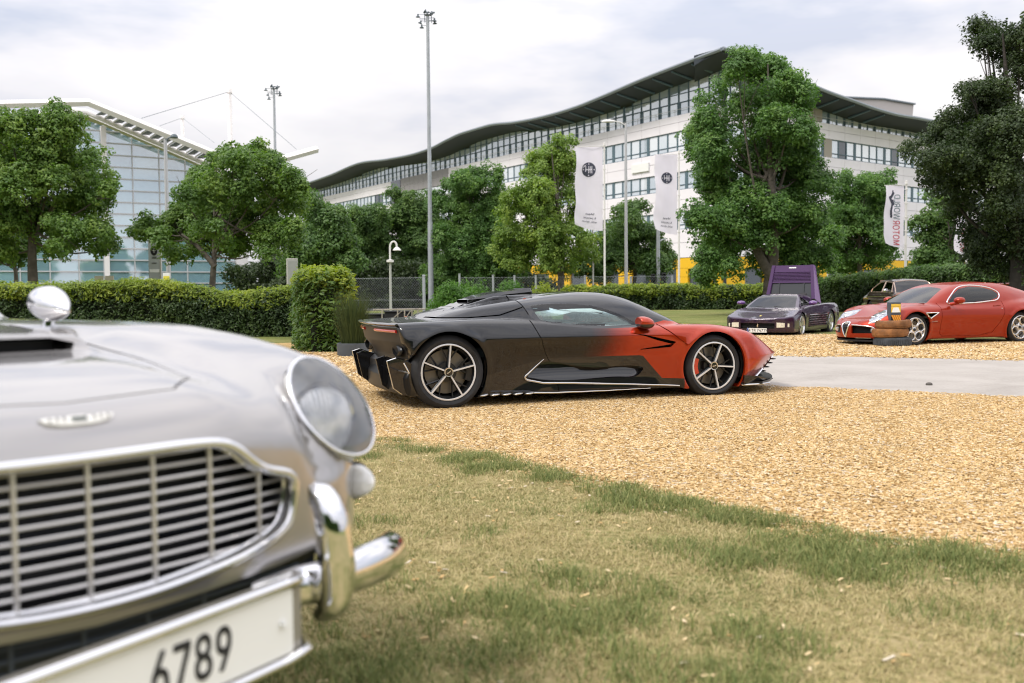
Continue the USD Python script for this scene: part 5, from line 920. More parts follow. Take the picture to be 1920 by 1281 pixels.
# ------------------------------------------------------------ the black and orange mid-engined coupe (its right side faces the camera)
def build_hyper():
    o = np.array([0.4236, 10.4406, 0]); yaw = math.radians(19.39)
    car = thing('sports_coupe', 'low black mid-engined sports coupe whose front end fades to orange red, on wood chips', 'car', o, yaw)
    # paint: one spray fade along the car, speckled at its border
    paint = M_('fade_paint', {'tc': ('texture_coordinate', {}), 's': ('separate_xyz', {}), 'n': ('noise_texture', {'scale': 520.0, 'detail': 1.0}), 'n2': ('noise_texture', {'scale': 3.0, 'detail': 2.0}),
        'k': ('math', {'math_type': 'multiply_add', 'value2': 0.16, 'value3': -0.08}), 'k2': ('math', {'math_type': 'multiply_add', 'value2': 0.10, 'value3': -0.05}), 'zk': ('math', {'math_type': 'multiply_add', 'value2': -0.25, 'value3': 0.15}),
        'a': ('math', {'math_type': 'add'}), 'a2': ('math', {'math_type': 'add'}), 'a3': ('math', {'math_type': 'add'}), 'mr': ('map_range', {'from_min': 0.02, 'from_max': 0.50, 'clamp': True}),
        'r': ('rgb_ramp', {'ramp': [(0.0, (0.0075, 0.0076, 0.0085)), (0.35, (0.045, 0.008, 0.006)), (0.65, (0.19, 0.014, 0.003)), (1.0, (0.36, 0.028, 0.004))]}),
        'p': ('principled_bsdf', {'roughness': 0.24, 'metallic': .6, 'coat_weight': .7, 'coat_roughness': 0.012, 'coat_ior': 1.58, 'specular_ior_level': 0.3})},
        [('tc.object', 's.vector'), ('tc.object', 'n.vector'), ('tc.object', 'n2.vector'), ('n.fac', 'k.value1'), ('n2.fac', 'k2.value1'), ('s.z', 'zk.value1'), ('s.x', 'a.value1'), ('k.value', 'a.value2'), ('a.value', 'a2.value1'), ('k2.value', 'a2.value2'),
         ('a2.value', 'a3.value1'), ('zk.value', 'a3.value2'), ('a3.value', 'mr.value'), ('mr.result', 'r.fac'), ('r.color', 'p.base_color')])
    glass = pane_glass('coupe_glass', (0.80, 0.92, 0.90), see=0.86)
    screen = pane_glass('coupe_windscreen', (0.55, 0.62, 0.62), see=0.6)
    xs = [-2.15, -1.95, -1.4, -.9, -.4, .1, .6, 1.0, 1.39, 1.75, 2.05, 2.35, 2.6]
    zs = [.08, .25, .43, .56, .64, .72, .82]
    W = table(xs, zs, [[.72, .78, .84, .88, .88, .85, .80], [.80, .86, .91, .935, .935, .90, .83], [.90, .93, .96, .975, .975, .95, .88], [.87, .87, .895, .935, .967, .918, .825], [.86, .84, .835, .885, .948, .888, .785],
                       [.85, .83, .825, .88, .933, .872, .775], [.86, .84, .845, .905, .928, .868, .765], [.89, .89, .91, .94, .935, .89, .80], [.92, .94, .955, .96, .94, .88, .78], [.92, .935, .935, .92, .89, .82, .72],
                       [.90, .90, .88, .86, .82, .74, .64], [.80, .80, .78, .76, .72, .66, .56], [.6, .6, .58, .55, .5, .45, .4]])
    Tc = curve([(-2.2, .74), (-2.05, .775), (-1.9, .795), (-1.5, .812), (-1.0, .825), (-.5, .815), (0, .772), (.5, .748), (.9, .738), (1.3, .735), (1.5, .722), (1.65, .70), (1.8, .668), (1.96, .608), (2.1, .545), (2.2, .495), (2.32, .445), (2.6, .385), (2.8, .35)])
    dip = curve([(-2.2, 0), (-1.4, .0), (.6, .0), (1.0, .05), (1.4, .085), (1.9, .06), (2.3, .015), (2.6, 0)])
    Bot = curve([(-2.3, .24), (-2.05, .20), (-1.9, .15), (-1.6, .135), (-1.0, .105), (1.8, .105), (2.0, .115), (2.6, .14)])
    roofz = curve([(-1.75, .74), (-1.5, .815), (-1.3, .885), (-1.15, .92), (-.9, .965), (-.6, 1.008), (-.4, 1.035), (-.15, 1.063), (.1, 1.078), (.3, 1.073), (.45, 1.05), (.56, 1.02), (.69, .968), (.87, .885), (1.06, .795), (1.25, .70), (1.4, .62)])
    Wc = table([-1.8, -1.4, -1.0, -.6, -.2, .2, .6, 1.0, 1.3], [.7, .8, .92, 1.02, 1.1], [[.55, .45, .3, .2, .1], [.72, .62, .45, .35, .3], [.80, .71, .60, .5, .4], [.83, .775, .685, .58, .48], [.845, .80, .715, .61, .5], [.845, .80, .72, .61, .5], [.83, .79, .70, .58, .48], [.78, .74, .62, .5, .4], [.7, .66, .5, .4, .3]])
    spine = curve([(-1.5, .80), (-1.25, .885), (-1.08, .937), (-.9, .990), (-.73, 1.035), (-.6, 1.045), (-.4, 1.05), (-.2, 1.05), (0, 1.03)])
    def f(x, y, z):
        ay = np.abs(y)
        b = smax(ay - W(x, z), z - (Tc(x) - dip(x) * np.clip(1 - (ay / .62) ** 2, 0, 1) ** 1.5), .07)
        nose = 2.575 - .72 * y * y - .95 * np.clip(.40 - z, 0, 1) ** 1.0 - .75 * np.clip(z - .405, 0, 1)
        tail = -1.89 - .05 * np.clip((z - .55) / .2, 0, 1) + .12 * ay ** 2 + .14 * np.clip((.62 - z) / .25, 0, 1) * np.clip((z - .3) / .2, 0, 1)
        b = smax(b, x - nose, .05); b = smax(b, tail - x, .04); b = smax(b, Bot(x) - z, .03)
        c = smax(smax(smax(ay - Wc(x, z), z - roofz(x) + .05 * ay ** 2, .09), .5 - z, .02), np.maximum(x - 1.35, -1.75 - x), .02)
        s = smax(smax(ay - .34 + .10 * (x + .4) ** 2 * .6, z - spine(x), .03), np.maximum(np.maximum(x - .0, -1.45 - x), .6 - z), .03)
        q = smin(smin(b, c, .025), s, .02)
        for xc, r, zc in ((-1.39, .375, .345), (1.39, .348, .315)):
            d = np.sqrt((x - xc) ** 2 + (z - zc) ** 2); q = q - .016 * np.exp(-((d - r - .02) / .035) ** 2) * (ay > .5)
        return q
    lo, hi, h = (-2.3, -1.06, .04), (2.72, 1.06, 1.16), .024
    M = isosurface(f, lo, hi, h).simplify(.0006); inner = isosurface(f, lo, hi, .04, -.028).simplify(.002); skin = isosurface(f, lo, hi, .04, -.013).simplify(.001)
    arches = m3.Manifold()
    for xc, r, zc in ((-1.39, .375, .345), (1.39, .348, .315)):
        c = Point(xc, zc).buffer(r, 40); arches = arches + prism(c, 'y', -1.2, -.58) + prism(c, 'y', .58, 1.2)
    shell = (M - inner) - arches; both = lambda poly, a=.4, b=1.2: prism(poly, 'y', -b, -a) + prism(poly, 'y', a, b)
    out = {}
    def take(name, P):
        nonlocal shell
        out[name] = shell ^ P; shell = shell - P
    dlo = rounded([(-.50, .938), (-.44, .81), (-.37, .786), (-.10, .757), (.067, .742), (.30, .738), (.60, .742), (.49, .805), (.39, .858), (.26, .905), (.132, .936), (-.06, .955), (-.25, .958), (-.40, .952)], .012)
    band = dlo.buffer(.022)
    take('side_window', prism(dlo, 'y', -1.2, -.4)); take('side_window_left', prism(dlo, 'y', .4, 1.2))
    out['frame'] = shell ^ both(band); shell = shell - both(band)
    wsp = rounded([(.40, -.46), (.80, -.56), (1.16, -.68), (1.24, -.45), (1.28, 0), (1.24, .45), (1.16, .68), (.80, .56), (.40, .46), (.43, 0)], .03)
    take('windscreen', prism(wsp, 'z', .70, 1.2) - both(dlo.buffer(.03), .3))
    take('roof', both(Polygon([(-.56, 1.3), (-.605, 1.03), (-.565, .94), (-.52, .83), (-.44, .78), (-.1, .735), (.3, .722), (.62, .728), (.9, .78), (1.18, .752), (1.32, .735), (1.5, 1.3)]), -.01))
    take('rear_fascia', prism(Polygon([(-.84, .47), (.84, .47), (.87, .72), (.85, .758), (-.85, .758), (-.87, .72)]), 'x', -2.4, -1.5))
    take('rear_bumper', both(Polygon([(-2.4, .0), (-2.4, .68), (-1.915, .69), (-1.80, .49), (-1.745, .30), (-1.745, .0)]), -.01))
    # black lower side with its scooped panel, red blade behind the front wheel stays painted
    low = Polygon([(-1.03, .0), (-1.03, .297), (-.432, .437), (-.376, .441), (.587, .442), (.627, .435), (.83, .208), (1.06, .20), (1.06, .0)])
    take('side_skirt', both(low))
    slot = Polygon([(.475, .664), (.60, .650), (.945, .572), (.945, .556), (.909, .548), (.72, .598), (.62, .632)])
    gap2 = Polygon([(.587, .497), (.90, .519), (.93, .550), (.90, .548), (.60, .506)])
    shell = shell - both(slot) - both(gap2)
    # joints between panels
    ribs = [[(-.618, 1.035), (-.57, .939), (-.54, .86)], [(-.547, .80), (-.505, .663), (-.407, .477), (-.358, .40), (-.284, .194), (-.27, .1)], [(.80, .745), (.835, .712), (1.065, .54)], [(-2.04, .80), (-1.927, .706), (-1.80, .49), (-1.76, .42)],
            [(-1.668, .832), (-1.464, .838), (-1.116, .836), (-.819, .856), (-.674, .90), (-.552, .936)], [(1.39, .665), (1.30, .745)][:0] or [(2.1, .5), (2.3, .4)][:0]]
    for r in ribs:
        if len(r) < 2: continue
        P = both(LineString(dense(r, .1)).buffer(.0055), .2) - skin; shell = shell - P; out['frame'] = out['frame'] - P; out['side_skirt'] = out['side_skirt'] - P
    paint_obj('body', shell, f, paint, car)
    paint_obj('roof', out['roof'], f, GLOSSB, car); paint_obj('rear_fascia', out['rear_fascia'], f, BLACK, car); paint_obj('rear_bumper', out['rear_bumper'], f, plain('satin_black', (.007, .007, .0075), .38, spec=.3), car)
    for s_ in (-1, 1): paint_obj('window_frame', out['frame'] ^ cutbox((-3, min(0, s_ * 2), 0), (3, max(0, s_ * 2), 2)), f, GLOSSB, car)
    paint_obj('side_window', out['side_window'], f, glass, car); paint_obj('side_window', out['side_window_left'], f, glass, car)
    paint_obj('windscreen', out['windscreen'], f, screen, car)
    # what shows through the slots and below: the tub
    tub = isosurface(lambda x, y, z: np.maximum(f(x, y, z), z - .55), lo, hi, .05, -.08).simplify(.004) - arches; obj('tub', tub, BLACK, car, smooth=False)
    # recessed mirror-like scoop in the door with its bright outline
    sc = smooth_path([(-.60, .262), (-.56, .245), (-.43, .224), (.1, .222), (.45, .226), (.60, .262), (.63, .32), (.60, .33), (.1, .335), (-.30, .40), (-.43, .405), (-.52, .335)], 80, True)
    SCP = both(Polygon(sc), .3); out['side_skirt'] = out['side_skirt'] - SCP
    for sg in (-1, 1):
        c = np.array([0.0, .30]); ring = []; zb, zt = sc[:, 1].min(), sc[:, 1].max()
        for k, (t, dk) in enumerate([(1.0, 0), (.995, 1), (.86, 1), (.66, 1), (.44, 1), (.2, 1)]):
            q = c + (sc - c) * [1 - (1 - t) * .8, t]; y = side_y(f, q[:, 0], q[:, 1], sg); h_ = np.clip((q[:, 1] - zb) / .15, 0, 1); ring.append(np.stack([q[:, 0], y - sg * dk * (.004 + .055 * (1 - (1 - h_) ** 2)), q[:, 1]], 1))
        n = len(sc); V = np.vstack(ring); F = []
        for i in range(len(ring) - 1):
            a = np.arange(n); b = (a + 1) % n; F += [np.stack([i * n + a, i * n + b, (i + 1) * n + b], 1), np.stack([i * n + a, (i + 1) * n + b, (i + 1) * n + a], 1)]
        V = np.vstack([V, V[-n:].mean(0)]); a = np.arange(n); F.append(np.stack([5 * n + a, 5 * n + (a + 1) % n, np.full(n, 6 * n)], 1)); F = np.vstack(F)
        if sg > 0: F = F[:, ::-1]
        m = trimesh.Trimesh(V, F, process=False); obj('door_scoop', m, GLOSSB, car, smooth=60)
    paint_obj('side_skirt', out['side_skirt'], f, GLOSSB, car, label='gloss black lower door panel and sill')
    for sg in (-1, 1):
        L = smooth_path(side_line(f, [(-.425, .432), (-.50, .375), (-.62, .275), (-.625, .258), (-.60, .240), (-.434, .204), (-.2, .196), (.4, .162), (1.01, .128)], sg, .006), 90)
        obj('trim_strip', tube(L, np.interp(np.arange(90), [0, 12, 25, 50, 89], [.003, .010, .013, .010, .007]), 8), SATIN, car, smooth=60)
        L = side_line(f, [(-.60, .118), (-.3, .108), (.2, .106), (.70, .112)], sg, .0)
        L[:, 1] = sg * .865; obj('sill_strip', tube(L, np.interp(np.arange(len(L)), [0, len(L) - 1], [.010, .004]), 8), SATIN, car, smooth=60)
        L = np.array([(-1.06, sg * .87, .152), (-.6, sg * .875, .135), (-.57, sg * .875, .13)]); obj('sill_edge', tube(L, .007, 6), DARKM, car)
        for k in range(5):
            x = -1.045 + .115 * k; e = trimesh.creation.icosphere(2, 1.0); e.apply_scale((.052, .05, .016)); e.apply_transform(rotm(-.12, [0, 1, 0])); e.apply_translation((x, sg * .865, .116)); obj('winglet', e, SATIN, car, smooth=True)
        # front splitter and its strip
        sp = []
        for x in np.linspace(1.70, 2.62, 24):
            ys = math.sqrt(max(0, (2.62 - x) / .72)); sp.append((x, min(ys, .93)))
    # lower nose: black splitter blade, sides rising to the arch
    P = Polygon([(1.70, -.93), (1.95, -.935)] + [(x, -math.sqrt((2.53 - x) / .68)) for x in np.linspace(2.0, 2.53, 16)] + [(x, math.sqrt((2.53 - x) / .68)) for x in np.linspace(2.53, 2.0, 16)][1:] + [(1.95, .935), (1.70, .93)])
    spl = extrude(P, .022); v = spl.vertices; v[:, 2] += .115 + np.clip((v[:, 0] - 2.2) / .4, 0, 1) ** 2 * .035; obj('front_splitter', spl, plain('splitter_carbon', (.010, .010, .011), .35, spec=.3), car)
    for sg in (-1, 1):
        Q = Polygon([(1.715, .125), (1.715, .212), (1.90, .195), (2.05, .155), (2.30, .135), (2.30, .125)]); m = extrude(Q, .02); m.apply_transform(rotm(PI / 2, [1, 0, 0])); m.apply_transform(rotm(-sg * math.radians(0), [0, 0, 1]))
        v = m.vertices; v[:, 1] += sg * (.945 - np.clip((v[:, 0] - 1.85) / .45, 0, 1) ** 1.6 * .36); obj('canard', m, GLOSSB, car)
        L = np.array([(x, sg * (.938 - max(0, (x - 1.85) / .45) ** 1.6 * .25), .112) for x in np.linspace(1.70, 2.10, 12)]); obj('splitter_strip', tube(L, .009, 6), SATIN, car)
        for k in range(5):       # teeth of the nose intake
            z = .335 - .042 * k; y = sg * (.50 + .006 * k); xx = float(front_x(f, [y], [z])[0])
            t = trimesh.creation.icosphere(1, 1.0); t.apply_scale((.045, .07, .009)); t.apply_translation((xx + .012, y, z)); obj('intake_fin', t, DARKM, car, smooth=True)
        z = np.linspace(.36, .15, 9); L = np.array([(float(front_x(f, [sg * yy], [zz])[0]) + .004, sg * yy, zz) for zz, yy in zip(z, np.linspace(.44, .62, 9))]); obj('intake_bezel', tube(L, .011, 6), CHROME, car)
        q = [(2.02, .50), (2.20, .60), (2.40, .45), (2.47, .30), (2.38, .28), (2.2, .40)]
        Ls = np.array([(x, sg * y, float(top_z(f, [x], [sg * y])[0]) + .003) for x, y in smooth_path([(2.10, .58), (2.26, .47), (2.40, .33), (2.46, .26)], 14)])
        obj('headlight', tube(Ls, np.interp(np.arange(14), [0, 6, 13], [.006, .022, .008]), 8), GLOSSB, car)
    # roof scoop in front of the engine cover
    sec = []
    for x, w, zt in ((-.98, .20, 1.0), (-.8, .24, 1.05), (-.6, .26, 1.083), (-.42, .27, 1.100), (-.335, .27, 1.108)):
        zb = 1.0 if x < -.7 else 1.02; sec.append([(x, -w, zb), (x, -w, zt - .03), (x, -w + .03, zt), (x, w - .03, zt), (x, w, zt - .03), (x, w, zb)])
    V = np.array(sec); k = V.shape[1]; F = []
    for i in range(len(sec) - 1):
        for j in range(k - 1): F += [(i * k + j, (i + 1) * k + j, (i + 1) * k + j + 1), (i * k + j, (i + 1) * k + j + 1, i * k + j + 1)]
    hood = trimesh.Trimesh(V.reshape(-1, 3), np.array(F)[:, ::-1], process=False); hood2 = hood.copy(); hood2.vertices = hood.vertices * [1, .94, 1] - [0, 0, .012]; hood2.invert()
    obj('roof_scoop', [hood, hood2], GLOSSB, car, smooth=30)
    L = [tuple(p) for p in V[-1]]; obj('scoop_lip', tube(dense(L, .03), .008, 6), DARKM, car)
    for k in range(4):
        x = -.98 - k * .10; zz = float(spine(x)) + .004; obj('engine_louvre', obox((x, 0, zz), [(.9, 0, .42), (0, 1, 0), (-.42, 0, .9)], (.045, .24, .004)), GLOSSB, car)
    # tail: ducktail edge, lamps, exhaust, diffuser with bright-edged fins
    for sg in (-1, 1):
        ys = np.linspace(.25, .83, 14) * sg; L = np.stack([front_x(lambda x, y, z: f(-x, y, z), ys, np.full(14, .725)) * -1 - .004, ys, np.full(14, .725)], 1); obj('tail_light', tube(L, .016, 8), plain('tail_lamp', (.35, .02, .015), .15, coat=1.0) if sg < 0 else UsdShade.Material.Get(stage, '/World/Looks/tail_lamp'), car, smooth=60)
    ys = np.linspace(-.86, .86, 30); L = np.stack([-front_x(lambda x, y, z: f(-x, y, z), ys, np.full(30, .77)) - .02, ys, np.full(30, .785)], 1); m = tube(L, .02, 8); m.vertices[:, 2] = .785 + (m.vertices[:, 2] - .785) * .5; obj('rear_spoiler', m, paint, car, smooth=60)
    for sg in (-1, 1):
        e = lathe([(.10, 0), (.095, -.02), (.075, -.03), (.07, .1)], 32, 'x'); e.apply_scale((1, 1.6, .62)); e.apply_translation((-1.80, sg * .66, .545)); obj('exhaust', e, DARKM, car, smooth=50)
        e = lathe([(.001, .02), (.075, .02)], 24, 'x'); e.apply_scale((1, 1.6, .62)); e.apply_translation((-1.80, sg * .66, .545)); obj('exhaust_mouth', e, BLACK, car)
    for y in (-.86, -.48, .48, .86):
        r = abs(y); tip = -1.96 + .04 * r ** 2; Q = Polygon([(-1.65, .13), (tip + .12, .15), (tip + .04, .21), (tip - .02, .46), (tip + .08, .48), (-1.65, .40)]); m = extrude(Q, .02); m.apply_transform(rotm(PI / 2, [1, 0, 0])); m.apply_translation((0, y + .01, 0)); obj('diffuser_fin', m, GLOSSB, car)
        L = np.array([(tip + .115, y, .155), (tip + .035, y, .215), (tip - .022, y, .46), (tip + .06, y, .485)]); obj('diffuser_edge', tube(dense(L, .05), .0075, 6), SATIN if r == .86 else GLOSSB, car)
    obj('diffuser', bx((-1.84, -.86, .16), (-1.6, .86, .45), .04), BLACK, car)
    L = side_line(f, [(-1.90, .47), (-1.84, .36), (-1.80, .32)], -1, .004); obj('bumper_strip', tube(L, .006, 6), SATIN, car)
    # mirrors
    for sg in (-1, 1):
        c = np.array((.60, sg * .93, .765)); e = trimesh.creation.icosphere(3, 1.0); v = e.vertices; v[:, 0] = np.clip(v[:, 0], -.62, 1); e.apply_scale((.105, .095, .062)); v = e.vertices
        v[:, 2] += -.12 * v[:, 0]; e.apply_translation(c); mm = man(e); cut = cutbox((0, -1.5, .4), (1.2, 1.5, .752))
        obj('mirror_cap', mm - cut, paint, car, smooth=40); obj('mirror_base', mm ^ cut, GLOSSB, car, smooth=40)
        obj('mirror_arm', tube([(.62, sg * .90, .735), (.70, sg * .83, .735), (.74, sg * .76, .75)], [.022, .018, .02], 8), GLOSSB, car)
    # cabin: floor, seats, wheel, dash
    seatm = plain('seat_orange', (.34, .055, .02), .6); cab = obj('cabin_floor', bx((-.6, -.68, .30), (.95, .68, .34)), CABIN, car)
    for y in (-.36, .36):
        b = trimesh.convex.convex_hull(np.vstack([obox((-.28, y, .62), [(.9, 0, .42), (0, 1, 0), (-.42, 0, .9)], (.05, .21, .26), .03).vertices])); s = bx((-.25, y - .22, .36), (.30, y + .22, .46), .03)
        hr = obox((-.40, y, .88), [(.95, 0, .3), (0, 1, 0), (-.3, 0, .95)], (.04, .11, .07), .03); obj('seat', [b, s, hr], CABIN if y > 0 else seatm, car, smooth=30)
    obj('dashboard', trimesh.convex.convex_hull(np.array([(.62, -.68, .5), (.62, .68, .5), (1.1, .66, .5), (1.1, -.66, .5), (.66, -.66, .70), (.66, .66, .70), (1.12, .6, .74), (1.12, -.6, .74)])), CABIN, car)
    a = np.linspace(0, 2 * PI, 25)[:-1]; st = tube(np.stack([.50 + .05 * np.sin(a), .36 + .165 * np.cos(a), .72 + .135 * np.sin(a)], 1), .017, 8, True); obj('steering_wheel', [st, obox((.52, .36, .71), [(1, 0, 0), (0, 1, 0), (0, 0, 1)], (.015, .15, .03), .01)], CABIN, car)
    obj('pillar', [tube([(.50, .74 * s, .80), (.36, .66 * s, .98)], .02, 6) for s in ()] or [tube([(-.45, -.62, .80), (-.5, -.5, 1.0)], .03, 6)], seatm, car)
    # wheels: five slim bright blades with dark side ribs
    def spokes(rr, o, s, spin):
        L = []
        for k in range(5):
            a = spin + k * 2 * PI / 5; d = np.array([math.cos(a), 0, math.sin(a)]); t = np.array([-math.sin(a), 0, math.cos(a)]); R0, R1 = .045, rr - .004
            P = LineString([(R0, 0), (R1, 0)]).buffer(.0065, cap_style=2); rows = [d, t, np.array([0, s, 0])]
            c = d * (R0 + R1) / 2 + np.array([0, o - s * .012, 0]); L.append(('spoke_face', obox(c, rows if np.linalg.det(np.array(rows)) > 0 else [d, -t, np.array([0, s, 0])], ((R1 - R0) / 2, .0068, .008)), SPOKE))
            rows2 = rows if np.linalg.det(np.array(rows)) > 0 else [d, -t, np.array([0, s, 0])]
            L.append(('spoke', obox(c - np.array([0, s * .026, 0]), rows2, ((R1 - R0) / 2, .015, .016), .006), DARKM))
            for q in (-.36, .36):
                e = np.array([math.cos(a + q), 0, math.sin(a + q)]); p0 = d * .09 + np.array([0, o - s * .06, 0]); p1 = e * (rr - .02) + np.array([0, o - s * .05, 0]); L.append(('spoke_rib', tube([p0, p1], .009, 5), DARKM))
            e = np.array([math.cos(a + PI / 5), 0, math.sin(a + PI / 5)]); b = lathe([(.001, 0), (.012, 0), (.012, .02)], 8, 'y'); b.apply_translation(e * .072 + np.array([0, o - s * .06, 0])); L.append(('wheel_nut', b, BLACK))
        L.append(('centre_cap', lathe([(.001, o - s * .002), (.034, o - s * .003), (.036, o - s * .02)], 28, 'y'), GLOSSB)); L.append(('cap_ring', lathe([(.034, o - s * .0), (.043, o + s * .001), (.046, o - s * .03)], 28, 'y'), SATIN))
        wing = Polygon([(-.028, .004), (-.008, .006), (0, .002), (.008, .006), (.028, .004), (.012, -.004), (-.012, -.004)]); e = extrude(wing, .003); e.apply_transform(rotm(PI / 2, [1, 0, 0])); e.apply_transform(rotm(-spin + .9, [0, 1, 0])); e.apply_translation((0, o + s * .002, 0)); L.append(('cap_wings', e, SATIN))
        L.append(('hub', lathe([(.001, o - s * .05), (.09, o - s * .055), (.095, o - s * .09)], 28, 'y'), DARKM))
        return L
    red = plain('caliper_red', (.62, .045, .02), .3, coat=1.0)
    for x, r, rr, sp, rot in ((-1.39, .345, .262, math.radians(85), 0), (1.39, .315, .243, math.radians(68), 0)):
        for sg in (-1, 1): wheel(car, x, sg * .925, r, sg, rr, .32 if x < 0 else .26, spokes, caliper=(PI if x > 0 else 0.0, red if x > 0 else DARKM), spin=sp, face=SPOKE)
    return car
hyper = build_hyper()
# ------------------------------------------------------------ shared car pieces
def onto(f, p, n, reach=.35):
    """moves points along -n from outside until they meet the body"""
    p, n = np.asarray(p, float), np.asarray(n, float) / np.linalg.norm(n); t = np.linspace(reach, -reach, 141); q = p[:, None, :] + t[None, :, None] * n
    v = f(q[..., 0], q[..., 1], q[..., 2]); k = np.maximum(np.argmax(v < 0, 1), 1); i = np.arange(len(p)); a, b = v[i, k - 1], v[i, k]; w = np.where(b < 0, a / (a - b + 1e-12), 0)
    ok = v.min(1) < 0; tt = t[k - 1] + (t[k] - t[k - 1]) * w; tt = np.where(ok, tt, 0); return p + tt[:, None] * n
def patch(f, ring, n, off=.004, bulge=0.0, thick=.012, levels=(1, .8, .6, .4, .2)):
    """a piece lying on the body inside the ring (convex or nearly so)"""
    ring = np.asarray(ring, float); n = np.asarray(n, float) / np.linalg.norm(n); c = ring.mean(0); R = [c + (ring - c) * s for s in levels] + [c[None]]; P = [onto(f, r, n) + n * (off + bulge * (1 - s * s)) for r, s in zip(R, list(levels) + [0])]
    k = len(ring); V = np.vstack(P + [P[0] - n * thick]); F = []; a = np.arange(k); b = (a + 1) % k
    for i in range(len(levels) - 1): F += [np.stack([i * k + a, i * k + b, (i + 1) * k + b], 1), np.stack([i * k + a, (i + 1) * k + b, (i + 1) * k + a], 1)]
    m_ = len(levels) * k; i = len(levels) - 1; F.append(np.stack([i * k + a, i * k + b, np.full(k, m_)], 1)); s0 = m_ + 1; F += [np.stack([s0 + a, s0 + b, b], 1), np.stack([s0 + a, b, a], 1)]
    F = np.vstack(F); m = trimesh.Trimesh(V, F, process=False)
    fn = m.face_normals[:k]; 
    if (fn @ n).mean() < 0: m.invert()
    return m
class Pose:
    def __init__(s, loc, yaw, scale=1.0):
        s.o = np.array(loc, float); c, n = math.cos(yaw), math.sin(yaw); s.f, s.l, s.k = np.array([c, n, 0]), np.array([-n, c, 0]), scale
    def ray(s, px, py):
        d = ray(px, py); q = (CAM - s.o); t = lambda v: np.array([v @ s.f, v @ s.l, v[2]]) / s.k; return t(q), t(d)
    def hit(s, f, px, py, near, far):
        """local point where the sight line first meets the body"""
        o, d = s.ray(px, py); t = np.linspace(near, far, 500); q = o + t[:, None] * d; v = f(*q.T)
        if not (v < 0).any(): return q[np.argmin(np.abs(v))]
        k = max(1, int(np.argmax(v < 0))); w = v[k - 1] / (v[k - 1] - v[k]); return q[k - 1] + (q[k] - q[k - 1]) * w
    def plane(s, px, py, axis, val):
        o, d = s.ray(px, py); t = (val - o[axis]) / d[axis]; return o + t * d
def carve(f, lo, hi, h, arches, thick=.026, inner_h=None):
    M = isosurface(f, lo, hi, h).simplify(.0007); I = isosurface(f, lo, hi, inner_h or h * 1.6, -thick).simplify(.003); A = m3.Manifold(); tubs = []
    for xc, zc, r, y0 in arches:
        c = Point(xc, zc).buffer(r, 32); A = A + prism(c, 'y', -1.3, -y0) + prism(c, 'y', y0, 1.3)
    T = isosurface(lambda x, y, z: np.maximum(f(x, y, z), z - .55), lo, hi, h * 2.2, -.07).simplify(.005) - A
    return (M - I) - A, T
def groove(f, shell, lines, lo, hi, h, axis='y', half=None, w=.005, depth=.012, y0=.25):
    S = isosurface(f, lo, hi, h, -depth).simplify(.002)
    for r in lines:
        P = LineString(dense(r, .08)).buffer(w)
        R = (prism(P, 'y', -1.3, -y0) + prism(P, 'y', y0, 1.3)) if axis == 'y' else prism(P, 'z', half[0], half[1])
        shell = shell - (R - S)
    return shell
def plate(parent, c, ax, w, h, text, th, blue=False, col=None, y_off=0.0, bold=False, cond=1.0):
    """number plate: c centre, ax = (text direction, up, outward)"""
    WP = UsdShade.Material.Get(stage, '/World/Looks/plate_white') if stage.GetPrimAtPath('/World/Looks/plate_white') else plain('plate_white', (.72, .71, .67), .4); m = np.eye(4); m[:3, 0], m[:3, 1], m[:3, 2], m[:3, 3] = ax[0], ax[1], ax[2], c
    pl = node('number_plate', parent, m); obj('plate_sheet', extrude(sbox(-w / 2, -h / 2, w / 2, h / 2).buffer(-.008).buffer(.008), .004), col or WP, pl, smooth=False)
    if blue: obj('blue_band', moved(extrude(sbox(-w / 2 + .003, -h / 2 + .004, -w / 2 + .042, h / 2 - .004), .001), (0, 0, .0042)), UsdShade.Material.Get(stage, '/World/Looks/plate_blue') if stage.GetPrimAtPath('/World/Looks/plate_blue') else plain('plate_blue', (.02, .10, .48), .4), pl, smooth=False)
    if not text: return pl
    t = meshkit.text_mesh(text, th, .0012, bold); t.apply_scale((cond, 1, 1)); b = t.bounds; t.apply_translation((-(b[0][0] + b[1][0]) / 2 + y_off, -(b[0][1] + b[1][1]) / 2, .0042)); obj('plate_text', t, BLACK, pl, smooth=False); return pl
def seats(car, xs, ys, z, mat, back=.55):
    for x in xs:
        for y in ys:
            s = bx((x - .22, y - .23, z - .12), (x + .26, y + .23, z), .04); b = obox((x - .30, y, z + back / 2 - .05), [(.95, 0, .3), (0, 1, 0), (-.3, 0, .95)], (.05, .22, back / 2), .04); hr = obox((x - .40, y, z + back + .04), [(.95, 0, .3), (0, 1, 0), (-.3, 0, .95)], (.035, .12, .08), .03); obj('seat', [s, b, hr], mat, car, smooth=30)
def steering(car, x, y, z, r=.17):
    a = np.linspace(0, 2 * PI, 21)[:-1]; obj('steering_wheel', [tube(np.stack([x + .35 * r * np.sin(a), y + r * np.cos(a), z + r * .93 * np.sin(a)], 1), .013, 7, True), tube([(x, y, z), (x + .25, y, z - .1)], .022, 6), tube([(x, y - r, z), (x, y + r, z)], .011, 5)], CABIN, car)
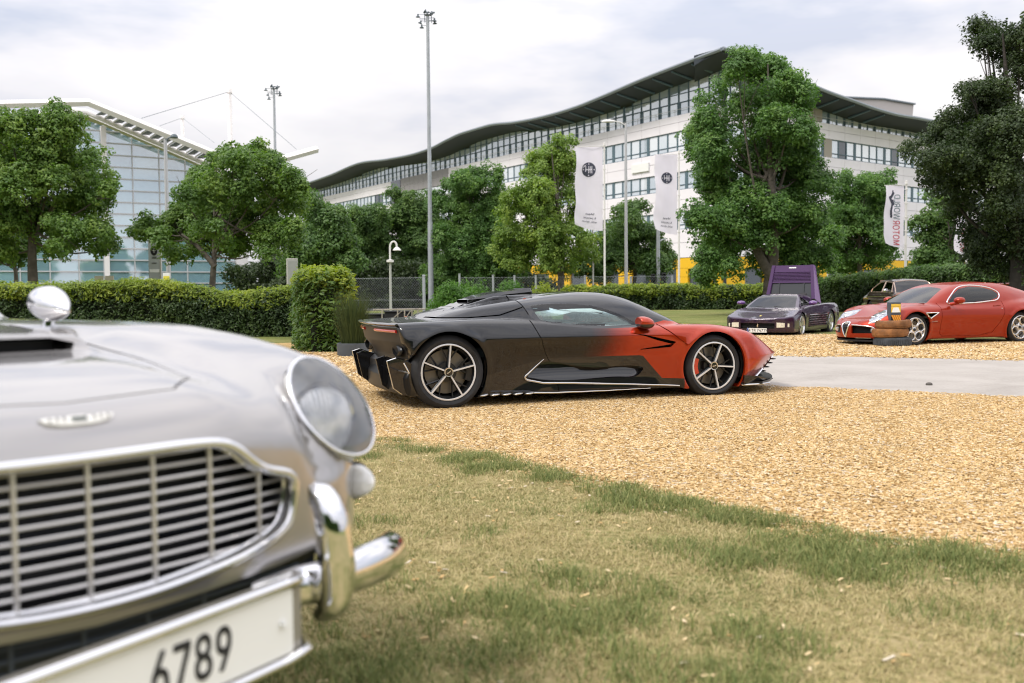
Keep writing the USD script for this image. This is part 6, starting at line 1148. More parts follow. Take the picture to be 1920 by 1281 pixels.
# ------------------------------------------------------------ silver classic grand tourer at the left, very near
def build_silver():
    loc, yaw, k = (-1.2497, 2.1762, .1112), -.7488, 1.0048
    car = thing('classic_car', 'silver classic grand tourer with chrome bumper and slatted grille, very near at the left', 'car', loc, yaw, scale=k); P = Pose(loc, yaw, k)
    paint = M_('silver_paint', {'tc': ('texture_coordinate', {}), 'n': ('noise_texture', {'scale': 900.0, 'detail': 1.0}), 'b': ('bump', {'strength': .05, 'distance': .001}), 'p': ('principled_bsdf', {'base_color': (.35, .335, .325), 'metallic': .85, 'roughness': .30, 'coat_weight': 1.0, 'coat_roughness': .02})}, [('tc.object', 'n.vector'), ('n.fac', 'b.height'), ('b.normal', 'p.normal')])
    crest = curve([(-3.2, .74), (-2.6, .84), (-2.0, .90), (-1.4, .885), (-1.0, .885), (-.55, .888), (-.2, .885), (.05, .868), (.25, .840), (.40, .806), (.52, .765), (.62, .71), (.75, .60)])
    hoodz = curve([(-3.2, .78), (-2.4, .86), (-1.2, .905), (-.8, .885), (-.4, .862), (0, .836), (.25, .826), (.45, .808), (.60, .782), (.68, .752), (.735, .70), (.76, .66)])
    W = table([-3.3, -2.9, -2.4, -1.6, -.8, -.2, .2, .45, .6, .75], [.15, .32, .45, .58, .70, .80, .90], [[.5, .6, .64, .66, .64, .58, .5], [.68, .76, .79, .80, .78, .72, .62], [.74, .81, .83, .84, .83, .78, .7], [.76, .81, .82, .83, .825, .79, .72], [.76, .81, .825, .84, .835, .80, .73], [.78, .82, .84, .855, .85, .81, .74], [.78, .82, .84, .85, .845, .80, .73], [.76, .80, .82, .83, .82, .78, .70], [.74, .78, .80, .80, .79, .75, .66], [.7, .74, .76, .76, .75, .7, .6]])
    roofz = curve([(-3.2, .80), (-3.0, .98), (-2.8, 1.14), (-2.5, 1.25), (-2.25, 1.28), (-1.94, 1.25), (-1.74, 1.15), (-1.54, 1.0), (-1.36, .88), (-1.24, .8)])
    hc, hn = np.array([.536, .64, .705]), np.array([math.cos(.617) * math.cos(.215), math.sin(.215) * math.cos(.617), math.sin(.617)]); lat = np.cross([0, 0, 1], hn); lat /= np.linalg.norm(lat); upv = np.cross(hn, lat)
    def f(x, y, z):
        ay = np.abs(y); t = np.clip((ay - .24) / .34, 0, 1); s = t * t * (3 - 2 * t)
        T = hoodz(x) + (crest(x) - hoodz(x)) * s - .016 * np.exp(-((ay - .36) / .075) ** 2) * np.clip((.74 - x) * 3, 0, 1)
        b = smax(ay - W(x, z), z - T, .13)
        nose = .735 - .30 * ay ** 2 - 2.6 * np.clip(ay - .56, 0, 1) ** 2 - .9 * np.clip(z - .665, 0, 1) ** 1.5 - 2.2 * np.clip(.435 - z, 0, 1) ** 1.6
        b = smax(b, x - nose, .07)
        pl = hn[0] * (x - hc[0]) + hn[1] * (ay - hc[1]) + hn[2] * (z - hc[2]) - 1.1 * np.clip(.52 - ay, 0, 1) - .9 * np.clip(.58 - z, 0, 1)
        b = smax(b, pl, .05); b = smax(b, -3.25 + .2 * ay ** 2 - x, .08); b = smax(b, .27 - z, .05)
        sc = smax(smax(ay - .30, z - (np.interp(x, [-.9, -.4, .04], [.905, .895, .878]) - .12 * ay ** 2), .03), np.maximum(x - .03, np.maximum(-.85 - x, .75 - z)), .012); b = smin(b, sc, .05)
        c = smax(smax(ay - np.interp(z, [.8, .95, 1.3], [.74, .68, .52]), z - roofz(x) + .12 * ay ** 2, .12), np.maximum(np.maximum(.7 - z, x + 1.1), -3.15 - x), .03); return smin(b, c, .04)
    lo, hi = (-3.3, -.93, .2), (.82, .93, 1.34)
    shell, tub = carve(f, lo, hi, .03, [(-.0, .315, .36, .50), (-2.49, .315, .36, .5)], .022, .045)
    gh = [(0, .690), (.12, .690), (.22, .6875), (.272, .677), (.318, .645), (.362, .617), (.41, .603), (.436, .588), (.438, .55), (.418, .498), (.36, .470), (.24, .450), (.12, .438), (0, .434)]; g2 = [(-y, z) for y, z in gh[::-1]][1:-1]
    shell = shell - prism(Polygon([(-.64, .2), (-.64, .435), (-.42, .418), (0, .400), (.42, .418), (.64, .435), (.64, .2)]), 'x', .36, .9); aa = np.linspace(0, 2 * PI, 41)[:-1]
    for s in (1, -1):
        el = man(trimesh.convex.convex_hull(np.vstack([(hc + .112 * np.cos(aa)[:, None] * lat + .131 * np.sin(aa)[:, None] * upv + hn * d) * [1, s, 1] for d in (.08, -.16)]))); shell = shell - el; tub = tub - el
    gp = np.array(gh + g2); gring = smooth_path(gp, 120, True); GP = Polygon(gring).buffer(0)
    shell = shell - prism(GP, 'x', .50, .9) - prism(Polygon([(-.26, .840), (.26, .840), (.268, .850), (.22, .862), (-.22, .862), (-.268, .850)]).buffer(.004), 'x', -.2, .2)
    tub = tub - prism(GP.buffer(.01), 'x', .56, .9)
    shell = groove(f, shell, [[(.60, -.22), (.625, 0), (.60, .22), (.50, .31), (.2, .35), (-.75, .42)], [(.60, -.22), (.50, -.31), (.2, -.35), (-.75, -.42)]], lo, hi, .06, 'z', (.6, 1.2), .003, .010)
    wsp = Polygon([(-1.44, -.62), (-1.34, 0), (-1.44, .62), (-1.82, .50), (-1.76, 0), (-1.82, -.50)]); WS = prism(wsp, 'z', .95, 1.4); dlo = Polygon([(-1.5, .93), (-1.75, 1.16), (-2.3, 1.19), (-2.7, 1.06), (-2.8, .95)]); SW = prism(dlo, 'y', -1, -.45) + prism(dlo, 'y', .45, 1)
    gl = UsdShade.Material.Get(stage, '/World/Looks/coupe_windscreen') if stage.GetPrimAtPath('/World/Looks/coupe_windscreen') else pane_glass('coupe_windscreen', (.55, .62, .62), see=.6)
    paint_obj('windscreen', shell ^ WS, f, gl, car); shell = shell - WS; SWp = shell ^ SW
    for q, nm in ((cutbox((-3, 0, 0), (1, 2, 2)), 'side_window'), (cutbox((-3, -2, 0), (1, 0, 2)), 'side_window')): paint_obj(nm, SWp ^ q, f, gl, car)
    shell = shell - SW; paint_obj('body', shell, f, paint, car); obj('tub', tub, BLACK, car, smooth=False)
    # scoop mouth
    obj('scoop_liner', bx((-.35, -.25, .80), (-.03, .25, .858)), BLACK, car)
    # grille: chrome surround, slats and uprights, dark behind
    gx = lambda y, z: float(front_x(f2, [y], [z], .9, .3)[0])
    f2 = lambda x, y, z: x - (.735 - .30 * y ** 2 - 2.6 * np.clip(np.abs(y) - .56, 0, 1) ** 2 - .9 * np.clip(z - .665, 0, 1) ** 1.5 - 2.2 * np.clip(.435 - z, 0, 1) ** 1.6)
    ring = np.stack([[gx(y, z) - .002 for y, z in gring], gring[:, 0], gring[:, 1]], 1)
    obj('grille_surround', tube(ring, .0105, 8, True), CHROME, car, smooth=60)
    ring_in = np.stack([ring[:, 0] - .028, ring[:, 1] * .985, .56 + (ring[:, 2] - .56) * .955], 1); obj('grille_frame', tube(ring_in, .008, 6, True), CHROME, car, smooth=60)
    SLAT = plain('slat_aluminium', (.66, .64, .62), .32, .85)
    inn = GP.buffer(-.008)
    for z in np.arange(.446, .688, .0229):
        seg = inn.intersection(LineString([(-.6, z), (.6, z)]))
        if seg.is_empty: continue
        y0, _, y1, _ = seg.bounds; ys = np.linspace(y0, y1, 22); c = np.array([(gx(y, z) - .030, y, z) for y in ys]); s = tube(c, .0036, 6); v = s.vertices; obj('grille_slat', s, SLAT, car, smooth=40)
    for y in np.arange(-.36, .37, .12):
        seg = inn.intersection(LineString([(y, .3), (y, .8)]))
        if seg.is_empty: continue
        _, z0, _, z1 = seg.bounds; obj('grille_upright', tube([(gx(y, z) - .028, y, z) for z in np.linspace(z0, z1, 8)], .005, 6), SLAT, car)
    obj('radiator', bx((.46, -.46, .30), (.52, .46, .70)), plain('radiator_dark', (.010, .013, .020), .6), car)
    # lower valance with dark openings and slim bars
    NAVY = plain('lower_grille_dark', (.016, .022, .035), .5)
    obj('valance', trimesh.convex.convex_hull(np.array([(x, y, z) for y, xx in ((-.62, .50), (-.4, .60), (0, .655), (.4, .60), (.62, .50)) for x, z in ((xx, .41), (xx - .02, .30), (xx - .25, .26), (xx - .25, .42))])), NAVY, car, smooth=False)
    for z in (.335, .358, .381, .402): obj('valance_bar', tube([(.672 - .30 * y * y, y, z) for y in np.linspace(-.5, .5, 15)], .0045, 5), plain('bar_blue_grey', (.06, .075, .10), .4) if not stage.GetPrimAtPath('/World/Looks/bar_blue_grey') else UsdShade.Material.Get(stage, '/World/Looks/bar_blue_grey'), car)
    for y in np.arange(-.36, .37, .12): obj('valance_upright', tube([(.675 - .30 * y * y, y, z) for z in (.32, .41)], .004, 5), UsdShade.Material.Get(stage, '/World/Looks/bar_blue_grey'), car)
    # lamps
    a = np.linspace(0, 2 * PI, 49)[:-1]; REFL = plain('lamp_reflector', (.86, .86, .85), .4, .0); LENS = M_('lamp_lens', {'tc': ('texture_coordinate', {}), 'w': ('wave_texture', {'wave_type': 'bands', 'bands_direction': 'y', 'scale': 26.0}), 'n': ('noise_texture', {'scale': 16.0}), 'r': ('rgb_ramp', {'ramp': [(.3, (.42, .44, .46)), (.6, (.86, .87, .88))]}), 'b': ('bump', {'strength': .6, 'distance': .004}), 'p': ('principled_bsdf', {'roughness': .12, 'coat_weight': 1.0, 'metallic': .35})}, [('tc.object', 'w.vector'), ('tc.object', 'n.vector'), ('n.fac', 'r.fac'), ('r.color', 'p.base_color'), ('w.fac', 'b.height'), ('b.normal', 'p.normal')])
    for sg in (1, -1):
        S = np.array([1, sg, 1]); E = lambda sa, sb, d: (hc + .116 * sa * np.cos(a)[:, None] * lat + .136 * sb * np.sin(a)[:, None] * upv + hn * d) * S
        def loft(rings, close=True):
            V = np.vstack(rings); n = len(a); F = []; i0 = np.arange(n); i1 = (i0 + 1) % n
            for i in range(len(rings) - 1): F += [np.stack([i * n + i0, i * n + i1, (i + 1) * n + i1], 1), np.stack([i * n + i0, (i + 1) * n + i1, (i + 1) * n + i0], 1)]
            if close: V = np.vstack([V, V[-n:].mean(0)]); F.append(np.stack([(len(rings) - 1) * n + i0, (len(rings) - 1) * n + i1, np.full(n, len(V) - 1)], 1))
            m = trimesh.Trimesh(V, np.vstack(F), process=False); return m if sg > 0 else (m.invert(), m)[1]
        obj('headlight_rim', tube(E(.97, .97, .004), .0055, 8, True), CHROME, car, smooth=60)
        hb = obj('headlight_bowl', loft([E(.96, .96, .005), E(.93, .92, -.045), E(.80, .78, -.085), E(.25, .25, -.12)]), REFL, car, smooth=60)
        obj('headlight_glass', loft([E(.96, .96, .008), E(.80, .80, .024), E(.55, .55, .035), E(.25, .25, .040)]), LAMPGLASS, car, smooth=True)
        bc = hc + upv * -.012 - hn * .050; e = trimesh.creation.icosphere(3, .086); e.apply_scale((.38, 1, 1)); rg_ = np.stack([np.full(48, bc[0] + .004), bc[1] + .088 * np.cos(a), bc[2] + .088 * np.sin(a)], 1) * S; obj('headlight_ring', tube(rg_, .007, 6, True), CHROME, car, smooth=60); M = np.eye(4); M[:3, 0] = (1, 0, 0); e.apply_translation(bc); e.vertices *= S; 
        if sg < 0: e.invert()
        obj('headlight_bulb', e, LENS, car, smooth=True)
        # ribbed indicator on its rubber base
        ic = np.array([.575, .712, .522]); ic[0] = front_x(f, [ic[1]], [ic[2]], .9, .2)[0]; l = lathe([(.045, -.03), (.045, .004), (.040, .008)], 28, 'x'); l.vertices[:, 0] *= 1; obj('indicator_base', l.apply_translation(ic * S), BLACK, car)
        pr = [(.039, .0)]
        for j in range(7): r0 = .039 * math.sqrt(max(0, 1 - (j / 7.2) ** 2)); pr += [(r0, .006 + .0075 * j), (r0 - .003, .0105 + .0075 * j)]
        pr.append((.001, .062)); obj('indicator_lens', lathe(pr, 28, 'x').apply_translation(ic * S), plain('indicator_white', (.74, .73, .72), .15, coat=1.0) if sg > 0 else UsdShade.Material.Get(stage, '/World/Looks/indicator_white'), car, smooth=60)
        # bumper: wrap-round blade, over-rider, inner end
        pth = smooth_path([(.70, .32 * sg, .378), (.735, .40 * sg, .380), (.725, .52 * sg, .376), (.675, .65 * sg, .368), (.60, .75 * sg, .352), (.545, .80 * sg, .343), (.505, .822 * sg, .340)], 40); t = np.gradient(pth, axis=0); t /= np.linalg.norm(t, axis=1)[:, None]; out_ = np.stack([t[:, 1], -t[:, 0], 0 * t[:, 0]], 1) * sg; th = np.linspace(0, 2 * PI, 19)[:-1]; R = np.interp(np.arange(40), [0, 6, 32, 36, 38, 39], [.45, .8, 1.05, .9, .55, .1])
        V = np.vstack([p + out_[i] * (.042 * R[i] * np.cos(th))[:, None] + np.array([0, 0, 1]) * (.051 * R[i] * np.sin(th))[:, None] for i, p in enumerate(pth)]); n = 18; F = []; i0 = np.arange(n); i1 = (i0 + 1) % n
        for i in range(39): F += [np.stack([i * n + i0, i * n + i1, (i + 1) * n + i1], 1), np.stack([i * n + i0, (i + 1) * n + i1, (i + 1) * n + i0], 1)]
        V = np.vstack([V, pth[0], pth[-1]]); F += [np.stack([i1, i0, np.full(n, 40 * n)], 1), np.stack([39 * n + i0, 39 * n + i1, np.full(n, 40 * n + 1)], 1)]; m = trimesh.Trimesh(V, np.vstack(F), process=False); 
        if m.volume < 0: m.invert()
        obj('bumper', m, CHROME, car, smooth=50)
        q = smooth_path([(.745, .437 * sg, .575), (.785, .44 * sg, .545), (.800, .445 * sg, .47), (.80, .45 * sg, .40), (.775, .45 * sg, .335), (.74, .448 * sg, .312)], 26); obj('over_rider', tube(q, np.interp(np.arange(26), [0, 2, 8, 13, 20, 25], [.014, .028, .035, .038, .035, .014]), 16), CHROME, car, smooth=60)
        for k_ in range(7): obj('vent_rib', tube([(.615 - .02 * k_, (.455 + .016 * k_) * sg, .50 - .004 * k_), (.63 - .02 * k_, (.44 + .012 * k_) * sg, .44)], .005, 5), DARKM, car)
    # plate with its chrome holder
    px_ = .835; vx = lambda y: px_ + (.345 - y) * .23; PSUR = plain('plate_surround', (.30, .28, .24), .35, .6); va = math.atan(.23)
    for s in (1,):
        obj('plate_backing', trimesh.convex.convex_hull(np.array([(vx(y) - d, y, z) for y in (-.345, .345) for d in (.008, .03) for z in (.272, .432)])), PSUR, car, smooth=False)
        tx = np.array([-math.sin(va) * s, math.cos(va), 0]); plate(car, (vx(0) - .005, 0, .358), (tx, np.array([0, 0, 1.]), np.array([math.cos(va), math.sin(va) * s, 0])), .650, .122, '6789', .073, y_off=.085, bold=True, cond=.70)
    for pts in ([(vx(-.35), -.35, .428), (vx(0), 0, .428), (px_, .335, .428), (px_ - .03, .352, .428)], [(vx(-.35), -.35, .284), (vx(0), 0, .284), (vx(.30), .30, .284), (px_ + .004, .350, .292), (px_ - .03, .366, .300)]): obj('plate_bar', tube(dense(pts, .04), .0105, 8), CHROME, car, smooth=60)
    for y in (-.29, .29): obj('plate_bolt', lathe([(.001, .006), (.007, .005), (.008, -.004)], 12, 'x').apply_translation((vx(y), y, .358)), WHITE, car)
    # winged badge on the nose
    wing = [(-.065, .009), (-.045, .011), (-.02, .008), (-.012, .012), (.012, .012), (.02, .008), (.045, .011), (.065, .009), (.055, -.004), (.035, -.011), (.016, -.013), (-.016, -.013), (-.035, -.011), (-.055, -.004)]
    bc = np.array([.70, 0, .770]); rg = np.array([(bc[0] - .35 * b, a_, bc[2] + b * .85) for a_, b in wing]); obj('winged_badge', patch(f, rg, (.72, 0, .68), .004, .002, .006), plain('badge_enamel', (.78, .76, .70), .25, .4), car, smooth=40)
    obj('badge_centre', patch(f, np.array([(bc[0] - .35 * b, a_, bc[2] + b * .85) for a_, b in ((-.013, .004), (.013, .004), (.013, -.004), (-.013, -.004))]), (.72, 0, .68), .0085, .0, .003), plain('badge_dark', (.05, .07, .06), .3), car, smooth=False)
    for q in (-.05, -.038, -.026, .026, .038, .05): obj('badge_feather', patch(f, np.array([(bc[0] - .35 * b, a_, bc[2] + b * .85) for a_, b in ((q, .006), (q + .002, .006), (q + .002, -.004), (q, -.004))]), (.72, 0, .68), .0082, .0, .002), DARKM, car, smooth=False)
    # wing mirrors: chrome bullets on short stems
    for sg in (1, -1):
        c = np.array([-.52, .45 * sg, .940]); e = trimesh.creation.icosphere(3, 1.0); v = e.vertices; v[:, 0] = np.where(v[:, 0] > 0, v[:, 0] * 1.0, np.maximum(v[:, 0], -.55)); v[:, 1:] *= (1 - .55 * np.clip(v[:, :1], 0, 1) ** 1.5); v[:, 2] -= .15 * np.clip(v[:, 0], 0, 1); e.apply_scale((.115, .050, .050)); e.apply_transform(rotm(.10, [0, 1, 0])); e.apply_translation(c); obj('mirror', e, CHROME, car, smooth=45)
        obj('mirror_stem', tube([(c[0] - .015, c[1], .865), (c[0] - .01, c[1], .90), (c[0], c[1], .925)], [.024, .014, .014], 10), CHROME, car, smooth=50)
    def spokes(rr, o, s, spin):
        L = []
        for q in range(36):
            a0, b0 = q * PI / 18, q * PI / 18 + (.5 if q % 2 else -.5); L.append(('wire_spoke', tube([(.05 * math.cos(b0), o - s * .02, .05 * math.sin(b0)), ((rr - .02) * math.cos(a0), o - s * .06, (rr - .02) * math.sin(a0))], .003, 4), CHROME))
        L.append(('spinner', lathe([(.001, o + s * .03), (.03, o + s * .02), (.05, o - s * .03)], 16, 'y'), CHROME)); return L
    for x in (0, -2.49):
        for sg in (-1, 1): wheel(car, x, sg * .76, .325, sg, .21, .17, spokes, face=CHROME)
    seats(car, (-1.95,), (-.36, .36), .55, CABIN); return car
build_silver()
# ------------------------------------------------------------ red coupe at the right (its left side faces the camera)
def build_red():
    loc, yaw = (8.4926, 19.8736, 0.0), math.radians(-159.68); car = thing('red_coupe', 'glossy red coupe with shield grille parked behind the tyre stack', 'car', loc, yaw); P = Pose(loc, yaw)
    paint = plain('red_paint', (.28, .017, .002), .34, .45, spec=.2, coat=.55, coat_roughness=.012, coat_ior=1.55)
    crest = curve([(-2.3, .70), (-2.1, .80), (-1.7, .855), (-1.3, .87), (-.9, .835), (-.4, .79), (.2, .77), (.7, .772), (1.1, .768), (1.35, .745), (1.55, .70), (1.72, .635), (1.88, .56), (2.05, .49), (2.25, .41)])
    dip = curve([(-2.3, 0), (.4, .0), (.9, .01), (1.4, .035), (1.8, .03), (2.1, .0), (2.3, 0)])
    W = table([-2.25, -1.9, -1.3, -.7, 0, .6, 1.0, 1.3, 1.6, 1.9, 2.25], [.08, .25, .42, .55, .66, .78, .88], [[.50, .59, .65, .68, .66, .60, .5], [.66, .74, .80, .84, .82, .76, .62], [.78, .82, .86, .89, .88, .82, .66], [.74, .785, .82, .855, .84, .76, .64], [.73, .775, .81, .848, .84, .765, .66], [.73, .775, .815, .85, .842, .77, .66], [.77, .81, .845, .87, .852, .77, .64], [.82, .85, .87, .87, .85, .76, .6], [.81, .83, .85, .84, .80, .70, .55], [.74, .76, .77, .75, .70, .6, .45], [.5, .52, .52, .5, .45, .4, .3]])
    roofz = curve([(-2.3, .86), (-2.07, .96), (-1.7, 1.075), (-1.36, 1.145), (-1.03, 1.195), (-.61, 1.21), (-.26, 1.197), (.06, 1.155), (.27, 1.095), (.53, .99), (.84, .845), (1.05, .74)])
    Wc = table([-2.2, -1.7, -1.2, -.7, -.2, .3, .7, 1.05], [.7, .82, .95, 1.08, 1.22], [[.6, .55, .42, .3, .2], [.72, .66, .55, .42, .3], [.77, .735, .665, .55, .42], [.78, .755, .70, .61, .46], [.78, .755, .70, .61, .46], [.77, .74, .67, .56, .42], [.74, .70, .60, .48, .36], [.68, .6, .5, .4, .3]])
    def f(x, y, z):
        ay = np.abs(y); b = smax(ay - W(x, z), z - (crest(x) - dip(x) * np.clip(1 - (ay / .55) ** 2, 0, 1)), .11)
        nose = 2.235 - .72 * ay ** 2 - .35 * np.clip(.22 - z, 0, 1) - .9 * np.clip(z - .36, 0, 1) ** 1.3
        b = smax(b, x - nose, .06); b = smax(b, -2.2 + .25 * ay ** 2 + .1 * np.clip(.5 - z, 0, 1) - x, .08); b = smax(b, .115 - z, .03)
        c = smax(smax(ay - Wc(x, z), z - roofz(x) + .10 * ay ** 2, .10), np.maximum(np.maximum(.6 - z, x - 1.05), -2.2 - x), .02); q = smin(b, c, .05)
        for xc in (-1.297, 1.297): d = np.sqrt((x - xc) ** 2 + (z - .305) ** 2); q = q - .018 * np.exp(-((d - .365) / .04) ** 2) * (ay > .5)
        return q
    lo, hi = (-2.35, -1.0, .05), (2.32, 1.0, 1.27); shell, tub = carve(f, lo, hi, .034, [(-1.297, .305, .348, .52), (1.297, .305, .342, .52)])
    dlo = rounded([(.44, .812), (.27, .955), (.06, 1.065), (-.22, 1.112), (-.51, 1.095), (-.75, 1.035), (-.845, .965), (-.80, .895), (-.62, .845), (-.2, .812), (.15, .80)], .02); SW = prism(dlo, 'y', -1, -.4), prism(dlo, 'y', .4, 1)
    glass = pane_glass('red_coupe_glass', (.42, .50, .50), see=.55)
    for s in SW: paint_obj('side_window', shell ^ s, f, glass, car); shell = shell - s
    WS = prism(rounded([(.86, -.62), (.97, 0), (.86, .62), (.30, .42), (.22, 0), (.30, -.42)], .03), 'z', .80, 1.3) - prism(dlo.buffer(.03), 'y', -1, 1); paint_obj('windscreen', shell ^ WS, f, glass, car); shell = shell - WS
    RW = prism(rounded([(-1.5, -.40), (-2.05, -.46), (-2.05, .46), (-1.5, .40)], .05), 'z', .9, 1.3); paint_obj('rear_window', shell ^ RW, f, glass, car); shell = shell - RW
    vent = Polygon([(1.085, .612), (.775, .617), (.985, .522)]).buffer(.004); shell = shell - prism(vent, 'y', .5, 1.2) - prism(vent, 'y', -1.2, -.5)
    shell = groove(f, shell, [[(.70, .80), (.69, .64), (.68, .42), (.67, .22), (.60, .17), (-.3, .165), (-.62, .22), (-.78, .42), (-.86, .62), (-.87, .82)], [(1.15, .55), (.72, .56)][:0] or [(.73, .44), (1.06, .44)]], lo, hi, .055)
    shell = groove(f, shell, [[(2.13, -.25), (1.9, -.36), (1.2, -.52), (.8, -.56)], [(2.13, .25), (1.9, .36), (1.2, .52), (.8, .56)]], lo, hi, .055, 'z', (.3, 1.0))
    # nose openings
    gl_ = Polygon([(.155, .385), (.42, .372), (.56, .335), (.60, .27), (.50, .245), (.155, .235)]).buffer(-.012).buffer(.012)
    for s in (1, -1): shell = shell - prism(affinity.scale(gl_, s, 1, origin=(0, 0)), 'x', 1.6, 2.4)
    low = Polygon([(-.58, .085), (.58, .085), (.58, .112), (-.58, .112)]); shell = shell - prism(Polygon([(-.5, .10), (.5, .10), (.52, .155), (-.52, .155)]), 'x', 1.7, 2.4)
    paint_obj('body', shell, f, paint, car); obj('tub', tub, BLACK, car, smooth=False); obj('splitter', extrude(Polygon([(1.55, -.80), (1.9, -.66), (2.12, -.36), (2.20, 0), (2.12, .36), (1.9, .66), (1.55, .80)]), .03).apply_translation((0, 0, .085)), BLACK, car)
    MESHB = plain('grille_black', (.012, .012, .013), .5, .3)
    for s in (1, -1):
        m = np.array([(2.17 - .72 * y * y, y, z) for z in (.22, .40) for y in np.linspace(.13, .62, 8)]); m[:, 1] *= s; v = np.vstack([m, m - [.03, 0, 0]]); obj('side_grille', trimesh.Trimesh(v, [(i, i + 1, i + 9) for i in range(7)] + [(i, i + 9, i + 8) for i in range(7)] + [(i + 1, i, i + 9) for i in range(7)] + [(i + 9, i, i + 8) for i in range(7)], process=False), MESHB, car, smooth=False)
        for z in np.arange(.25, .38, .022): obj('grille_slat', tube([(2.185 - .72 * y * y, y * s, z) for y in np.linspace(.16, .57, 8)], .004, 4), DARKM, car)
        L = np.array([(float(front_x(f, [y * s], [z], 2.5, 1.2)[0]) + .004, y * s, z) for y, z in ((.15, .395), (.28, .392), (.42, .380), (.55, .345), (.61, .275))]); obj('grille_brow', tube(smooth_path(L, 20), .011, 6), CHROME, car, smooth=60)
        y, z = .50, .305; l = lathe([(.055, -.02), (.055, .01), (.04, .022), (.001, .028)], 24, 'x'); l.apply_translation((2.185 - .72 * y * y, y * s, z)); obj('fog_lamp', l, plain('fog_lens', (.60, .60, .58), .15, .4, coat=1.0) if s > 0 else UsdShade.Material.Get(stage, '/World/Looks/fog_lens'), car, smooth=40)
    sh = [(-.085, .42), (-.05, .445), (0, .452), (.05, .445), (.085, .42), (.07, .31), (.03, .21), (0, .165), (-.03, .21), (-.07, .31)]; gr = np.array([(float(front_x(f, [y], [z], 2.6, 1.5)[0]) + .006, y, z) for y, z in smooth_path(sh, 44, True)]); obj('shield_rim', tube(gr, .014, 8, True), CHROME, car, smooth=60); obj('shield_grille', patch(f, gr[::2] - [.006, 0, 0], (1, 0, .1), .003), MESHB, car, smooth=False)
    obj('shield_badge', lathe([(.001, .02), (.038, .016), (.042, 0)], 24, 'x').apply_translation((float(front_x(f, [0], [.43], 2.6, 1.5)[0]) + .006, 0, .425)), plain('badge_silver', (.6, .6, .62), .3, .6), car)
    for z in np.arange(.21, .40, .03): obj('shield_slat', tube([(float(front_x(f, [y], [z], 2.6, 1.5)[0]) + .010, y, z) for y in np.linspace(-1, 1, 5) * np.interp(z, [.165, .31, .42], [.0, .062, .075])], .004, 4), DARKM, car)
    # headlights: long drops on the wings
    HLM = plain('headlight_inner', (.35, .37, .42), .15, .6, coat=1.0, vary=.7, vscale=14)
    hl = np.array([P.hit(f, 1540 + x / 5.0526, 480 + y / 5.0526, 14, 30) for x, y in smooth_path([(455, 622), (470, 585), (510, 553), (570, 528), (625, 517), (634, 545), (600, 578), (550, 612), (490, 636)], 26, True)])
    for s in (1, -1):
        q = hl * [1, s, 1]; n = np.array([.62, .35 * s, .7]); obj('headlight', patch(f, q, n, .004, .004), HLM, car, smooth=60)
        c = q.mean(0)
        for d in (-.10, .0, .09): a_ = onto(f, [c + np.array([d * -.9, d * .55 * s, 0])], n)[0]; e = trimesh.creation.icosphere(2, .042 if d < .05 else .032); e.apply_scale((1, 1, .45)); e.apply_translation(a_ + [0, 0, .006]); obj('lamp_lens', e, plain('lens_clear', (.72, .73, .76), .06, .5, coat=1.0) if not stage.GetPrimAtPath('/World/Looks/lens_clear') else UsdShade.Material.Get(stage, '/World/Looks/lens_clear'), car, smooth=True)
        ring = side_line(f, [(v[0], v[1]) for v in smooth_path([(.465, .806), (.30, .955), (.07, 1.085), (-.22, 1.132), (-.52, 1.115), (-.77, 1.05), (-.868, .965), (-.82, .885), (-.63, .83), (-.2, .797), (.15, .785)], 70, True)], s, .002, 9, True); obj('window_trim', tube(ring, .0125, 6, True), CHROME, car, smooth=60)
        v = side_line(f, [(1.10, .618), (.765, .623), (.988, .512)], s, .003, .02, True); obj('vent_frame', tube(v, .010, 6, True), CHROME, car); y = s * .80
        c = np.array((.37, s * .955, .850)); e = trimesh.creation.icosphere(3, 1.0); e.vertices[:, 0] = np.maximum(e.vertices[:, 0], -.45); e.apply_scale((.11, .10, .065)); e.apply_translation(c); obj('mirror', e, paint, car, smooth=45); obj('mirror_stem', tube([c - [.0, .02 * s, .04], (.44, s * .80, .775)], [.03, .035], 8), paint, car)
        hd = side_line(f, [(-.62, .735), (-.72, .745), (-.79, .742)], s, .008); obj('door_handle', tube(hd, [.010] * len(hd), 6), paint, car); lk = side_line(f, [(-.80, .68), (-.801, .68)], s, .002); obj('door_lock', trimesh.creation.icosphere(1, .011).apply_translation(lk[0]), CHROME, car)
        bd = side_line(f, [(.93, .455), (.86, .458), (.79, .456)], s, .003); obj('wing_badge', tube(bd, .008, 4), CHROME, car)
    plate(car, (2.05, .27, .19), (np.array([.38, .925, 0.]) if False else np.array([-.36, .933, 0]), np.array([0, 0, 1.]), np.array([.933, .36, 0])), .34, .095, 'M 8C 34', .05, True, plain('plate_cream', (.60, .58, .42), .5))
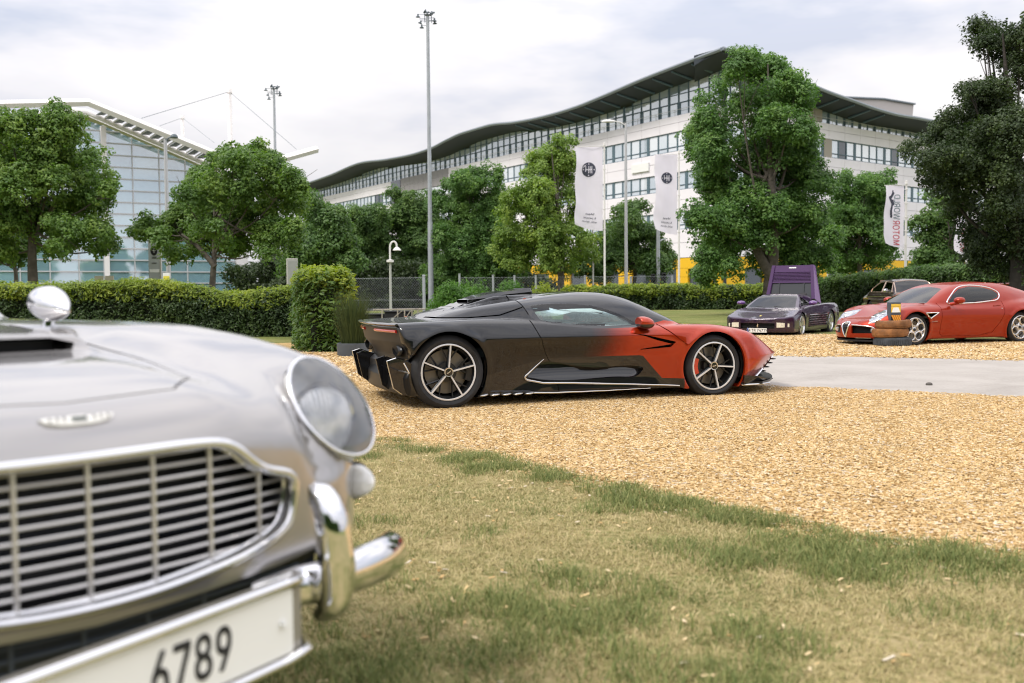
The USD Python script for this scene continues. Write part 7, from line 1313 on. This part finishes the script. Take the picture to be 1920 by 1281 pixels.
    def spokes(rr, o, s, spin):
        L = [('hub', lathe([(.001, o - s * .03), (.05, o - s * .03), (.085, o - s * .045), (.085, o - s * .08)], 24, 'y'), SATIN), ('centre_cap', lathe([(.001, o - s * .018), (.03, o - s * .022), (.034, o - s * .04)], 18, 'y'), DARKM)]
        for k in range(5):        # five big holes: ring-shaped openings
            a0 = spin + k * 2 * PI / 5; c = np.array([math.cos(a0), 0, math.sin(a0)]) * (rr * .62); t = np.linspace(0, 2 * PI, 25)[:-1]; e, g = np.array([math.cos(a0), 0, math.sin(a0)]), np.array([-math.sin(a0), 0, math.cos(a0)]); R = rr * .335
            ring = c + R * .98 * np.cos(t)[:, None] * e + R * np.sin(t)[:, None] * g + np.array([0, o - s * .022, 0]); L.append(('spoke', tube(ring, .0125, 7, True), SATIN))
            a1 = a0 + PI / 5; d = np.array([math.cos(a1), 0, math.sin(a1)]); L.append(('spoke_web', tube([d * .07 + [0, o - s * .04, 0], d * (rr * .80) + [0, o - s * .03, 0]], [.022, .012], 6), SATIN))
        return L
    for x in (-1.297, 1.297):
        for s in (-1, 1): wheel(car, x, s * .835, .305, s, .232, .22, spokes, spin=.3 if x > 0 else .8, barrel=SATIN)
    TAN = plain('seat_tan', (.42, .33, .22), .7); seats(car, (-.35,), (-.36, .36), .52, TAN); steering(car, .30, .36, .76, .17); obj('dashboard', trimesh.convex.convex_hull(np.array([(.5, s * .66, z) for s in (-1, 1) for z in (.55, .76)] + [(.9, s * .6, z) for s in (-1, 1) for z in (.55, .80)])), CABIN, car)
    e = trimesh.creation.icosphere(2, 1.0); e.apply_scale((.12, .2, .05)); e.apply_translation((.62, -.1, .82)); obj('papers', e, WHITE, car)
    return car
build_red()
# ------------------------------------------------------------ dark purple wedge-shaped coupe with its engine lid raised
def build_purple():
    k = .905; loc, yaw = (6.78, 24.85, -.045), -2.138; car = thing('purple_coupe', 'dark purple wedge coupe with side strakes and its engine lid raised', 'car', loc, yaw, scale=k); P = Pose(loc, yaw, k)
    paint = plain('purple_paint', (.026, .010, .030), .32, .55, spec=.3, coat=1.0, coat_roughness=.012, coat_ior=1.55); lidm = plain('purple_lid', (.052, .015, .080), .5, spec=.1, coat=.8)
    top = curve([(-2.3, .80), (-2.0, .86), (-1.4, .865), (-.9, .85), (-.2, .83), (.5, .80), (1.0, .755), (1.3, .735), (1.7, .64), (2.0, .565), (2.25, .50)])
    W = table([-2.25, -1.6, -1.27, -.5, .3, .9, 1.27, 1.7, 2.2], [.12, .3, .45, .58, .72, .86], [[.90, .94, .95, .95, .92, .86], [.93, .98, .985, .985, .97, .90], [.93, .98, .985, .985, .97, .90], [.89, .93, .94, .94, .90, .82], [.86, .89, .90, .90, .86, .78], [.85, .88, .90, .90, .86, .76], [.87, .91, .925, .92, .86, .74], [.88, .91, .92, .90, .8, .66], [.86, .88, .88, .84, .7, .6]])
    roofz = curve([(-1.4, .84), (-.9, 1.0), (-.5, 1.09), (-.1, 1.125), (.25, 1.12), (.4, 1.08), (.8, .915), (1.15, .76), (1.3, .70)])
    def f(x, y, z):
        ay = np.abs(y); b = smax(ay - W(x, z), z - top(x) + .05 * np.clip(1 - ay / .7, 0, 1) * np.clip((x - .9) * 1.4, 0, .5) * .8, .055); nose = 2.20 - .14 * ay ** 2 - 1.2 * np.clip(ay - .72, 0, 1) ** 1.4 - .5 * np.clip(.24 - z, 0, 1)
        b = smax(b, x - nose, .035); b = smax(b, -2.22 + .08 * ay ** 2 - x, .04); b = smax(b, .14 - z, .03)
        c = smax(smax(ay - np.interp(z, [.7, .85, 1.13], [.76, .70, .50]) + .12 * np.clip(-x - .6, 0, 1), z - roofz(x) + .06 * ay ** 2, .06), np.maximum(np.maximum(.6 - z, x - 1.3), -1.35 - x), .02); return smin(b, c, .03)
    lo, hi = (-2.3, -1.06, .08), (2.28, 1.06, 1.2); shell, tub = carve(f, lo, hi, .04, [(-1.275, .32, .36, .55), (1.275, .31, .345, .55)])
    glass = pane_glass('purple_coupe_glass', (.36, .42, .40), see=.5)
    dlo = Polygon([(.86, .80), (.42, 1.03), (-.05, 1.05), (-.40, 1.0), (-.55, .82)]).buffer(-.01)
    for s in (-1, 1):
        q = prism(dlo, 'y', .4, 1.1) if s > 0 else prism(dlo, 'y', -1.1, -.4); paint_obj('side_window', shell ^ q, f, glass, car); shell = shell - q
    WS = prism(rounded([(1.14, -.66), (1.18, 0), (1.14, .66), (.42, .50), (.38, 0), (.42, -.50)], .03), 'z', .76, 1.2) - prism(dlo.buffer(.025), 'y', -1.2, 1.2); paint_obj('windscreen', shell ^ WS, f, glass, car); shell = shell - WS
    bay = prism(Polygon([(-.55, -.62), (-1.75, -.66), (-1.75, .66), (-.55, .62)]), 'z', .70, 1.3); shell = shell - bay
    shell = shell - prism(Polygon([(.52, .28), (.78, .34), (.86, .5), (.86, .5)]).buffer(.0), 'y', 2, 3)
    gr = Polygon([(-.44, .375), (.44, .375), (.44, .255), (-.44, .255)]).buffer(.01); shell = shell - prism(gr, 'x', 2.0, 2.4)
    sl = Polygon([(-.92, .50), (-.80, .60), (.55, .56), (.70, .47), (.66, .24), (-.86, .27)]); SK = prism(sl, 'y', .5, 1.2) + prism(sl, 'y', -1.2, -.5); shell = shell - SK
    shell = groove(f, shell, [[(.90, .79), (.92, .5), (.86, .2), (.5, .19)]], lo, hi, .07); paint_obj('body', shell, f, paint, car); obj('tub', tub, BLACK, car, smooth=False)
    for s in (1, -1):
        obj('intake_recess', bx((-.9, s * .80, .22), (.72, s * .84, .62)), BLACK, car)
        for z in np.linspace(.27, .56, 6):
            x0, x1 = np.interp(z, [.25, .47, .6], [.66, .70, .56]), np.interp(z, [.25, .5, .6], [-.86, -.9, -.82]); ys = side_y(f, np.array([x0, (x0 + x1) / 2, x1]), np.full(3, z), s); obj('side_strake', tube(smooth_path([(x0, ys[0], z), ((x0 + x1) / 2, ys[1], z), (x1, ys[2], z)], 12), .017, 4), paint, car, smooth=False)
        c = np.array((.62, s * .985, .885)); e = trimesh.creation.icosphere(2, 1.0); e.vertices[:, 0] = np.maximum(e.vertices[:, 0], -.5); e.apply_scale((.11, .115, .062)); e.apply_translation(c); obj('mirror', e, UsdShade.Material.Get(stage, '/World/Looks/purple_mirror') if s < 0 else plain('purple_mirror', (.10, .03, .17), .3, coat=1.0), car, smooth=45); obj('mirror_arm', tube([c - [0, s * .06, .02], (.80, s * .70, .83)], .022, 6), BLACK, car)
        # lamp units low in the nose
        y0, y1 = .50, .80; rg = np.array([(2.212 - .14 * y * y - 1.2 * max(0, y - .72) ** 1.4 - d, s * y, z) for y, a_, b_ in ((y0, .275, .40), (.65, .278, .395), (y1, .29, .375)) for z in (a_, b_) for d in (0, .04)]); obj('front_lamp', trimesh.convex.convex_hull(rg), plain('lamp_cream', (.62, .58, .47), .18, coat=1.0, vary=.25, vscale=25) if s > 0 else UsdShade.Material.Get(stage, '/World/Looks/lamp_cream'), car, smooth=False)
        obj('wiper', tube([(1.16, .1 + s * .25, .775), (1.12, -.15 + s * .25, .80)], .008, 5), BLACK, car)
    obj('grille', bx((2.02, -.45, .245), (2.06, .45, .385)), BLACK, car)
    for z in np.linspace(.262, .37, 6): obj('grille_slat', tube([(2.15 - .14 * y * y, y, z) for y in (-.44, 0, .44)], .004, 4), DARKM, car)
    hs = Polygon([(-.018, -.05), (-.008, -.02), (-.022, .0), (-.004, .015), (-.01, .04), (.004, .055), (.018, .035), (.008, .02), (.02, -.005), (.006, -.02), (.016, -.05), (.004, -.03)]); e = extrude(hs, .006); e.apply_transform(np.array([[0, 0, 1, 2.165], [1, 0, 0, 0], [0, 1, 0, .315], [0, 0, 0, 1.]])); obj('grille_emblem', e, CHROME, car, smooth=False)
    rg = np.array([(2.0, y, .6 + q) for y, q in ((-.022, .03), (.022, .03), (.024, -.02), (0, -.035), (-.024, -.02))]); rg[:, 0] = 1.93 - (rg[:, 2] - .6) * 1.2; obj('hood_badge', patch(f, rg, (.3, 0, 1), .003), plain('badge_yellow', (.62, .50, .10), .4), car, smooth=False)
    plate(car, (2.215, .0, .20), (np.array([0, 1, 0]), np.array([0, 0, 1.]), np.array([1, 0, 0])), .52, .11, 'M TR 7477H', .066, True, y_off=.022, bold=True)
    for s in (1, -1): obj('pillar_trim', tube(side_line(f, [(.88, .795), (.42, 1.045), (-.05, 1.065)], s, .002), .010, 5), paint, car)
    # raised lid: outer skin with flying side buttresses, louvred inner panel, dark mesh
    z0 = 1.02; pts = np.array([P.plane(*q, 0, -1.05) for q in ((1340 + 745 / 6.857, 480 + 470 / 6.857), (1340 + 828 / 6.857, 480 + 152 / 6.857), (1340 + 1352 / 6.857, 480 + 122 / 6.857), (1340 + 1300 / 6.857, 480 + 500 / 6.857))])
    yl, yr, zb, zt = -.70, .70, .93, 1.86
    hinge = np.array([-.62, 0, 1.02]); u = np.array([-.24, 0, .97]); nrm = np.array([.97, 0, .24])
    L_ = lambda a, b, d=0.0: hinge + np.array([0, a, 0]) + u * b + nrm * d
    H = .93
    def slab(poly, d0, d1): return trimesh.convex.convex_hull(np.array([L_(a, b, d) for a, b in poly for d in (d0, d1)]))
    obj('engine_lid', [slab([(-.60, H - .18), (.60, H - .18), (.585, H), (-.585, H)], -.05, .0), slab([(-.70, -.05), (-.60, -.05), (-.50, H), (-.585, H)], -.05, .035), slab([(.70, -.05), (.60, -.05), (.50, H), (.585, H)], -.05, .035), slab([(-.6, .42), (.6, .42), (.58, .47), (-.58, .47)], -.04, .01)], lidm, car, smooth=False, label='raised purple engine lid')
    for s in (-1, 1): obj('lid_buttress', trimesh.convex.convex_hull(np.array([L_(s * .70, -.05, .03), L_(s * .585, H, .03), L_(s * .72, -.1, -.05), L_(s * .60, H, -.1), L_(s * .80, -.12, -.24), L_(s * .60, H, -.12)])), plain('lid_lilac', (.13, .06, .17), .35, coat=.8) if s < 0 else UsdShade.Material.Get(stage, '/World/Looks/lid_lilac'), car, smooth=False)
    for b in np.linspace(.485, H - .20, 7): obj('lid_louvre', slab([(-.56, b), (.56, b), (.56, b + .022), (-.56, b + .022)], -.035, .005), lidm, car, smooth=False)
    obj('lid_mesh', slab([(-.58, -.02), (.58, -.02), (.55, .42), (-.55, .42)], -.03, -.02), plain('lid_dark', (.025, .028, .035), .5), car, smooth=False)
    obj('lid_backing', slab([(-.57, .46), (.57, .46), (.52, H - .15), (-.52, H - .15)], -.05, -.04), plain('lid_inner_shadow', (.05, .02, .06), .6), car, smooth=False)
    for a_ in (-.36, .34): obj('lid_bar', slab([(a_, 0), (a_ + .03, 0), (a_ + .03, .42), (a_, .42)], -.02, .0), DARKM, car, smooth=False)
    t = text_poly('PERFORMANCE', .03); x0, y0_, x1, y1_ = t.bounds; e = extrude(affinity.translate(t, -(x0 + x1) / 2, 0), .004) if False else slab([(-.10, H - .085), (.10, H - .085), (.10, H - .055), (-.10, H - .055)], .0, .004); obj('lid_plaque', e, WHITE, car, smooth=False)
    obj('lid_prop', tube([(-.7, -.52, .80), L_(-.50, .5, -.05)], .009, 5), SATIN, car)
    obj('engine_cover', [bx((-1.6, -.5, .45), (-.7, .5, .66), .05)] + [tube([(-1.5 + .18 * q, -.35, .67), (-1.5 + .18 * q, .35, .67)], .03, 6) for q in range(5)], DARKM, car)
    def spokes(rr, o, s, spin):
        L = [('hub', lathe([(.001, o - s * .02), (.05, o - s * .022), (.07, o - s * .05)], 20, 'y'), SATIN)]
        for q in range(5):
            a0 = q * 2 * PI / 5 + .3; e, g = np.array([math.cos(a0), 0, math.sin(a0)]), np.array([-math.sin(a0), 0, math.cos(a0)]); hull = [e * .05 + g * w for w in (-.03, .03)] + [e * (rr - .01) + g * w for w in (-.055, .055)]; v = np.array([h_ + np.array([0, o - s * d, 0]) for h_ in hull for d in (.015, .05)]); L.append(('spoke', trimesh.convex.convex_hull(v), SATIN))
        return L
    for x, y, r in ((1.275, .90, .315), (-1.275, .965, .33)):
        for s in (-1, 1): wheel(car, x, s * y, r, s, .235, .25, spokes, barrel=SATIN)
    seats(car, (-.1,), (-.38, .38), .48, plain('seat_black', (.03, .028, .03), .7)); steering(car, .55, .38, .72, .16); obj('dashboard', bx((.6, -.66, .5), (1.05, .66, .74), .05), CABIN, car); return car
build_purple()
# ------------------------------------------------------------ dark classic saloon coupe behind the red coupe; part of a red car at the frame's edge
def build_saloon(loc, yaw, label, col, name, wing=False):
    car = thing('classic_saloon' if not wing else 'red_racer', label, 'car', loc, yaw); paint = plain(name, col, .35, .4, spec=.3, coat=1.0, coat_roughness=.012, coat_ior=1.55)
    top = curve([(-2.5, .78), (-2.2, .88), (-1.2, .93), (.9, .93), (1.6, .90), (2.2, .84), (2.45, .76)]); roofz = curve([(-2.1, .88), (-1.7, 1.10), (-1.2, 1.33), (-.6, 1.41), (0, 1.42), (.35, 1.39), (.6, 1.25), (.95, 1.0), (1.15, .88)])
    def f(x, y, z):
        ay = np.abs(y); b = smax(ay - (.86 - .05 * np.clip(np.abs(z - .62) / .3, 0, 2) ** 2 - .10 * np.clip(np.abs(x) - 1.7, 0, 1)), z - top(x) + .04 * ay ** 2, .12); b = smax(b, np.abs(x) - 2.42 + .12 * ay ** 2, .10); b = smax(b, .22 - z, .06)
        c = smax(smax(ay - np.interp(z, [.85, 1.0, 1.42], [.76, .73, .55]), z - roofz(x) + .09 * ay ** 2, .09), np.maximum(np.maximum(.8 - z, x - 1.15), -2.1 - x), .02); return smin(b, c, .03)
    lo, hi = (-2.55, -.95, .15), (2.55, .95, 1.5); shell, tub = carve(f, lo, hi, .05, [(-1.35, .33, .37, .55), (1.42, .33, .37, .55)]); glass = pane_glass(name + '_glass', (.30, .34, .34), see=.35); DL = [Polygon([(.78, .965), (.46, 1.29), (-.25, 1.325), (-.25, .965)]).buffer(-.01), Polygon([(-.32, .965), (-.32, 1.325), (-.9, 1.30), (-1.45, 1.10), (-1.55, .97)]).buffer(-.01)]
    for d in DL:
        for s in (-1, 1): q = prism(d, 'y', .4, 1) if s > 0 else prism(d, 'y', -1, -.4); paint_obj('side_window', shell ^ q, f, glass, car); shell = shell - q
    for nm, pl in (('windscreen', [(1.02, -.66), (1.06, 0), (1.02, .66), (.50, .55), (.46, 0), (.50, -.55)]), ('rear_window', [(-1.98, -.58), (-1.35, -.5), (-1.35, .5), (-1.98, .58)])):
        q = prism(rounded(pl, .03), 'z', .94, 1.36); q = q - sum((prism(d.buffer(.03), 'y', -1, 1) for d in DL), m3.Manifold()); paint_obj(nm, shell ^ q, f, glass, car); shell = shell - q
    paint_obj('body', shell, f, paint, car); obj('tub', tub, BLACK, car, smooth=False); TR_ = plain('warm_trim', (.62, .47, .38), .3, .8) if not stage.GetPrimAtPath('/World/Looks/warm_trim') else UsdShade.Material.Get(stage, '/World/Looks/warm_trim')
    for s in (-1, 1):
        for d in DL: obj('window_trim', tube(side_line(f, list(d.buffer(.012).exterior.coords)[:-1], s, .004, .06, True), .013, 5, True), TR_, car)
        obj('waist_strip', tube(side_line(f, [(1.9, .80), (.5, .82), (-1.9, .80)], s, .004, .1), .010, 5), CHROME, car)
        e = lathe([(.09, 0), (.10, .02), (.001, .05)], 20, 'x').apply_translation((2.36, s * .62, .68)); obj('headlight', e, UsdShade.Material.Get(stage, '/World/Looks/lamp_lens'), car)
        obj('tail_light', bx((-2.44, s * .55, .62), (-2.36, s * .76, .74), .02), UsdShade.Material.Get(stage, '/World/Looks/tail_lamp'), car)
    wr = dense([(1.03, -.68, .95), (.50, -.57, 1.345), (.45, 0, 1.40), (.50, .57, 1.345), (1.03, .68, .95), (1.09, 0, .93)], .08, True); obj('windscreen_trim', tube(onto(f, wr, (.75, 0, .65)), .014, 5, True), TR_, car)
    for x in (2.44, -2.44): obj('bumper', tube([(x - .25 * np.sign(x), -.84, .5), (x, -.6, .5), (x, .6, .5), (x - .25 * np.sign(x), .84, .5)], .05, 8), CHROME, car)
    for s in (-1, 1): c = (.72, s * .93, 1.02); e = trimesh.creation.icosphere(2, 1.0); e.apply_scale((.05, .09, .06)); e.apply_translation(c); obj('mirror', e, CHROME, car, smooth=True); obj('mirror_stem', tube([c, (.72, s * .80, .93)], .012, 5), CHROME, car)
    def spokes(rr, o, s, spin): return [('hub_cap', lathe([(.001, o - s * .0), (.08, o - s * .01), (rr - .02, o - s * .03)], 24, 'y'), CHROME)]
    for x in (-1.35, 1.42):
        for s in (-1, 1): wheel(car, x, s * .82, .33, s, .2, .19, spokes)
    seats(car, (-.1, -.95), (-.36, .36), .72, plain(name + '_seat', (.16, .10, .07), .7)); steering(car, .42, -.36, 1.0, .19); steering(car, .42, .36, 1.0, .19) if False else None; obj('dashboard', bx((.45, -.68, .7), (.9, .68, .92), .05), CABIN, car)
    if wing: obj('rear_wing', bx((-2.5, -.85, 1.18), (-2.1, .85, 1.24), .02), paint, car); [obj('wing_stay', bx((-2.35, y - .02, .85), (-2.25, y + .02, 1.18)), BLACK, car) for y in (-.6, .6)]
    return car
build_saloon((13.78, 34.8, 0), math.radians(-93), 'dark brown classic saloon with pale window trim behind the red coupe', (.022, .009, .010), 'brown_paint')
q = at(1908, 545, 33); build_saloon((q[0] + 2.35, 33.6, 0), math.radians(12), 'red car with a rear wing, mostly outside the right edge of the picture', (.48, .03, .012), 'racer_red', True)
